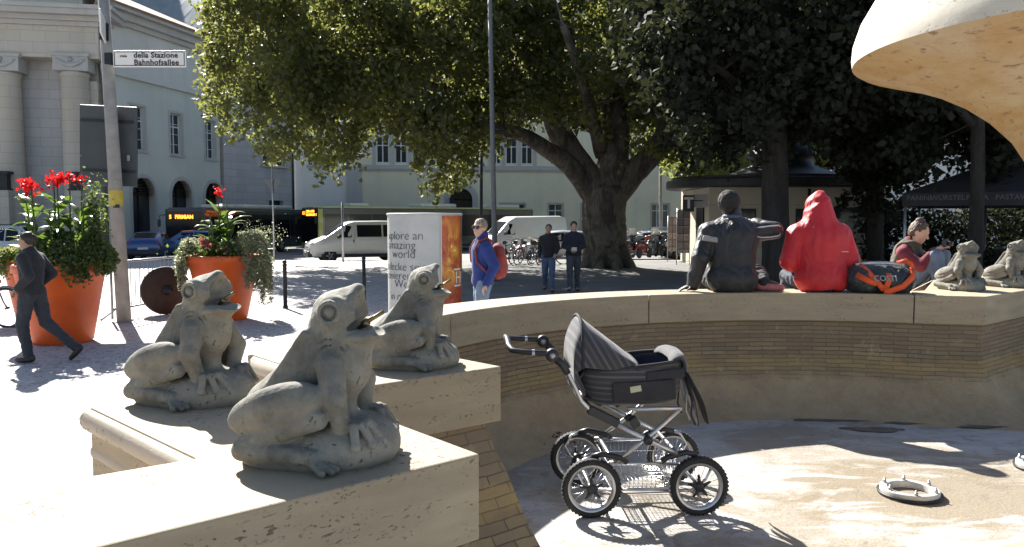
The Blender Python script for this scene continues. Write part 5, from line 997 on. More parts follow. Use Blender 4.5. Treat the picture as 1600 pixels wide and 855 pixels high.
m = MB(); m.add([(x, y, z + .003) for x, y, z in tub(.618, -.24, .14, .16, .1)], [list(range(28))]); link('cot_base', m, LINING, cot)
rim = slope(tub(.842, -.342, .25, .222, .1), .10); m = MB(); m.tube(rim, .0105, 8, closed=True); link('rim_piping', m, DARKCLOTH, cot)
rows = [slope(tub(z, -.33 + .02, .24 - .02, .207, .1), .09) for z in (.825, .74, .66)]; cloth('lining', rows, LINING, .006, 1, closed=True, par=cot, seed=4)
# side pocket and label
m = MB(); m.bbox((.0, -.232, .70), (.36, .016, .115), .006, M=Matrix.Rotation(R(-3), 3, 'Y')); link('side_pocket', m, DARKCLOTH, cot); m = MB(); m.box((-.05, -.2418, .715), (.062, .003, .034), M=Matrix.Rotation(R(-10), 3, 'Y')); link('label_tag', m, pbr('cream_tag', (.52, .52, .36), .6, var=.08), cot)
m = MB(); m.bbox((.12, -.228, .795), (.22, .02, .05), .007, M=Matrix.Rotation(R(-5), 3, 'Y')); link('folded_flap', m, DARKCLOTH, cot)
# padded foot end turned up
rows = []
for (x, z, hw) in ((.17, .862, .20), (.20, .90, .205), (.235, .905, .20), (.265, .875, .195), (.272, .82, .19), (.262, .78, .185)): rows.append([(x - .02 * (abs(t_) ** 3), hw * t_, z - .025 * abs(t_) ** 4) for t_ in [-1 + 2 * i / 10 for i in range(11)]])
o = cloth('foot_cushion', rows, STRIPE, .022, 1.2, seed=6)
# hood: front bow leaning up, cloth falling back and forward from it
def bow(u, z0, zt, hw, n=15, lean=0): return [(u + lean * math.sin(math.pi * i / (n - 1)), -hw * math.cos(math.pi * i / (n - 1)), z0 + (zt - z0) * max(0, math.sin(math.pi * i / (n - 1))) ** .45) for i in range(n)]
rows = [bow(-.325, .66, .70, .21), bow(-.40, .74, .86, .222), bow(-.395, .80, 1.0, .228), bow(-.36, .82, 1.085, .23), bow(-.345, .83, 1.10, .23), bow(-.30, .825, 1.065, .23), bow(-.22, .82, 1.00, .228), bow(-.12, .815, .925, .226), bow(-.035, .815, .858, .224)]
hood = cloth('hood', rows, STRIPE, .012, 1.1, wob=.003, seed=8)
for lp in hood.data.loops: v = hood.data.vertices[lp.vertex_index].co; hood.data.uv_layers[0].data[lp.index].uv = (v.x * 1.5 + v.z * .9 , v.y)
m = MB(); m.tube(bow(-.348, .83, 1.108, .234), .009, 8); link('hood_bow', m, DARKCLOTH, hood); m = MB(); m.tube(bow(-.035, .815, .862, .228), .008, 8); link('hood_bow', m, DARKCLOTH, hood)
rows = []
for k, (x, z) in enumerate(((-.33, .80), (-.375, .76), (-.385, .70), (-.36, .64), (-.32, .60))): rows.append([(x, .20 * t_, z) for t_ in [-1 + 2 * i / 8 for i in range(9)]])
bk = cloth('back_panel', rows, STRIPE, .014, 1.2, seed=11)
for lp in bk.data.loops: v = bk.data.vertices[lp.vertex_index].co; bk.data.uv_layers[0].data[lp.index].uv = (v.y * 1.5 + v.z * .5, v.z)
for i, (v, zz) in enumerate(((-.15, .50), (-.02, .46), (.14, .52))):
    rows = []
    for k in range(6): t_ = k / 5; rows.append([(.255 + .13 * t_ + .02 * math.sin(3 * t_ + i), v + .075 * w_ * (1 - .35 * t_), .80 + (zz - .80) * t_ ** .9 + .012 * math.sin(5 * t_ + w_)) for w_ in (-1, -.5, 0, .5, 1)])
    cloth('apron_flap', rows, DARKCLOTH, .007, .3, seed=20 + i)
for i, y in enumerate((-.19, -.08, .1)): m = MB(); m.tube([(.25, y, .80), (.285, y - .02, .66), (.275, y - .03, .56), (.30, y - .03, .50)], .006, 6); link('strap', m, GALV if i == 1 else DARKCLOTH, pram)
# ================================================================ people
def skinmat(name, c): return pbr(name, c, .55, var=.08, scale=14, bump=.1, bscale=150)
SKINA, SKINB, SKIND = skinmat('fair_skin', (.50, .30, .22)), skinmat('tan_skin', (.36, .21, .14)), skinmat('dark_skin', (.055, .030, .020))
def fabric(name, c, var=.2, rough=.85, bump=.35, scale=7):
    if name in MATS: return MATS[name]
    t = NT(name); f = t.noise(scale); t.col(t.mix(t.ramp(f, [(0.3, 0.0), (0.7, 1.0)]), tuple(k * (1 - var) for k in c), tuple(k * (1 + var) for k in c))); t.rough(rough); t.p.inputs['Sheen Weight'].default_value = .08
    a = t.math('ABSOLUTE', t.math('SUBTRACT', t.noise(3.4, 2, .45, t.map((1.5, 1.5, .7)), .9), 0.5)); b = t.math('ABSOLUTE', t.math('SUBTRACT', t.noise(8, 2, .5, t.map((1.3, 1.3, .8)), .8), 0.5))
    t.bump(t.math('ADD', t.math('ADD', t.ramp(a, [(0.0, 0.0), (0.2, 1.0)]), t.math('MULTIPLY', t.ramp(b, [(0.0, 0.0), (0.16, 1.0)]), .3)), t.math('MULTIPLY', t.noise(420, 2), .12)), min(1.0, bump * 1.1), .014); return t.m
HAIRB = pbr('dark_hair', (.022, .016, .012), .6, var=.4, scale=30, bump=.6, bscale=90); HAIRG = pbr('grey_blond_hair', (.22, .18, .13), .6, var=.3, scale=30, bump=.6, bscale=90); HAIRR = pbr('brown_hair', (.075, .045, .028), .6, var=.4, scale=30, bump=.6, bscale=90)
SHOE = pbr('dark_shoes', (.025, .023, .022), .5, var=.2); DENIM = fabric('blue_denim', (.065, .10, .17), .2); DENIMD = fabric('dark_denim', (.025, .035, .06), .25)
def V(*a): return np.array(a, float)
def stand(stride=0.0, h=1.0, arms='down'):
    J = dict(pel=V(0, 0, .95), chest=V(.0, 0, 1.42), head=V(.03, 0, 1.625), shL=V(0, .175, 1.405), shR=V(0, -.175, 1.405), hipL=V(0, .09, .93), hipR=V(0, -.09, .93), face=V(1, 0, 0))
    J.update(knL=V(.03 + stride * .32, .095, .50), knR=V(.03 - stride * .12, -.095, .50), anL=V(stride * .42, .10, .085), anR=V(-stride * .50, -.10, .10 + abs(stride) * .10), ftL=V(1, .12, 0), ftR=V(1, -.12, -.5 * abs(stride)))
    J.update(elL=V(-.03, .225, 1.13), elR=V(-.03, -.225, 1.13), wrL=V(.08, .225, .90), wrR=V(.08, -.225, .90)); return J
def hand(s, wr, d, up, side, curl=.5, vox=.008):
    d = Vector(d).normalized(); u = Vector(up); u = (u - d * u.dot(d)).normalized(); w = d.cross(u); wr = Vector(wr); pc = wr + d * .05
    s.ell(pc, (.048, .040, .019), Matrix((d, w, u)).transposed(), k=.012)
    for i, (o, L_) in enumerate(((-.029, .064), (-.010, .074), (.010, .070), (.028, .055))):
        a = pc + d * .036 + w * o; b = a + (d * math.cos(curl * .6) - u * math.sin(curl * .6)) * L_ * .55; c = b + (d * math.cos(curl * 1.7) - u * math.sin(curl * 1.7)) * L_ * .5
        s.cap(a, b, .0098, .0090, .003); s.cap(b, c, .0090, .0078, .002)
    t0 = wr + d * .025 - w * side * .028; t1 = t0 + (d * .6 - w * side * .8 - u * .3).normalized() * .038; s.cap(t0, t1, .013, .0105, .006); s.cap(t1, t1 + (d * .9 - w * side * .2 - u * .3).normalized() * .03, .0105, .0085, .003)
def head_sdf(s, J, scale=1.0):
    c = Vector(J['head']); f = Vector(J['face']).normalized(); M = axes(f, J.get('up', (0, 0, 1))); P = lambda x, y, z: c + M @ Vector((x, y, z)) * scale; r = lambda *a: [k * scale for k in a]
    s.ell(P(-.008, 0, .02), r(.096, .077, .098), M, k=.01); s.ell(P(.028, 0, -.048), r(.062, .058, .066), M, k=.03); s.ell(P(.055, 0, -.092), r(.028, .028, .022), M, k=.02)
    s.ell(P(.070, 0, .032), r(.024, .052, .014), M, k=.014)
    for y in (-1, 1): s.ell(P(.087, .031 * y, .010), r(.014, .020, .012), M, k=.010, sub=True); s.ell(P(.072, .031 * y, .009), r(.015, .015, .012), M, k=.003); s.ell(P(-.006, .077 * y, .0), r(.020, .009, .033), M, k=.005); s.ell(P(.055, .042 * y, -.02), r(.022, .018, .018), M, k=.015)
    s.cap(P(.086, 0, .014), P(.108, 0, -.026), .009 * scale, .014 * scale, .010); s.ell(P(.082, 0, -.058), r(.014, .026, .0075), M, k=.006); s.ell(P(.079, 0, -.071), r(.014, .022, .0080), M, k=.005); s.ell(P(.098, 0, -.0645), r(.012, .022, .0022), M, k=.002, sub=True)
    return P, M
def limbs(s, J, inf=0.0, arms=True, legs=True, k=.02):
    for S in 'LR':
        if arms: s.cap(J['sh' + S] - V(0, 0, .03), J['el' + S], .054 + inf, .043 + inf, k); s.cap(J['el' + S], J['wr' + S], .042 + inf, .028 + inf * .8, .015)
        if legs: s.cap(J['hip' + S], J['kn' + S], .086 + inf, .057 + inf, k); s.cap(J['kn' + S], J['an' + S], .056 + inf, .037 + inf, .015)
def torso(s, J, inf=0.0, k=.04, w=1.0):
    pel, ch = Vector(J['pel']), Vector(J['chest']); ax_ = (ch - pel).normalized(); fw = Vector(J.get('fwd', (1, 0, 0))); M = axes(fw, ax_); L_ = (ch - pel).length
    s.ell(pel + ax_ * .0, (.112 + inf, .165 * w + inf, .125 + inf), M, k=.03); s.ell(pel + ax_ * L_ * .40, (.108 + inf, .150 * w + inf, .20 + inf), M, k=k); s.ell(pel + ax_ * L_ * .76, (.118 + inf, .175 * w + inf, .16 + inf), M, k=k)
    for S in 'LR': s.cap(ch + ax_ * .015, Vector(J['sh' + S]) - ax_ * .028, .066 + inf * .8, .050 + inf * .8, .035)
    return M, ax_, L_
def bounds(J, pad=.24):
    P = np.array([J[k] for k in J if k not in ('face', 'up', 'fwd', 'ftL', 'ftR')]); return P.min(0) - pad, P.max(0) + pad
def person(label, loc, yaw, J, skin, top, bottom, hair, vox=.009, hem=.84, collar=0.0, shoe=SHOE, seed=0, scale=1.0, fold=.006, hoodup=False, sleeves=True, handcurl=.5, jname='jacket', winf=.03, hairkind='short', w=1.0, hands=('L', 'R')):
    o = thing('person', label, 'person', loc, R(yaw)); o.scale = (scale,) * 3; lo, hi = bounds(J)
    s = SDF(lo, hi, vox); torso(s, J, 0, w=w); limbs(s, J); s.cap(Vector(J['chest']) + Vector((0, 0, .0)), Vector(J['head']) + Vector((0, 0, -.06)), .058, .052, .025); P, HM = head_sdf(s, J)
    for S in hands:
        d = Vector(J['wr' + S]) - Vector(J['el' + S]); d = Vector(J.get('hd' + S, d)); hand(s, J['wr' + S], d, J.get('hu' + S, (1, 0, .3)), 1 if S == 'L' else -1, handcurl)
    for S in 'LR':
        f = Vector(J['ft' + S]).normalized(); a = Vector(J['an' + S]); s.cap(a, a + f * .12 - Vector((0, 0, .035)), .035, .03, .01)
    link('body', s.mesh('body'), skin, o)
    # trousers
    s = SDF(lo, hi, vox); torso(s, J, .012, w=w); pel = Vector(J['pel']); ax_ = (Vector(J['chest']) - pel).normalized(); wz = pel + ax_ * .16; s.plane(ax_, ax_.dot(wz)); limbs(s, J, .022, arms=False); s.noise(fold, 34, seed + 1, (1, 1, 1.6))
    link('trousers', s.mesh('trousers'), bottom, o)
    # upper garment
    s = SDF(lo, hi, vox); M, ax_, L_ = torso(s, J, winf, w=w); limbs(s, J, winf * .85, legs=False) if sleeves else None; s.cap(pel + ax_ * L_ * .9, Vector(J['chest']) + ax_ * .07, .085 + collar, .075 + collar, .02)
    if collar: s.cap(Vector(J['chest']) + ax_ * .05, Vector(J['chest']) + ax_ * .13, .085, .080, .01)
    hz = pel + ax_ * hem; s.plane(-ax_, -ax_.dot(hz), .012)
    if hoodup:
        c = Vector(J['head']); f = Vector(J['face']).normalized(); HMx = axes(f); q = lambda x, y, z: c + HMx @ Vector((x, y, z)); s.ell(q(-.015, 0, .02), (.128, .112, .135), HMx, k=.02); s.ell(q(-.06, 0, -.09), (.10, .13, .12), HMx, k=.05); s.cap(q(-.02, 0, .09), q(-.045, 0, .125), .06, .04, .03); s.cap(q(0, 0, -.1), Vector(J['chest']), .12, .13, .05); s.ell(q(.115, 0, -.01), (.07, .075, .10), HMx, k=.01, sub=True)
    else: s.ell(Vector(J['head']) + Vector((0, 0, -.03)), (.080, .070, .10), k=.01, sub=True)
    s.noise(fold * .6, 15, seed + 5, (1.0, 1.4, .6)); s.folds(fold * 1.1, seed + 6, 60)
    jk = link(jname, s.mesh(jname), top, o)
    # shoes
    for S in 'LR':
        f = Vector(J['ft' + S]).normalized(); a = Vector(J['an' + S]); f2 = Vector((f.x, f.y, 0)).normalized(); s = SDF(np.array(a) - .24, np.array(a) + .24, .007); upv = Vector((0, 0, 1)); upv = (upv - f * f.z).normalized(); M = axes(f, upv)
        s.ell(a + f * .055 - upv * .045, (.135, .047, .042), M, k=.01); s.ell(a - f * .025 - upv * .02, (.055, .043, .055), M, k=.02); s.plane(-upv, -upv.dot(a - upv * .078), .004); link('shoe', s.mesh('shoe'), shoe, o)
    # hair
    if hair and not hoodup:
        c = Vector(J['head']); s = SDF(np.array(c) - .2, np.array(c) + .22, .006); P2 = lambda x, y, z: c + HM @ Vector((x, y, z))
        s.ell(P2(-.020, 0, .034), (.098, .086, .098), HM, k=.01)
        if hairkind == 'afro': s.ell(P2(-.022, 0, .045), (.105, .098, .100), HM, k=.01)
        if hairkind == 'bun': s.ell(P2(-.045, 0, .118), (.05, .05, .042), HM, k=.012); s.ell(P2(-.05, 0, -.01), (.065, .085, .08), HM, k=.02)
        s.ell(P2(.085, 0, -.045), (.095, .12, .105), HM, k=.012, sub=True); s.ell(P2(.02, 0, -.13), (.12, .12, .09), HM, k=.01, sub=True); s.noise(.004, 60, seed + 9); s.noise(.0025, 160, seed + 10)
        link('hair', s.mesh('hair'), hair, o)
    return o, jk, P
# 1 the striding man in front of the left planter
J = stand(0); J.update(head=V(.05, 0, 1.60), chest=V(.01, 0, 1.41), knL=V(.10, .09, .50), anL=V(.02, .10, .085), hipL=V(.01, .09, .92), hipR=V(-.01, -.09, .92), knR=V(-.10, -.10, .52), anR=V(-.50, -.11, .17), ftL=V(1, .05, 0), ftR=V(.75, -.05, -.72), elL=V(-.13, .25, 1.16), wrL=V(.05, .22, 1.0), elR=V(-.12, -.25, 1.16), wrR=V(.06, -.22, 1.0))
p = onz(48, 567); person('man in dark jacket and trousers striding left past the orange flower pots', (p.x, p.y + .1, 0), 178, J, SKINB, fabric('charcoal_jacket', (.015, .016, .020)), fabric('dark_grey_trousers', (.028, .031, .040)), HAIRB, hem=-.06, seed=1, scale=.985, winf=.028)
# 2 the man in the blue jacket
J = stand(.12); J.update(face=V(.80, .62, .02), head=V(.035, 0, 1.64), elL=V(-.10, .25, 1.15), wrL=V(.02, .27, .92), elR=V(-.08, -.26, 1.15), wrR=V(.02, -.25, .93))
bp = at(754, 400, 11.3); bo, bj, P = person('man with sunglasses in a bright blue jacket with a red rucksack, looking left', (bp.x, 11.3, 0), 196, J, SKINA, fabric('royal_blue_jacket', (.013, .032, .17), .15), fabric('pale_denim', (.16, .22, .30), .2), HAIRG, hem=-.12, seed=11, scale=1.06, collar=.008, winf=.034)
HM = axes(J['face']); m = MB()
for y in (-1, 1): m.lathe([(0, -.004), (.026, -.003), (.028, 0), (.026, .003), (0, .004)], P(.094, .033 * y, .010), 14, HM @ Matrix.Rotation(R(90), 3, 'Y'))
m.tube([P(.0, .082, .014), P(.09, .062, .014), P(.098, .0, .016), P(.09, -.062, .014), P(.0, -.082, .014)], .004, 6); link('sunglasses', m, BLACKP, bo)
s = SDF((-.42, -.26, .88), (-.02, .26, 1.52), .009); s.ell((-.21, 0, 1.20), (.115, .165, .25), k=.02); s.ell((-.26, 0, 1.10), (.085, .13, .13), k=.03); s.noise(.006, 24, 4); rk = link('rucksack', s.mesh('rucksack'), fabric('brick_red_rucksack', (.24, .035, .03)), None); rk.location = bo.location; rk.rotation_euler = bo.rotation_euler; rk.scale = bo.scale; tag(rk, 'brick red rucksack on the back of the man in the blue jacket', 'rucksack')
m = MB()
for y in (-.12, .12): m.tube([(-.12, y, 1.45), (-.03, y * 1.05, 1.515), (.08, y * 1.1, 1.47), (.135, y * 1.15, 1.36), (.12, y * 1.3, 1.20), (.0, y * 1.75, 1.07), (-.14, y * 1.3, 1.02)], .016, 6)
link('shoulder_strap', m, fabric('strap_red', (.20, .03, .025)), rk)
# 3, 4 the two men walking towards the fountain in the shade
J = stand(.42); p = onz(857, 456); J.update(wrL=V(.16, .19, 1.0), elL=V(-.02, .235, 1.14), wrR=V(-.02, -.235, .90), elR=V(-.10, -.23, 1.14)); person('man in a black jacket and blue jeans walking in the tree shade', (p.x, p.y, 0), -96, J, SKINB, fabric('black_jacket', (.014, .014, .017)), DENIM, HAIRB, vox=.011, hem=-.06, seed=21, scale=.99)
J = stand(-.40); p = onz(896, 456); J.update(elL=V(.02, .24, 1.14), wrL=V(.24, .06, 1.06), elR=V(.02, -.24, 1.14), wrR=V(.24, -.07, 1.05), hdL=V(.5, -.8, 0), hdR=V(.5, .8, 0), face=V(1, .12, -.25)); person('broad man in a navy shirt walking in the tree shade holding a paper', (p.x, p.y, 0), -92, J, SKINA, fabric('navy_shirt', (.013, .015, .026)), fabric('grey_jeans', (.05, .058, .072)), HAIRB, vox=.011, hem=-.06, seed=25, scale=1.03, w=1.08)
m = MB(); m.bbox((.0, 0, 0), (.13, .02, .09), .004, M=Matrix.Rotation(R(20), 3, 'X')); o = link('folded_paper', m, pbr('paper_white', (.6, .6, .56), .7, var=.05), None, (p.x - .01, p.y - .31, 1.11)); tag(o, 'folded white paper in the hands of the broad walking man', 'paper')
# 5 seated man in the black jacket, seen from behind (local x = away from the camera)
sy = 7.17
J = dict(pel=V(-.03, 0, .115), chest=V(.06, -.02, .575), head=V(.10, .0, .765), face=V(.9, -.42, -.05), shL=V(.05, .20, .555), shR=V(.06, -.215, .56), elL=V(-.03, .285, .30), wrL=V(-.02, .345, .055), hdL=V(-.05, .9, -.25), huL=V(0, .2, 1), elR=V(.13, -.415, .545), wrR=V(.32, -.30, .60), hipL=V(.04, .09, .10), hipR=V(.04, -.09, .10), knL=V(.46, .14, .12), knR=V(.40, -.36, .13), anL=V(.50, .14, -.32), anR=V(.02, -.30, .085), ftL=V(1, .1, -.1), ftR=V(-.35, -.9, -.02), fwd=V(1, 0, 0))
BJ = fabric('black_shell_jacket', (.015, .015, .016), .3, .5, .7, 9); SHOEP = pbr('pink_soled_shoe', (.42, .14, .14), .6, var=.3, scale=12)
sx = 1145 * 0 + (1143 - 800) / 1250 * sy; po, pj, P = person('man in a black jacket sitting with his back to us, one elbow raised', (sx, sy, CT), 90, J, SKIND, BJ, fabric('black_trousers', (.018, .018, .02)), pbr('black_cropped_hair', (.018, .016, .015), .8, var=.5, scale=60, bump=.9, bscale=160), vox=.008, hem=-.115, seed=31, fold=.010, collar=.012, shoe=SHOEP, hairkind='afro', winf=.045, w=1.12, handcurl=.3)
def sleeve_line(parent, pts, r, mat, name): m = MB(); m.tube(pts, r, 6); return link(name, m, mat, parent)
PIPE = pbr('reflective_piping', (.45, .47, .48), .4, var=.05)
sleeve_line(pj, [(.0, -.16, .565), (-.045, -.25, .575), (-.035, -.33, .585), (.03, -.43, .590), (.09, -.475, .57)], .006, PIPE, 'piping'); sleeve_line(pj, [(-.045, -.17, .50), (-.055, -.25, .485), (-.045, -.33, .487), (.02, -.43, .500), (.09, -.475, .535)], .006, PIPE, 'piping')
s = SDF((-.12, -.14, .52), (.24, .14, .72), .007); s.torus((.075, -.01, .645), (.25, 0, 1), .078, .026, .01); s.noise(.004, 40, 3); link('collar', s.mesh('collar'), fabric('purple_grey_collar', (.09, .09, .15)), pj)
m = MB(); m.bbox((-.075, .20, .47), (.03, .16, .05), .012, M=Matrix.Rotation(R(8), 3, 'X')); link('shoulder_patch', m, pbr('grey_patch', (.25, .25, .26), .5, var=.1), pj); m = MB(); m.bbox((-.02, .315, .36), (.10, .02, .07), .008, M=Matrix.Rotation(R(18), 3, 'X')); link('red_patch', m, pbr('red_patch', (.30, .03, .04), .6), pj)
# 6 seated person in the red hooded jacket
J = dict(pel=V(-.02, 0, .12), chest=V(.06, 0, .56), head=V(.11, 0, .735), face=V(1, .05, -.2), shL=V(.06, .20, .53), shR=V(.06, -.20, .53), elL=V(.02, .275, .27), elR=V(.02, -.275, .27), wrL=V(.26, .13, .20), wrR=V(.26, -.12, .20), hipL=V(.04, .09, .10), hipR=V(.04, -.09, .10), knL=V(.46, .12, .12), knR=V(.46, -.12, .12), anL=V(.50, .12, -.32), anR=V(.50, -.12, -.32), ftL=V(1, .1, -.1), ftR=V(1, -.1, -.1), fwd=V(1, 0, 0))
RJ = fabric('red_shell_jacket', (.52, .012, .018), .12, .55, .5, 5); ro, rj, P = person('person in a bright red hooded jacket sitting with their back to us', ((1283 - 800) / 1250 * sy, sy, CT), 90, J, SKINB, RJ, DENIMD, None, vox=.008, hem=-.118, seed=41, fold=.009, hoodup=True, winf=.052, w=1.14)
for pts in ([(-.112, -.20, .47), (-.118, -.1, .455), (-.12, 0, .45), (-.118, .1, .455), (-.112, .20, .47)],): pass
m = MB(); m.box((-.098, -.17, .36), (.004, .07, .008)); link('chest_print', m, pbr('pale_print', (.6, .35, .33), .6), rj)
# 7 woman taking a picture, on a low stone block beyond the rim
wy = 9.0; wx = (1424 - 800) / 1250 * wy; wz = 1.02
blk = thing('stone_block', 'low stone block beyond the fountain rim with the woman in a brown vest on it', 'stone block', (wx + .1, wy + .05, 0)); m = MB(); m.bbox((0, 0, wz / 2), (1.3, .8, wz), .02); link('block', m, TRAVW, blk)
J = dict(pel=V(-.10, 0, .11), chest=V(-.02, 0, .52), head=V(.08, 0, .70), face=V(.93, .10, -.42), shL=V(-.02, .165, .50), shR=V(-.02, -.165, .50), elL=V(.18, .20, .33), elR=V(.18, -.20, .33), wrL=V(.27, .075, .50), wrR=V(.27, -.075, .50), hdL=V(.6, -.5, .45), hdR=V(.6, .5, .45), huL=V(-1, 0, 1), huR=V(-1, 0, 1), hipL=V(-.05, .08, .10), hipR=V(-.05, -.08, .10), knL=V(.30, .09, .44), knR=V(.30, -.09, .44), anL=V(.34, .09, .085), anR=V(.34, -.09, .085), ftL=V(1, .1, 0), ftR=V(1, -.1, 0), fwd=V(1, 0, 0))
wo, wj, P = person('woman in a brown vest over maroon sleeves taking a photograph, hair in a bun', (wx, wy, wz), -48, J, SKINA, fabric('maroon_jumper', (.15, .015, .025)), fabric('grey_blue_jeans', (.12, .16, .23)), HAIRR, vox=.009, hem=-.10, seed=51, hairkind='bun', winf=.018)
s = SDF((-.32, -.32, -.02), (.25, .32, .66), .009); torso(s, J, .034); s.plane((0, 0, -1), .0); s.cap((-.03, .17, .52), (.1, .23, .40), .085, .08, .01, sub=True); s.cap((-.03, -.17, .52), (.1, -.23, .40), .085, .08, .01, sub=True); s.torus((.01, 0, .575), (.3, 0, 1), .068, .036, .02); s.noise(.007, 30, 6); link('vest', s.mesh('vest'), fabric('brown_vest', (.085, .065, .042)), wo)
m = MB(); cm = wo.matrix_world; m.bbox((0, 0, 0), (.045, .115, .07), .008); m.lathe([(0, 0), (.028, 0), (.026, .05), (0, .05)], (.02, 0, 0), 16, Matrix.Rotation(R(90), 3, 'Y')); m.bbox((0, .02, .04), (.03, .04, .02), .004)
ca_ = Matrix.Rotation(R(-48), 4, 'Z') @ Vector((.36, 0, .58)); o = link('camera_body', m, BLACKP, None, (wx + ca_.x, wy + ca_.y, wz + ca_.z)); o.name = 'compact_camera'; o.rotation_euler = (0, 0, R(-48)); tag(o, 'small dark camera held up by the seated woman', 'camera')
# ---- duffel bag on the rim
BAGM = fabric('dark_green_grey_bag', (.022, .030, .030), .3, .45, .5, 6); ORS = pbr('orange_strap', (.72, .09, .015), .6, var=.12, scale=12, bump=.3, bscale=80)
bx = (1377 - 800) / 1250 * 7.05; bag = thing('duffel_bag', 'dark duffel bag with bright orange straps on the rim beside the red jacket', 'bag', (bx, 7.07, CT), R(-3))
s = SDF((-.34, -.24, -.02), (.34, .24, .32), .008); s.cap((-.17, 0, .115), (.17, 0, .115), .125, .125, .0); s.ell((-.1, 0, .10), (.2, .15, .13), k=.04); s.ell((.12, 0, .095), (.17, .15, .12), k=.04); s.plane((0, 0, -1), 0, .02); s.noise(.012, 18, 4); s.noise(.006, 45, 5); link('bag_body', s.mesh('bag_body'), BAGM, bag)
def ribbon(m, pts, w, up=(0, 0, 1)):
    pts = [Vector(p) for p in pts]; vs = []
    for i, p in enumerate(pts):
        t_ = (pts[min(i + 1, len(pts) - 1)] - pts[max(0, i - 1)]).normalized(); s_ = t_.cross(Vector((0, -1, 0)));  s_ = s_.normalized() if s_.length > .05 else Vector((1, 0, 0)); vs += [p + s_ * w / 2, p - s_ * w / 2]
    m.add(vs, [(2 * i, 2 * i + 1, 2 * i + 3, 2 * i + 2) for i in range(len(pts) - 1)], True)
def strap(name, pts, w): m = MB(); ribbon(m, pts, w); o = link(name, m, ORS, bag); s = o.modifiers.new('s', 'SOLIDIFY'); s.thickness = .006; s.offset = 0; return o
strap('strap', [(-.20, -.02, .25), (-.165, -.10, .215), (-.12, -.150, .15), (-.07, -.172, .09), (-.03, -.178, .035)], .045); strap('strap', [(-.245, -.125, .165), (-.16, -.168, .115), (-.09, -.178, .09)], .05); strap('strap', [(.02, -.150, .18), (.015, -.168, .12), (-.015, -.178, .035)], .05)
strap('strap', [(.26, -.06, .215), (.235, -.13, .15), (.14, -.170, .07), (.02, -.182, .025), (-.03, -.180, .03)], .05); strap('handle', [(.16, .02, .26), (.21, -.03, .285), (.25, -.05, .26), (.26, -.06, .215)], .035)
m = MB(); ribbon(m, [(-.22, -.03, .245), (-.1, -.035, .262), (.05, -.03, .262), (.2, -.03, .245)], .03); o = link('zip', m, pbr('silver_zip', (.5, .5, .52), .35, .6), bag); s = o.modifiers.new('s', 'SOLIDIFY'); s.thickness = .005
put_text('COSTI', .07, (-.02, -.182, .135), (1, 0, .0), (0, .3, 1), pbr('faded_print', (.28, .29, .30), .6), bag, .001)
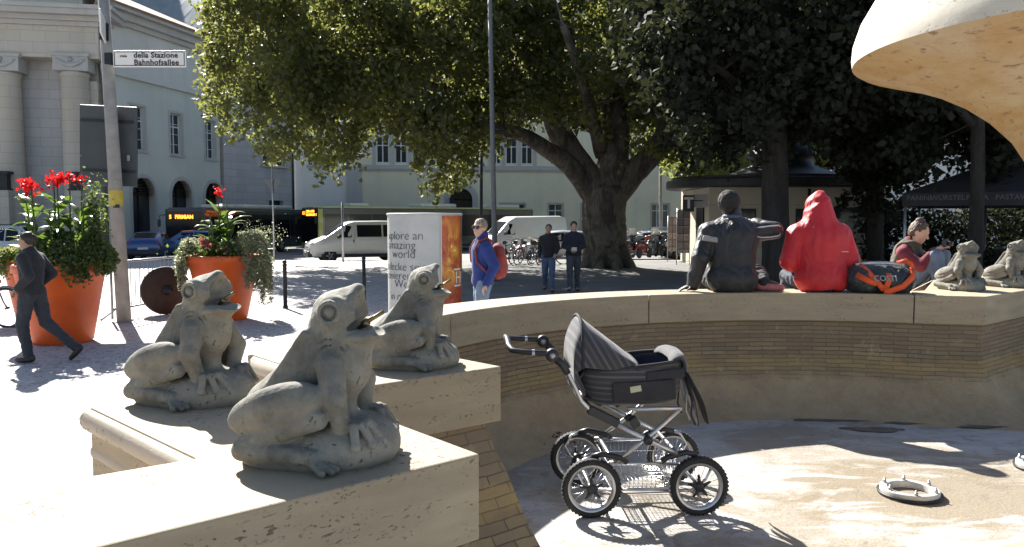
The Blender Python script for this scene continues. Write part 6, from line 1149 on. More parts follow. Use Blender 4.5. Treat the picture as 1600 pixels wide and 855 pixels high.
# ================================================================ vehicles
def paint(name, c, metal=0.0, rough=.28): return pbr(name, c, rough, metal, .05, 1.5, coat=.6)
VGLASS = pbr('vehicle_glass', (.010, .011, .013), .10, 0, .1, 2, spec=.35); LAMP = pbr('headlamp', (.55, .57, .6), .12, .3, .1, 20); TAIL = pbr('tail_lamp', (.28, .012, .012), .25, var=.1); PLATE = pbr('number_plate', (.6, .6, .58), .5, var=.05); TRIM = pbr('bumper_black', (.03, .03, .032), .6, var=.15)
class Body:
    def __init__(s, st): s.st = sorted(st, key=lambda q: -q[0])
    def ring(s, q):
        x, zb, zbelt, zt, wb, wl, wt = q; zm = zb + (zbelt - zb) * .45; P = [(0, zb), (wb * .8, zb), (wb, zb + .06), (wl, zm), (wl, zbelt), (wt + (wl - wt) * .12, zt - (zt - zbelt) * .16), (wt * .93, zt - (zt - zbelt) * .03 - .015), (wt * .6, zt), (0, zt + .01)]
        return [(x, y, z) for y, z in P] + [(x, -y, z) for y, z in P[-2:0:-1]]
    def mesh(s, m):
        rows = [s.ring(q) for q in s.st]; n = len(rows[0]); vs = [p for r_ in rows for p in r_]; fs = [(j * n + i, j * n + (i + 1) % n, (j + 1) * n + (i + 1) % n, (j + 1) * n + i) for j in range(len(rows) - 1) for i in range(n)]
        fs += [list(range(n))[::-1], [(len(rows) - 1) * n + i for i in range(n)]]; m.add(vs, fs, True)
    def q(s, x):
        S = s.st
        for a, b in zip(S, S[1:]):
            if b[0] <= x <= a[0]: t_ = (a[0] - x) / (a[0] - b[0] + 1e-9); return [a[i] + (b[i] - a[i]) * t_ for i in range(7)]
        return S[0] if x > S[0][0] else S[-1]
    def y(s, x, z):
        _, zb, zl, zt, wb, wl, wt = s.q(x); zm = zb + (zl - zb) * .45
        pts = [(zb + .06, wb), (zm, wl), (zl, wl), (zt - (zt - zl) * .16, wt + (wl - wt) * .12), (zt, wt * .9)]
        for (z0, y0), (z1, y1) in zip(pts, pts[1:]):
            if z <= z1: return y0 + (y1 - y0) * max(0, (z - z0) / (z1 - z0 + 1e-9))
        return pts[-1][1]
    def side(s, m, poly, sg, off=.006, sub=4):           # panel following the flank
        n = len(poly); pts = []
        for i in range(n):
            a, b = poly[i], poly[(i + 1) % n]
            for k in range(sub): t_ = k / sub; x, z = a[0] + (b[0] - a[0]) * t_, a[1] + (b[1] - a[1]) * t_; pts.append((x, sg * (s.y(x, z) + off), z))
        c = tuple(sum(p[i] for p in pts) / len(pts) for i in range(3)); c = (c[0], sg * (s.y(c[0], c[2]) + off), c[2]); k = len(pts); fs = [((i, (i + 1) % k, k) if sg < 0 else ((i + 1) % k, i, k)) for i in range(k)]; m.add(pts + [c], fs, True)
    def screen(s, m, xa, xb, e0=.06, e1=.94, inset=.10, off=.008):
        A, B = s.q(xa), s.q(xb); row = []
        for t_ in (e0, (e0 + e1) / 2, e1):
            x = A[0] + (B[0] - A[0]) * t_; z = A[3] + (B[3] - A[3]) * t_; w_ = A[6] + (B[6] - A[6]) * t_ - inset; row.append([(x, w_ * k, z + .01 * (1 - abs(k))) for k in (-.9, -.55, 0, .55, .9)])
        nx, nz = (B[3] - A[3]), -(B[0] - A[0]); l_ = math.hypot(nx, nz); nx, nz = nx / l_, nz / l_
        if nz < 0: nx, nz = -nx, -nz
        vs = [(p[0] + nx * off, p[1], p[2] + nz * off) for r_ in row for p in r_]; m.add(vs, [(j * 5 + i, j * 5 + i + 1, (j + 1) * 5 + i + 1, (j + 1) * 5 + i) for j in range(2) for i in range(4)], True)
def road_wheel(root, x, y, r, w=.2):
    sg = 1 if y > 0 else -1; Mx = Matrix.Rotation(R(90), 3, 'X'); m = MB(); m.lathe([(r * .62, -w / 2), (r * .95, -w / 2), (r, -w / 2 + .03), (r, w / 2 - .03), (r * .95, w / 2), (r * .62, w / 2)], (x, y, r), 28, Mx); wh = link('wheel', m, RUBBER, root)
    m = MB(); yo = y + sg * (w / 2 + .004); m.lathe([(0, 0), (r * .64, 0)], (x, yo - sg * .01, r), 24, Mx, caps=False); 
    for k in range(5): a = 2 * math.pi * k / 5; m.tube([(x + r * .1 * math.cos(a), yo, r + r * .1 * math.sin(a)), (x + r * .58 * math.cos(a), yo, r + r * .58 * math.sin(a))], [r * .13, r * .1], 6)
    m.cur = 0; rim_ = link('rim', m, GALV, wh)
def vehicle(name, label, cat, loc, yaw, st, col, wheels, wr, sides, screens, tw=None, lamps=(), tails=(), group=None, scale=1.0, extras=None):
    o = thing(name, label, cat, loc, R(yaw), group); o.scale = (scale,) * 3; B = Body(st); m = MB(); B.mesh(m); bd = link('body', m, col, o); e = bd.modifiers.new('e', 'EDGE_SPLIT'); e.split_angle = R(38)
    for sg in (-1, 1):
        for poly in sides: m = MB(); B.side(m, poly, sg); link('window', m, VGLASS, o)
    for sc_ in screens: m = MB(); B.screen(m, *sc_); link('windscreen', m, VGLASS, o)
    for x in wheels:
        for sg in (-1, 1):
            yw = B.y(x, wr) ; m = MB(); n = 20; rr = wr + .07; pts = [(x + rr * math.cos(math.pi * 2 * i / n), sg * (B.y(x, wr) + .008), max(B.q(x)[1], wr + rr * math.sin(math.pi * 2 * i / n))) for i in range(n)]; m.add(pts, [list(range(n)) if sg < 0 else list(range(n))[::-1]]); link('wheel_arch', m, BLACKP, o); road_wheel(o, x, sg * (yw - .07), wr)
    for (x, y, z, dx, dy, dz) in lamps:
        for sg in (-1, 1): m = MB(); m.bbox((x, sg * y, z), (dx, dy, dz), min(dx, dy, dz) * .3); link('headlight', m, LAMP, o)
    for (x, y, z, dx, dy, dz) in tails:
        for sg in (-1, 1): m = MB(); m.bbox((x, sg * y, z), (dx, dy, dz), min(dx, dy, dz) * .3); link('tail_light', m, TAIL, o)
    if extras: extras(o, B)
    return o
def mirror(o, x, y, z):
    for sg in (-1, 1): m = MB(); m.bbox((x, sg * (y + .12), z), (.10, .20, .17), .03); link('mirror', m, TRIM, o)
# ---- silver passenger van in front of the bus
ST = [(2.39, .38, .56, .66, .60, .66, .55), (2.32, .28, .74, .84, .78, .84, .72), (2.05, .24, .96, 1.03, .88, .93, .82), (1.60, .24, 1.10, 1.19, .90, .95, .84), (.62, .24, 1.14, 1.87, .91, .955, .74), (.25, .24, 1.14, 1.94, .91, .955, .77), (-1.0, .24, 1.14, 1.96, .91, .955, .79), (-2.1, .24, 1.14, 1.94, .91, .95, .78), (-2.33, .28, 1.10, 1.84, .88, .93, .75), (-2.39, .40, 1.0, 1.65, .84, .90, .72)]
def van_x(o, B):
    m = MB(); m.bbox((2.30, 0, .42), (.24, 1.66, .30), .06); link('bumper', m, TRIM, o); m = MB(); m.box((2.428, .0, .50), (.01, .42, .10)); link('number_plate', m, PLATE, o); m = MB(); m.bbox((2.33, 0, .74), (.08, .9, .10), .03, M=Matrix.Rotation(R(-30), 3, 'Y')); link('grille', m, TRIM, o); mirror(o, 1.05, .95, 1.22)
    for sg in (-1, 1):
        m = MB(); B.side(m, [(-1.3, .30), (1.2, .30), (1.2, .42), (-1.3, .42)], sg, .01); link('sill_trim', m, TRIM, o)
        m = MB(); m.bbox((.33, sg * .965, 1.02), (.05, .02, .14), .008); link('door_handle', m, TRIM, o)
        m = MB(); B.side(m, [(.27, .45), (.285, .45), (.285, 1.85), (.27, 1.85)], sg, .004, 6); link('door_gap', m, BLACKP, o)
vp = at(540, 400, 38.4)
vehicle('passenger_van', 'silver-white passenger van with dark windows parked in front of the lime and black bus', 'van', (vp.x + .55, 38.4, rz(38.4)), 202, ST, paint('silver_white_paint', (.50, .50, .47), .15), (1.42, -1.55), .33,
    [[(1.28, 1.18), (.42, 1.18), (.42, 1.72), (.72, 1.74)], [(.16, 1.20), (-1.0, 1.20), (-1.0, 1.76), (.16, 1.76)], [(-1.08, 1.20), (-2.15, 1.20), (-2.12, 1.74), (-1.08, 1.76)]], [(1.60, .62, .08, .94, .09)], lamps=[(2.18, .74, .86, .26, .20, .18)], tails=[(-2.35, .84, 1.1, .06, .12, .5)], extras=van_x)
# ---- white high roofed panel van
ST2 = [(2.45, .40, .60, .72, .62, .70, .60), (2.35, .30, .85, .95, .84, .9, .78), (1.95, .28, 1.08, 1.16, .93, .98, .85), (1.70, .28, 1.16, 1.26, .94, 1.0, .86), (1.0, .28, 1.22, 2.02, .95, 1.0, .80), (.6, .28, 1.25, 2.24, .95, 1.0, .84), (-2.2, .28, 1.25, 2.28, .95, 1.0, .86), (-2.45, .30, 1.2, 2.20, .94, .99, .84), (-2.5, .4, 1.1, 2.0, .9, .96, .80)]
def pv_x(o, B): m = MB(); m.bbox((2.36, 0, .45), (.22, 1.7, .28), .06); link('bumper', m, TRIM, o); mirror(o, 1.35, .98, 1.35)
wp_ = at(803, 392, 44.0)
vehicle('panel_van', 'white high roofed panel van parked behind the man in the blue jacket', 'van', (wp_.x + .3, 44.0, rz(44)), 205, ST2, paint('white_van_paint', (.62, .63, .60)), (1.5, -1.6), .34, [[(1.55, 1.28), (.72, 1.28), (.72, 1.84), (1.12, 1.86)]], [(1.70, 1.0, .08, .94, .10)], lamps=[(2.2, .78, .92, .26, .2, .2)], tails=[(-2.46, .9, 1.1, .06, .1, .5)], extras=pv_x)
# ---- cars
def hatch_st(L_=1.9, H=1.46, W=.85): return [(L_, .34, .50, .56, W * .62, W * .68, W * .55), (L_ - .1, .24, .62, .68, W * .85, W * .9, W * .76), (L_ - .5, .22, .80, .84, W * .95, W, W * .86), (L_ - 1.0, .22, .88, .94, W * .96, W, W * .84), (L_ - 1.75, .22, .92, H - .04, W * .96, W, W * .70), (L_ - 2.3, .22, .93, H, W * .96, W, W * .74), (-L_ + .75, .22, .95, H - .05, W * .96, W, W * .72), (-L_ + .25, .24, .95, 1.10, W * .95, W * .97, W * .74), (-L_ + .06, .28, .86, .98, W * .9, W * .94, W * .74), (-L_, .40, .76, .84, W * .8, W * .86, W * .68)]
def car(label, loc, yaw, col, L_=1.9, H=1.46, group=None, name='parked_car', extras=None):
    return vehicle(name, label, 'car', loc, yaw, hatch_st(L_, H), col, (L_ - .78, -L_ + .72), .30, [[(L_ - 1.15, .97), (L_ - 2.35, .97), (L_ - 2.35, H - .12), (L_ - 1.75, H - .13)], [(L_ - 2.42, .98), (-L_ + .55, .99), (-L_ + .85, H - .14), (L_ - 2.42, H - .12)]], [(L_ - 1.0, L_ - 1.75, .1, .93, .08), (-L_ + .25, -L_ + .75, .12, .92, .08)], lamps=[(L_ - .22, .62, .66, .22, .22, .14)], tails=[(-L_ + .07, .68, .80, .08, .16, .26)], group=group, extras=extras)
def plate_x(o, B): m = MB(); m.box((B.st[-1][0] - .012, 0, .62), (.01, .5, .11)); link('number_plate', m, PLATE, o); m = MB(); m.bbox((B.st[-1][0] + .02, 0, .42), (.14, 1.5, .22), .04); link('bumper', m, TRIM, o)
c1 = at(226, 403, 40.0); car('dark blue hatchback seen from behind, beyond the sign pole', (c1.x - .2, 41.4, rz(41.4)), 100, paint('dark_blue_paint', (.02, .06, .20), .3), 1.85, 1.44, 'cars parked along the street', extras=plate_x)
c2 = at(285, 400, 44.0); car('metallic blue family car parked beside the dark blue hatchback', (c2.x + .3, 44.6, rz(44.6)), 196, paint('metallic_blue_paint', (.10, .17, .30), .4), 2.2, 1.5, 'cars parked along the street')
def rails(o, B):
    for sg in (-1, 1): m = MB(); m.tube([(.3, sg * .56, 1.72), (.2, sg * .56, 1.78), (-1.3, sg * .56, 1.78), (-1.4, sg * .56, 1.72)], .018, 6); link('roof_rail', m, DARKM, o)
c3 = at(18, 392, 36.6 + 3); car('white estate car with roof rails at the far left edge', (c3.x - .2, 40.6, rz(40.6)), 4, paint('white_car_paint', (.62, .63, .64)), 2.1, 1.74, 'cars parked along the street', extras=rails)
c4 = at(872, 392, 39.5); car('white car with a dark bonnet half hidden behind the walking pair', (c4.x, 39.8, rz(39.8)), 186, paint('pale_silver_paint', (.50, .50, .50), .3), 2.15, 1.50, 'cars parked along the street')
c5 = at(1015, 385, 41.0); car('grey car behind the row of motor scooters', (c5.x, 41.2, rz(41.2)), 175, paint('grey_paint', (.22, .25, .26), .4), 2.1, 1.48, 'cars parked along the street')
c6 = at(1085, 385, 43.0); car('silver car almost hidden behind the kiosk magazine rack', (c6.x, 43.2, rz(43.2)), 180, paint('silver_paint', (.42, .42, .42), .5), 2.1, 1.46, 'cars parked along the street')
# ---- buses
LIME = paint('lime_green_paint', (.42, .47, .05)); BUSW = paint('bus_cream_white', (.60, .60, .52)); BUSD = paint('bus_dark', (.03, .034, .034))
LED = emit('led_letters', (1.0, .23, .02), 2.2); LEDB = pbr('led_panel', (.012, .008, .006), .3, var=.2)
def bus(label, loc, yaw, L_, body, corner, lines, size, roofcol, group='city buses at the stops', H=3.0):
    o = thing('city_bus', label, 'bus', loc, R(yaw), group); W = 1.27; h = L_ / 2
    m = MB(); m.bbox((0, 0, (H + .32) / 2), (L_, 2 * W, H - .32), .10); link('body', m, body, o)
    m = MB(); m.bbox((-.1, 0, H - .015), (L_ - .3, 2 * W - .02, .13), .05); link('roof', m, roofcol, o)
    m = MB(); m.bbox((h + .005, 0, 1.55), (.05, 2 * W - .12, 1.75), .02); link('windscreen', m, VGLASS, o)
    m = MB(); m.bbox((h + .012, 0, H - .38), (.06, 2 * W - .16, .46), .02); dsp = link('destination_display', m, LEDB, o)
    for i, (txt, yy, dz, s_, al) in enumerate(lines): put_text(txt, s_, (h + .046, yy, H - .38 + dz), (0, 1, 0), (0, 0, 1), LED, dsp, .010, al, 1.05)
    m = MB(); m.bbox((h + .01, 0, .52), (.06, 2 * W - .1, .38), .02); link('front_panel', m, corner, o)
    for sg in (-1, 1):
        m = MB(); m.bbox((h - .16, sg * (W + .004), 1.75), (.30, .03, H - .75), .01, M=Matrix.Rotation(R(0), 3, 'Z')); link('corner_panel', m, corner, o)
        n = int(L_ / 1.75)
        for k in range(n): x0 = h - .45 - (L_ - .7) * k / n; x1 = h - .45 - (L_ - .7) * (k + 1) / n + .07; m = MB(); m.bbox(((x0 + x1) / 2, sg * (W + .004), 1.78), (abs(x1 - x0), .02, 1.5), .006); link('window', m, VGLASS, o)
        m = MB(); m.tube([(h - .1, sg * 1.2, H - .35), (h + .25, sg * 1.45, H - .4), (h + .28, sg * 1.5, H - .75)], .025, 6); m.bbox((h + .27, sg * 1.5, H - .85), (.10, .18, .42), .04); link('mirror', m, TRIM, o)
        m = MB(); m.bbox((h - .0, sg * .95, .62), (.08, .34, .2), .03); link('headlight', m, LAMP, o)
        for x in (h - 2.7, -h + 3.4): road_wheel(o, x, sg * (W - .11), .47, .28)
    m = MB(); m.bbox((h - 3.2, 0, H + .16), (1.3, 1.5, .22), .08); link('roof_unit', m, BUSW, o); m = MB(); m.bbox((-.5, 0, H + .18), (3.0, 1.7, .28), .1); link('roof_unit', m, BUSW, o); m = MB(); m.bbox((-h + 2.2, 0, H + .18), (2.4, 1.7, .28), .1); link('roof_unit', m, BUSW, o)
    return o
f0, f1 = at(463, 340, 52.0), at(505, 340, 50.4)          # front corners of the lime bus
mid = (f0 + f1) / 2; yawb = math.degrees(math.atan2(-(f1.x - f0.x) , (f1.y - f0.y))) + 180; yawb = math.degrees(math.atan2((f0 - f1).x, -(f0 - f1).y)) if False else 218
d_ = Vector((math.cos(R(yawb)), math.sin(R(yawb)), 0)); Lb_ = 17.5; ctr = Vector((mid.x, mid.y, 0)) - d_ * Lb_ / 2
bus('long lime and black city bus behind the silver van', (ctr.x, ctr.y, rz(54)), yawb, Lb_, BUSD, LIME, [('111', -1.02, 0, .30, 'LEFT'), ('Z.IND LAIVES', -.42, .105, .20, 'LEFT'), ('IND.ZONE LEIFERS', -.42, -.105, .18, 'LEFT')], .2, pbr('lime_roof_edge', (.50, .53, .22), .35, var=.05), H=2.98)
f0, f1 = at(256, 340, 46.0), at(322, 340, 46.0); mid = (f0 + f1) / 2; yawb = 257; d_ = Vector((math.cos(R(yawb)), math.sin(R(yawb)), 0)); ctr = Vector((mid.x, mid.y, 0)) - d_ * 6
bus('dark city bus with an orange number display, half hidden behind the silver trailing planter', (ctr.x, ctr.y, rz(50) - .06), yawb, 12.0, BUSD, BUSD, [('5', -1.0, -.12, .30, 'LEFT'), ('FIRMIAN', -.62, -.12, .30, 'LEFT')], .4, BUSD, H=2.85)
q = at(752, 340, 66); bus('second lime city bus far behind, only its roof line showing right of the poster column', (q.x - 2, 63.5, rz(63.5) - .25), 186, 12.0, BUSW, LIME, [], .2, LIME, H=2.75)

# ================================================================ bicycles and motor scooters
BIKEM = pbr('dull_bike_metal', (.16, .16, .16), .5, .7, .2, 10)
def bicycle(label, loc, yaw, fcol, lean=6, group='parked bicycles', r=.34, basket=False):
    o = thing('bicycle', label, 'bicycle', loc, 0, group); o.rotation_euler = (R(lean), 0, R(yaw)); Mx = Matrix.Rotation(R(90), 3, 'X')
    for x in (-.52, .52):
        m = MB(); m.tube([(x + r * math.cos(a * math.pi / 14), 0, r + r * math.sin(a * math.pi / 14)) for a in range(28)], .017, 6, closed=True); wl = link('wheel', m, RUBBER, o)
        m = MB(); m.tube([(x + (r - .02) * math.cos(a * math.pi / 14), 0, r + (r - .02) * math.sin(a * math.pi / 14)) for a in range(28)], .010, 5, closed=True); link('rim', m, BIKEM, wl); m = MB()
        for k in range(14): a = 2 * math.pi * k / 14; m.tube([(x, .02 * (-1) ** k, r), (x + (r - .02) * math.cos(a), 0, r + (r - .02) * math.sin(a))], .0018, 3)
        m.tube([(x, -.05, r), (x, .05, r)], .02, 8); link('spokes', m, BIKEM, wl)
        m = MB(); m.tube([(x + (r + .03) * math.cos(R(a)), 0, r + (r + .03) * math.sin(R(a))) for a in range(25, 170, 12)], .02, 6); link('mudguard', m, fcol, o)
    bb, st, hd, ra, fa_ = (-.06, 0, .28), (-.20, 0, .78), (.36, 0, .82), (-.52, 0, r), (.52, 0, r); m = MB()
    for a, b in ((bb, st), (bb, (.38, 0, .70)), (st, hd), (bb, ra), ((-.18, 0, .70), ra)): m.tube([a, b], .016, 7)
    m.tube([(.34, 0, .90), (.38, 0, .70), (.46, 0, .45), fa_], [.018, .018, .014, .012], 7); link('frame', m, fcol, o)
    m = MB(); m.tube([(.28, -.28, .98), (.33, -.26, 1.0), (.36, -.1, 1.0), (.345, 0, .97), (.36, .1, 1.0), (.33, .26, 1.0), (.28, .28, .98)], .012, 6); m.tube([(.345, 0, .97), (.34, 0, .88)], .012, 6); link('handlebar', m, BIKEM, o)
    m = MB(); m.tube([st, (-.215, 0, .88)], .013, 6); m.tube([(-.36, 0, .90), (-.24, 0, .915), (-.08, 0, .90)], [.075, .07, .02], 8); link('saddle', m, BLACKP, o)
    m = MB(); m.lathe([(0, -.01), (.09, -.01), (.09, .01), (0, .01)], (-.06, .04, .28), 18, Mx); m.tube([(-.06, .06, .28), (.05, .06, .17), (.05, .14, .17)], .010, 5); m.tube([(-.06, -.06, .28), (-.17, -.06, .39), (-.17, -.14, .39)], .010, 5); link('crank', m, GALV, o)
    if basket: m = MB(); m.bbox((.50, 0, .92), (.26, .32, .22), .03); link('basket', m, pbr('wicker', (.14, .09, .05), .8, var=.3, scale=40, bump=.6, bscale=80), o)
    m = MB(); m.bbox((.42, 0, .80), (.06, .07, .07), .02); link('lamp', m, CHROME, o); return o
FR = [paint('bike_black', (.015, .015, .018)), paint('bike_red', (.20, .02, .02)), paint('bike_grey', (.12, .13, .14)), paint('bike_blue', (.03, .06, .15)), paint('bike_green', (.03, .08, .05))]
gB = random.Random(9)
labs = ['black bicycle at the left end of the bicycle row, just right of the red rucksack', 'red framed bicycle second from the left in the bicycle row', 'grey bicycle with a wicker basket in the middle of the bicycle row', 'blue bicycle in the bicycle row left of the walking pair', 'green bicycle close behind the man in the black jacket', 'black bicycle in the second rank by the lamp post', 'grey bicycle in the second rank behind the red framed one', 'blue bicycle in the second rank in front of the white car']
bp0 = bicycle(labs[0], tuple(onz(790, 413).xy) + (0,), 62, FR[0], 7)
for i, (px, py, yw, bk_) in enumerate([(806, 412, 70, 0), (820, 413, 58, 1), (834, 412, 74, 0), (848, 413, 64, 0), (798, 405, 96, 0), (815, 405, 82, 0), (840, 406, 101, 0)]): bicycle(labs[i + 1], tuple(onz(px, py).xy) + (0,), yw + gB.uniform(-6, 6), FR[(i + 1) % 5], gB.uniform(4, 11), basket=bool(bk_))
bicycle('bicycle standing side-on behind the broad walking man', tuple(onz(900, 413).xy) + (0,), 3, FR[0], 5); bicycle('bicycle leaning side-on against the trunk of the giant plane tree', tuple(onz(950, 417).xy) + (0,), 176, FR[2], -7)
p = onz(2, 513); bicycle('bicycle at the far left edge with only its front wheel in the picture', (p.x - .45, p.y + .1, 0), 0, FR[2], 4)
def scooter(label, loc, yaw, col, shield=True, group='parked motor scooters'):
    o = thing('motor_scooter', label, 'motor scooter', loc, R(yaw), group); Mx = Matrix.Rotation(R(90), 3, 'X')
    for x in (-.62, .62):
        m = MB(); r = .25; m.lathe([(r * .55, -.05), (r * .9, -.06), (r, -.03), (r, .03), (r * .9, .06), (r * .55, .05)], (x, 0, r), 24, Mx); wl = link('wheel', m, RUBBER, o); m = MB(); m.lathe([(0, -.04), (r * .56, -.045), (r * .56, .045), (0, .04)], (x, 0, r), 16, Mx); link('rim', m, GALV, wl)
    s = SDF((-1.0, -.32, .1), (.95, .32, 1.25), .02); s.cap((-.75, 0, .62), (-.1, 0, .52), .15, .14, .05); s.cap((-.3, 0, .34), (.30, 0, .30), .13, .12, .05); s.cap((.30, 0, .32), (.50, 0, .88), .16, .13, .08); s.ell((.46, 0, .62), (.07, .24, .30), Matrix.Rotation(R(18), 3, 'Y'), k=.05); s.cap((.62, 0, .50), (.68, 0, .44), .12, .09, .05); s.ell((.50, 0, .98), (.13, .17, .09), k=.05); link('bodywork', s.mesh('bodywork'), col, o)
    s = SDF((-1.0, -.3, .55), (.3, .3, .95), .02); s.cap((-.72, 0, .76), (-.05, 0, .73), .10, .11, .04); s.ell((-.4, 0, .74), (.45, .15, .07), k=.04); link('seat', s.mesh('seat'), BLACKP, o)
    m = MB(); m.tube([(.40, -.34, 1.05), (.47, -.15, 1.05), (.47, .15, 1.05), (.40, .34, 1.05)], .018, 6); link('handlebar', m, BLACKP, o)
    for sg in (-1, 1): m = MB(); m.tube([(.47, sg * .2, 1.06), (.50, sg * .3, 1.22)], .008, 5); m.bbox((.50, sg * .32, 1.25), (.02, .12, .08), .01); link('mirror', m, CHROME, o)
    m = MB(); m.lathe([(0, 0), (.075, 0), (.06, .04), (0, .05)], (.60, 0, .92), 14, Matrix.Rotation(R(90), 3, 'Y')); link('headlight', m, LAMP, o)
    if shield:
        vs = []
        for j in range(4):
            for i in range(7): a = -1 + 2 * i / 6; vs.append((.60 - .07 * j - .08 * a * a, a * (.22 - .02 * j), 1.04 + .13 * j))
        m = MB(); m.add(vs, [(j * 7 + i, j * 7 + i + 1, (j + 1) * 7 + i + 1, (j + 1) * 7 + i) for j in range(3) for i in range(6)], True); link('windshield', m, pbr('pale_windshield', (.62, .64, .64), .15, var=.05), o).modifiers.new('s', 'SOLIDIFY').thickness = .005
    return o
for (px, py, yw, c_, sh, lab) in [(985, 404, 70, FR[0], 1, 'black motor scooter with a clear windshield next to the plane trunk'), (1006, 403, 60, FR[1], 0, 'dark red motor scooter without a windshield'), (1020, 402, 66, FR[2], 1, 'grey motor scooter with a tall windshield beside the grey post'), (1036, 401, 74, FR[0], 0, 'low black motor scooter between the grey post and the white one'), (1048, 400, 62, paint('scooter_white', (.55, .55, .55)), 1, 'white and black motor scooter with a tall windshield beside the magazine rack')]: q = onz(px, py); scooter(lab, (q.x, q.y, 0), yw, c_, bool(sh))
# ================================================================ kiosk and cafe canopy
kd = 30.0; kc = at(1190, 342, kd + 2.6); kx = kc.x; ky = kd + 2.6
KW = m_ashlar('kiosk_stone', (.52, .46, .36), 1.6, .8, .008); KR = pbr('dark_zinc_roof', (.045, .046, .052), .5, .5, .2, 4)
kio = thing('kiosk', 'beige stone kiosk with a dark oval roof and small dome behind the seated pair', 'kiosk', (kx, ky, 0))
hx0, hx1, hy = -3.0 + .25, 3.55, 2.5
m = MB(); pts = [(hx0, -hy), (hx1, -hy)] + [(hx1 + 1.2 * math.sin(math.pi * k / 10), -hy * math.cos(math.pi * k / 10)) for k in range(1, 10)] + [(hx1, hy), (hx0, hy)]; m.prism(pts, 0, 3.05); link('wall', m, KW, kio)
def oval(a, b, n=64): return [(.25 + a * math.cos(2 * math.pi * k / n), b * math.sin(2 * math.pi * k / n)) for k in range(n)]
m = MB(); m.prism(oval(4.1, 3.5), 3.052, 3.42); o = link('roof', m, KR, kio); bevel(o, .06); m = MB(); m.prism(oval(3.9, 3.3), 3.42, 3.52); link('roof_edge', m, KR, o)
m = MB(); m.lathe([(2.6, 3.52), (1.6, 3.85), (1.25, 4.0), (1.22, 4.35), (1.4, 4.36), (1.38, 4.45), (1.2, 4.75), (.85, 4.98), (.4, 5.1), (0, 5.13)], (.75, 0, 0), 40, caps=False); link('dome', m, KR, o)
for (x0, x1, z0, z1) in ((-1.9, -1.0, 1.2, 2.25), (.5, 1.0, 1.2, 2.25), (1.1, 3.2, .9, 2.3)):
    m = MB(); m.box(((x0 + x1) / 2, -hy - .01, (z0 + z1) / 2), (x1 - x0, .06, z1 - z0)); f_ = link('window', m, DARKM, kio); m = MB(); m.box(((x0 + x1) / 2, -hy - .043, (z0 + z1) / 2), (x1 - x0 - .1, .01, z1 - z0 - .1)); link('pane', m, GLASS, f_); m = MB(); m.box(((x0 + x1) / 2, -hy - .02, z0 - .05), (x1 - x0 + .1, .1, .05)); link('sill', m, STONES, f_)
m = MB(); gq = random.Random(2)
for k in range(9): m.box((1.3 + .4 * (k % 5), -hy - .052, 1.15 + .55 * (k // 5)), (.26, .006, .36))
link('notices', m, pbr('paper_notices', (.30, .29, .26), .7, var=.4, scale=5), kio)
m = MB(); m.box((hx0 - .03, -1.2, 1.15), (.06, 1.1, 2.3)); link('door', m, DARKM, kio); m = MB(); m.box((hx0 - .25, -hy + .3, 2.55), (.6, .08, .5)); sg_ = link('shop_sign', m, pbr('sign_grey_white', (.45, .44, .42), .5, var=.05), kio)
m = MB(); m.tube([(.95, -hy - .12, 3.0), (.95, -hy - .12, .1)], .05, 8); link('drainpipe', m, DARKM, kio)
m = MB(); m.bbox((0, 0, 0), (.42, .10, .62), .01); ts = link('tobacco_sign', m, pbr('black_sign_face', (.02, .02, .022), .4, var=0), kio, (hx0 - .75, -hy + .15, 2.45)); put_text('T', .56, (0, -.055, 0), (1, 0, 0), (0, 0, 1), SIGNW, ts, .02); m = MB(); m.box((.35, 0, .1), (.4, .04, .04)); link('arm', m, DARKM, ts)
MAG = NT('magazine_covers'); b = MAG.n('TexBrick'); b.inputs['Scale'].default_value = 1; b.inputs['Brick Width'].default_value = .24; b.inputs['Row Height'].default_value = .32; b.inputs['Mortar Size'].default_value = .02; b.offset = 0; b.inputs['Color1'].default_value = (.42, .40, .36, 1); b.inputs['Color2'].default_value = (.10, .12, .16, 1); b.inputs['Mortar'].default_value = (.03, .03, .03, 1)
sx_ = MAG.n('SeparateXYZ'); MAG.l(MAG.tc.outputs['Object'], sx_.inputs[0]); cx_ = MAG.n('CombineXYZ'); MAG.l(sx_.outputs[0], cx_.inputs[0]); MAG.l(sx_.outputs[2], cx_.inputs[1]); MAG.l(cx_.outputs[0], b.inputs['Vector']); MAG.col(MAG.mix(MAG.ramp(MAG.noise(11, 3), [(0.4, 0.0), (0.6, .7)]), b.outputs['Color'], (.25, .12, .10))); MAG.rough(.4)
q = onz(1067, 414); rk_ = thing('magazine_rack', 'tall wire rack of magazines standing at the left end of the kiosk', 'magazine rack', (q.x, q.y, 0)); m = MB()
for sx in (-.26, .26): m.tube([(sx, 0, 0), (sx, .0, 2.3)], .02, 6)
for k in range(7): m.tube([(-.26, 0, .15 + .35 * k), (.26, 0, .15 + .35 * k)], .012, 6)
link('frame', m, GALV, rk_); m = MB(); m.box((0, .02, 1.35), (.48, .03, 1.75)); link('magazines', m, MAG.m, rk_)
q = onz(1058, 410); rk2 = thing('magazine_rack', 'narrow magazine rack half hidden beside the taller one', 'magazine rack', (q.x - .1, q.y + .6, 0)); m = MB(); m.box((0, .02, 1.2), (.36, .03, 1.5)); link('magazines', m, MAG.m, rk2); m = MB()
for sx in (-.2, .2): m.tube([(sx, 0, 0), (sx, .0, 2.0)], .02, 6)
link('frame', m, GALV, rk2)
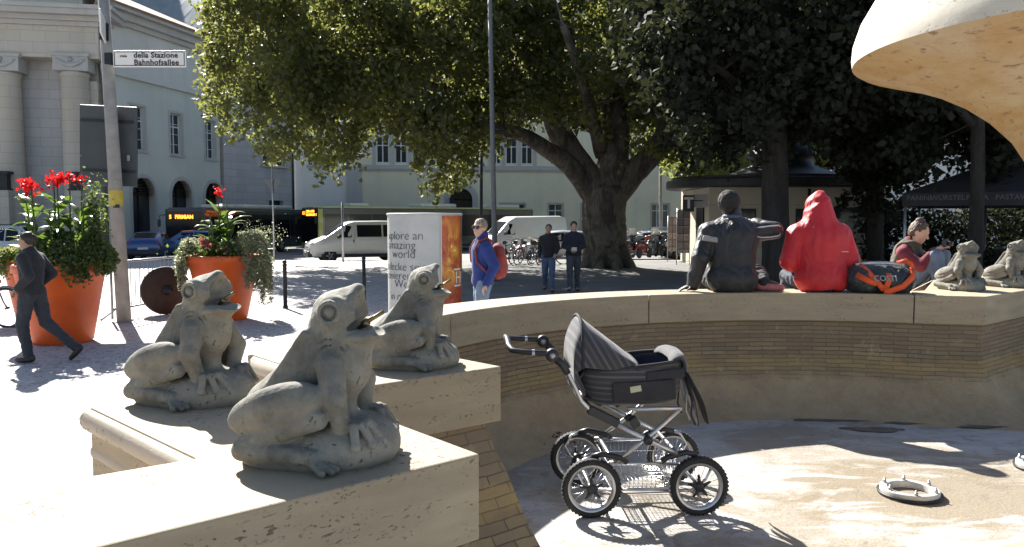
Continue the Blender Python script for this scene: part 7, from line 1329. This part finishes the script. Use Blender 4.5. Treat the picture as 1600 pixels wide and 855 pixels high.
# notice board in front of the plane tree
q = onz(920, 408); nb = thing('notice_board', 'white framed notice board on a post in front of the plane trunk', 'notice board', (q.x, q.y - .6, 0)); zt = at(920, 348, q.y).z; zb_ = at(920, 376, q.y).z; wq = 17 / 1250 * q.y
m = MB(); m.tube([(0, .05, 0), (0, .05, zb_)], .04, 8); link('post', m, DARKM, nb); m = MB(); m.bbox((0, 0, (zt + zb_) / 2), (wq, .06, zt - zb_), .01); f_ = link('board', m, pbr('board_frame', (.40, .40, .38), .5, var=.1), nb); m = MB(); m.box((0, -.034, (zt + zb_) / 2 + .07), (wq * .84, .008, (zt - zb_) * .68)); link('map', m, pbr('faded_map', (.20, .24, .20), .5, var=.45, scale=6), f_)
# cafe canopy
cd = 20.0; cl = at(1411, 300, cd); CANV = pbr('dark_canvas', (.030, .029, .033), .85, var=.2, scale=3, bump=.2, bscale=20); Wc, Dc = 7.4, 6.0; zv = at(1411, 302, cd).z; zl = at(1411, 322, cd).z
caf = thing('cafe_canopy', 'dark square cafe canopy with a lettered valance at the right', 'canopy', (cl.x, cd, 0), R(-30)); pk = (Wc / 2, Dc / 2, zv + 1.55)
m = MB(); m.add([(0, 0, zv), (Wc, 0, zv), (Wc, Dc, zv), (0, Dc, zv), pk], [(0, 1, 4), (1, 2, 4), (2, 3, 4), (3, 0, 4)]); link('roof_canvas', m, CANV, caf).modifiers.new('s', 'SOLIDIFY').thickness = .02
for (c_, d_) in (((Wc / 2, 0), (Wc, .02)), ((Wc / 2, Dc), (Wc, .02)), ((0, Dc / 2), (.02, Dc - .04)), ((Wc, Dc / 2), (.02, Dc - .04))): m = MB(); m.box((c_[0], c_[1], (zv + zl) / 2 - .004), (d_[0], d_[1], zv - zl)); link('valance', m, CANV, caf)
GREYL = pbr('faded_grey_print', (.12, .12, .12), .7, var=.1)
for k, txt in enumerate(('PANINI', 'WÜRSTEL', 'PIZZA', 'PASTA', 'WÜRSTEL')): put_text(txt, .17, (.36 + .62 * k, -.016, (zv + zl) / 2 + .03), (1, 0, 0), (0, 0, 1), GREYL, caf, .0, 'CENTER', 1.0)
for x in (.06, Wc - .06):
    for y in (.06, Dc - .06): m = MB(); m.tube([(x, y, 0), (x, y, zv)], .035, 8); link('post', m, GALV if x < 1 else DARKM, caf)
m = MB(); m.tube([(Wc / 2, Dc / 2, 0), (Wc / 2, Dc / 2, pk[2])], .06, 10); link('mast', m, DARKM, caf)
# dark wind screen, tables, chairs under it
WOODD = pbr('dark_cafe_wood', (.04, .028, .02), .5, var=.3, scale=8); scr = thing('planter_box', 'long dark box hedge planter along the front of the cafe', 'planter', (cl.x + .1, cd + .7, 0), R(-30)); m = MB(); m.bbox((3.0, 0, .3), (5.6, .45, .6), .02); link('box', m, WOODD, scr); gg = np.random.default_rng(8); v = gg.uniform(-1, 1, size=(6500, 3)) * np.array([2.75, .26, .26]) + np.array([3.0, 0, .82]); link('hedge', leaf_mesh('hedge', v, .07, 4), LEAFD, scr)
def cafe_table(label, x, y):
    o = thing('cafe_table', label, 'table', (x, y, 0), 0, 'cafe tables under the canopy'); m = MB(); m.lathe([(0, .72), (.36, .72), (.36, .75), (0, .75)], n=24); link('table_top', m, WOODD, o); m = MB(); m.lathe([(.22, 0), (.22, .02), (.03, .05), (.03, .72)], n=14); link('pedestal', m, DARKM, o); return o
def cafe_chair(label, x, y, rz_):
    o = thing('cafe_chair', label, 'chair', (x, y, 0), R(rz_), 'cafe chairs under the canopy'); m = MB(); m.bbox((0, 0, .45), (.42, .42, .03), .01); link('seat', m, WOODD, o); m = MB(); m.bbox((-.2, 0, .72), (.03, .40, .34), .01); link('backrest', m, WOODD, o)
    for a in (-.18, .18):
        for b_ in (-.18, .18): m = MB(); m.tube([(a, b_, 0), (a, b_, .92 if a < 0 else .45)], .014, 6); link('leg', m, GALV, o)
    return o
for i, (x, y) in enumerate(((1.3, 1.2), (3.3, 1.6), (5.2, 1.3), (2.3, 3.8))):
    nm = ('leftmost cafe table near the canopy post', 'cafe table in the middle under the canopy', 'cafe table toward the right end of the canopy', 'cafe table at the back of the canopy')[i]; x, y = x * .866 + y * .5, -x * .5 + y * .866; cafe_table(nm, cl.x + x, cd + y)
    cafe_chair('chair on the left of the ' + nm, cl.x + x - .65, cd + y + .1, 5); cafe_chair('chair on the right of the ' + nm, cl.x + x + .65, cd + y - .05, 178)
gg = np.random.default_rng(18); n_ = 16000; hxs = gg.uniform(0, 13, n_); v = np.stack([hxs, gg.normal(0, .55, n_), gg.uniform(0, 1, n_) * (2.35 + .25 * np.sin(hxs * 1.7) + .15 * np.sin(hxs * 5))], 1); q = at(1345, 342, 30); hd_ = thing('hedge', 'tall dark hedge behind the cafe canopy', 'hedge', (q.x, 30, 0)); link('foliage', leaf_mesh('foliage', v, .16, 4), LEAFD, hd_)
# slender dark lamp post by the canopy
q = onz(1533, 458); o = thing('lamp_post', 'slim dark post in front of the cafe canopy at the right', 'lamp post', (q.x, q.y, 0)); m = MB(); m.tube([(0, 0, 0), (0, 0, .7), (0, 0, 4.9)], [.09, .055, .045], 12); link('post', m, DARKM, o); m = MB(); m.lathe([(.0, 4.9), (.16, 4.95), (.2, 5.25), (.05, 5.4), (0, 5.42)], n=16); link('lantern', m, DARKM, o)
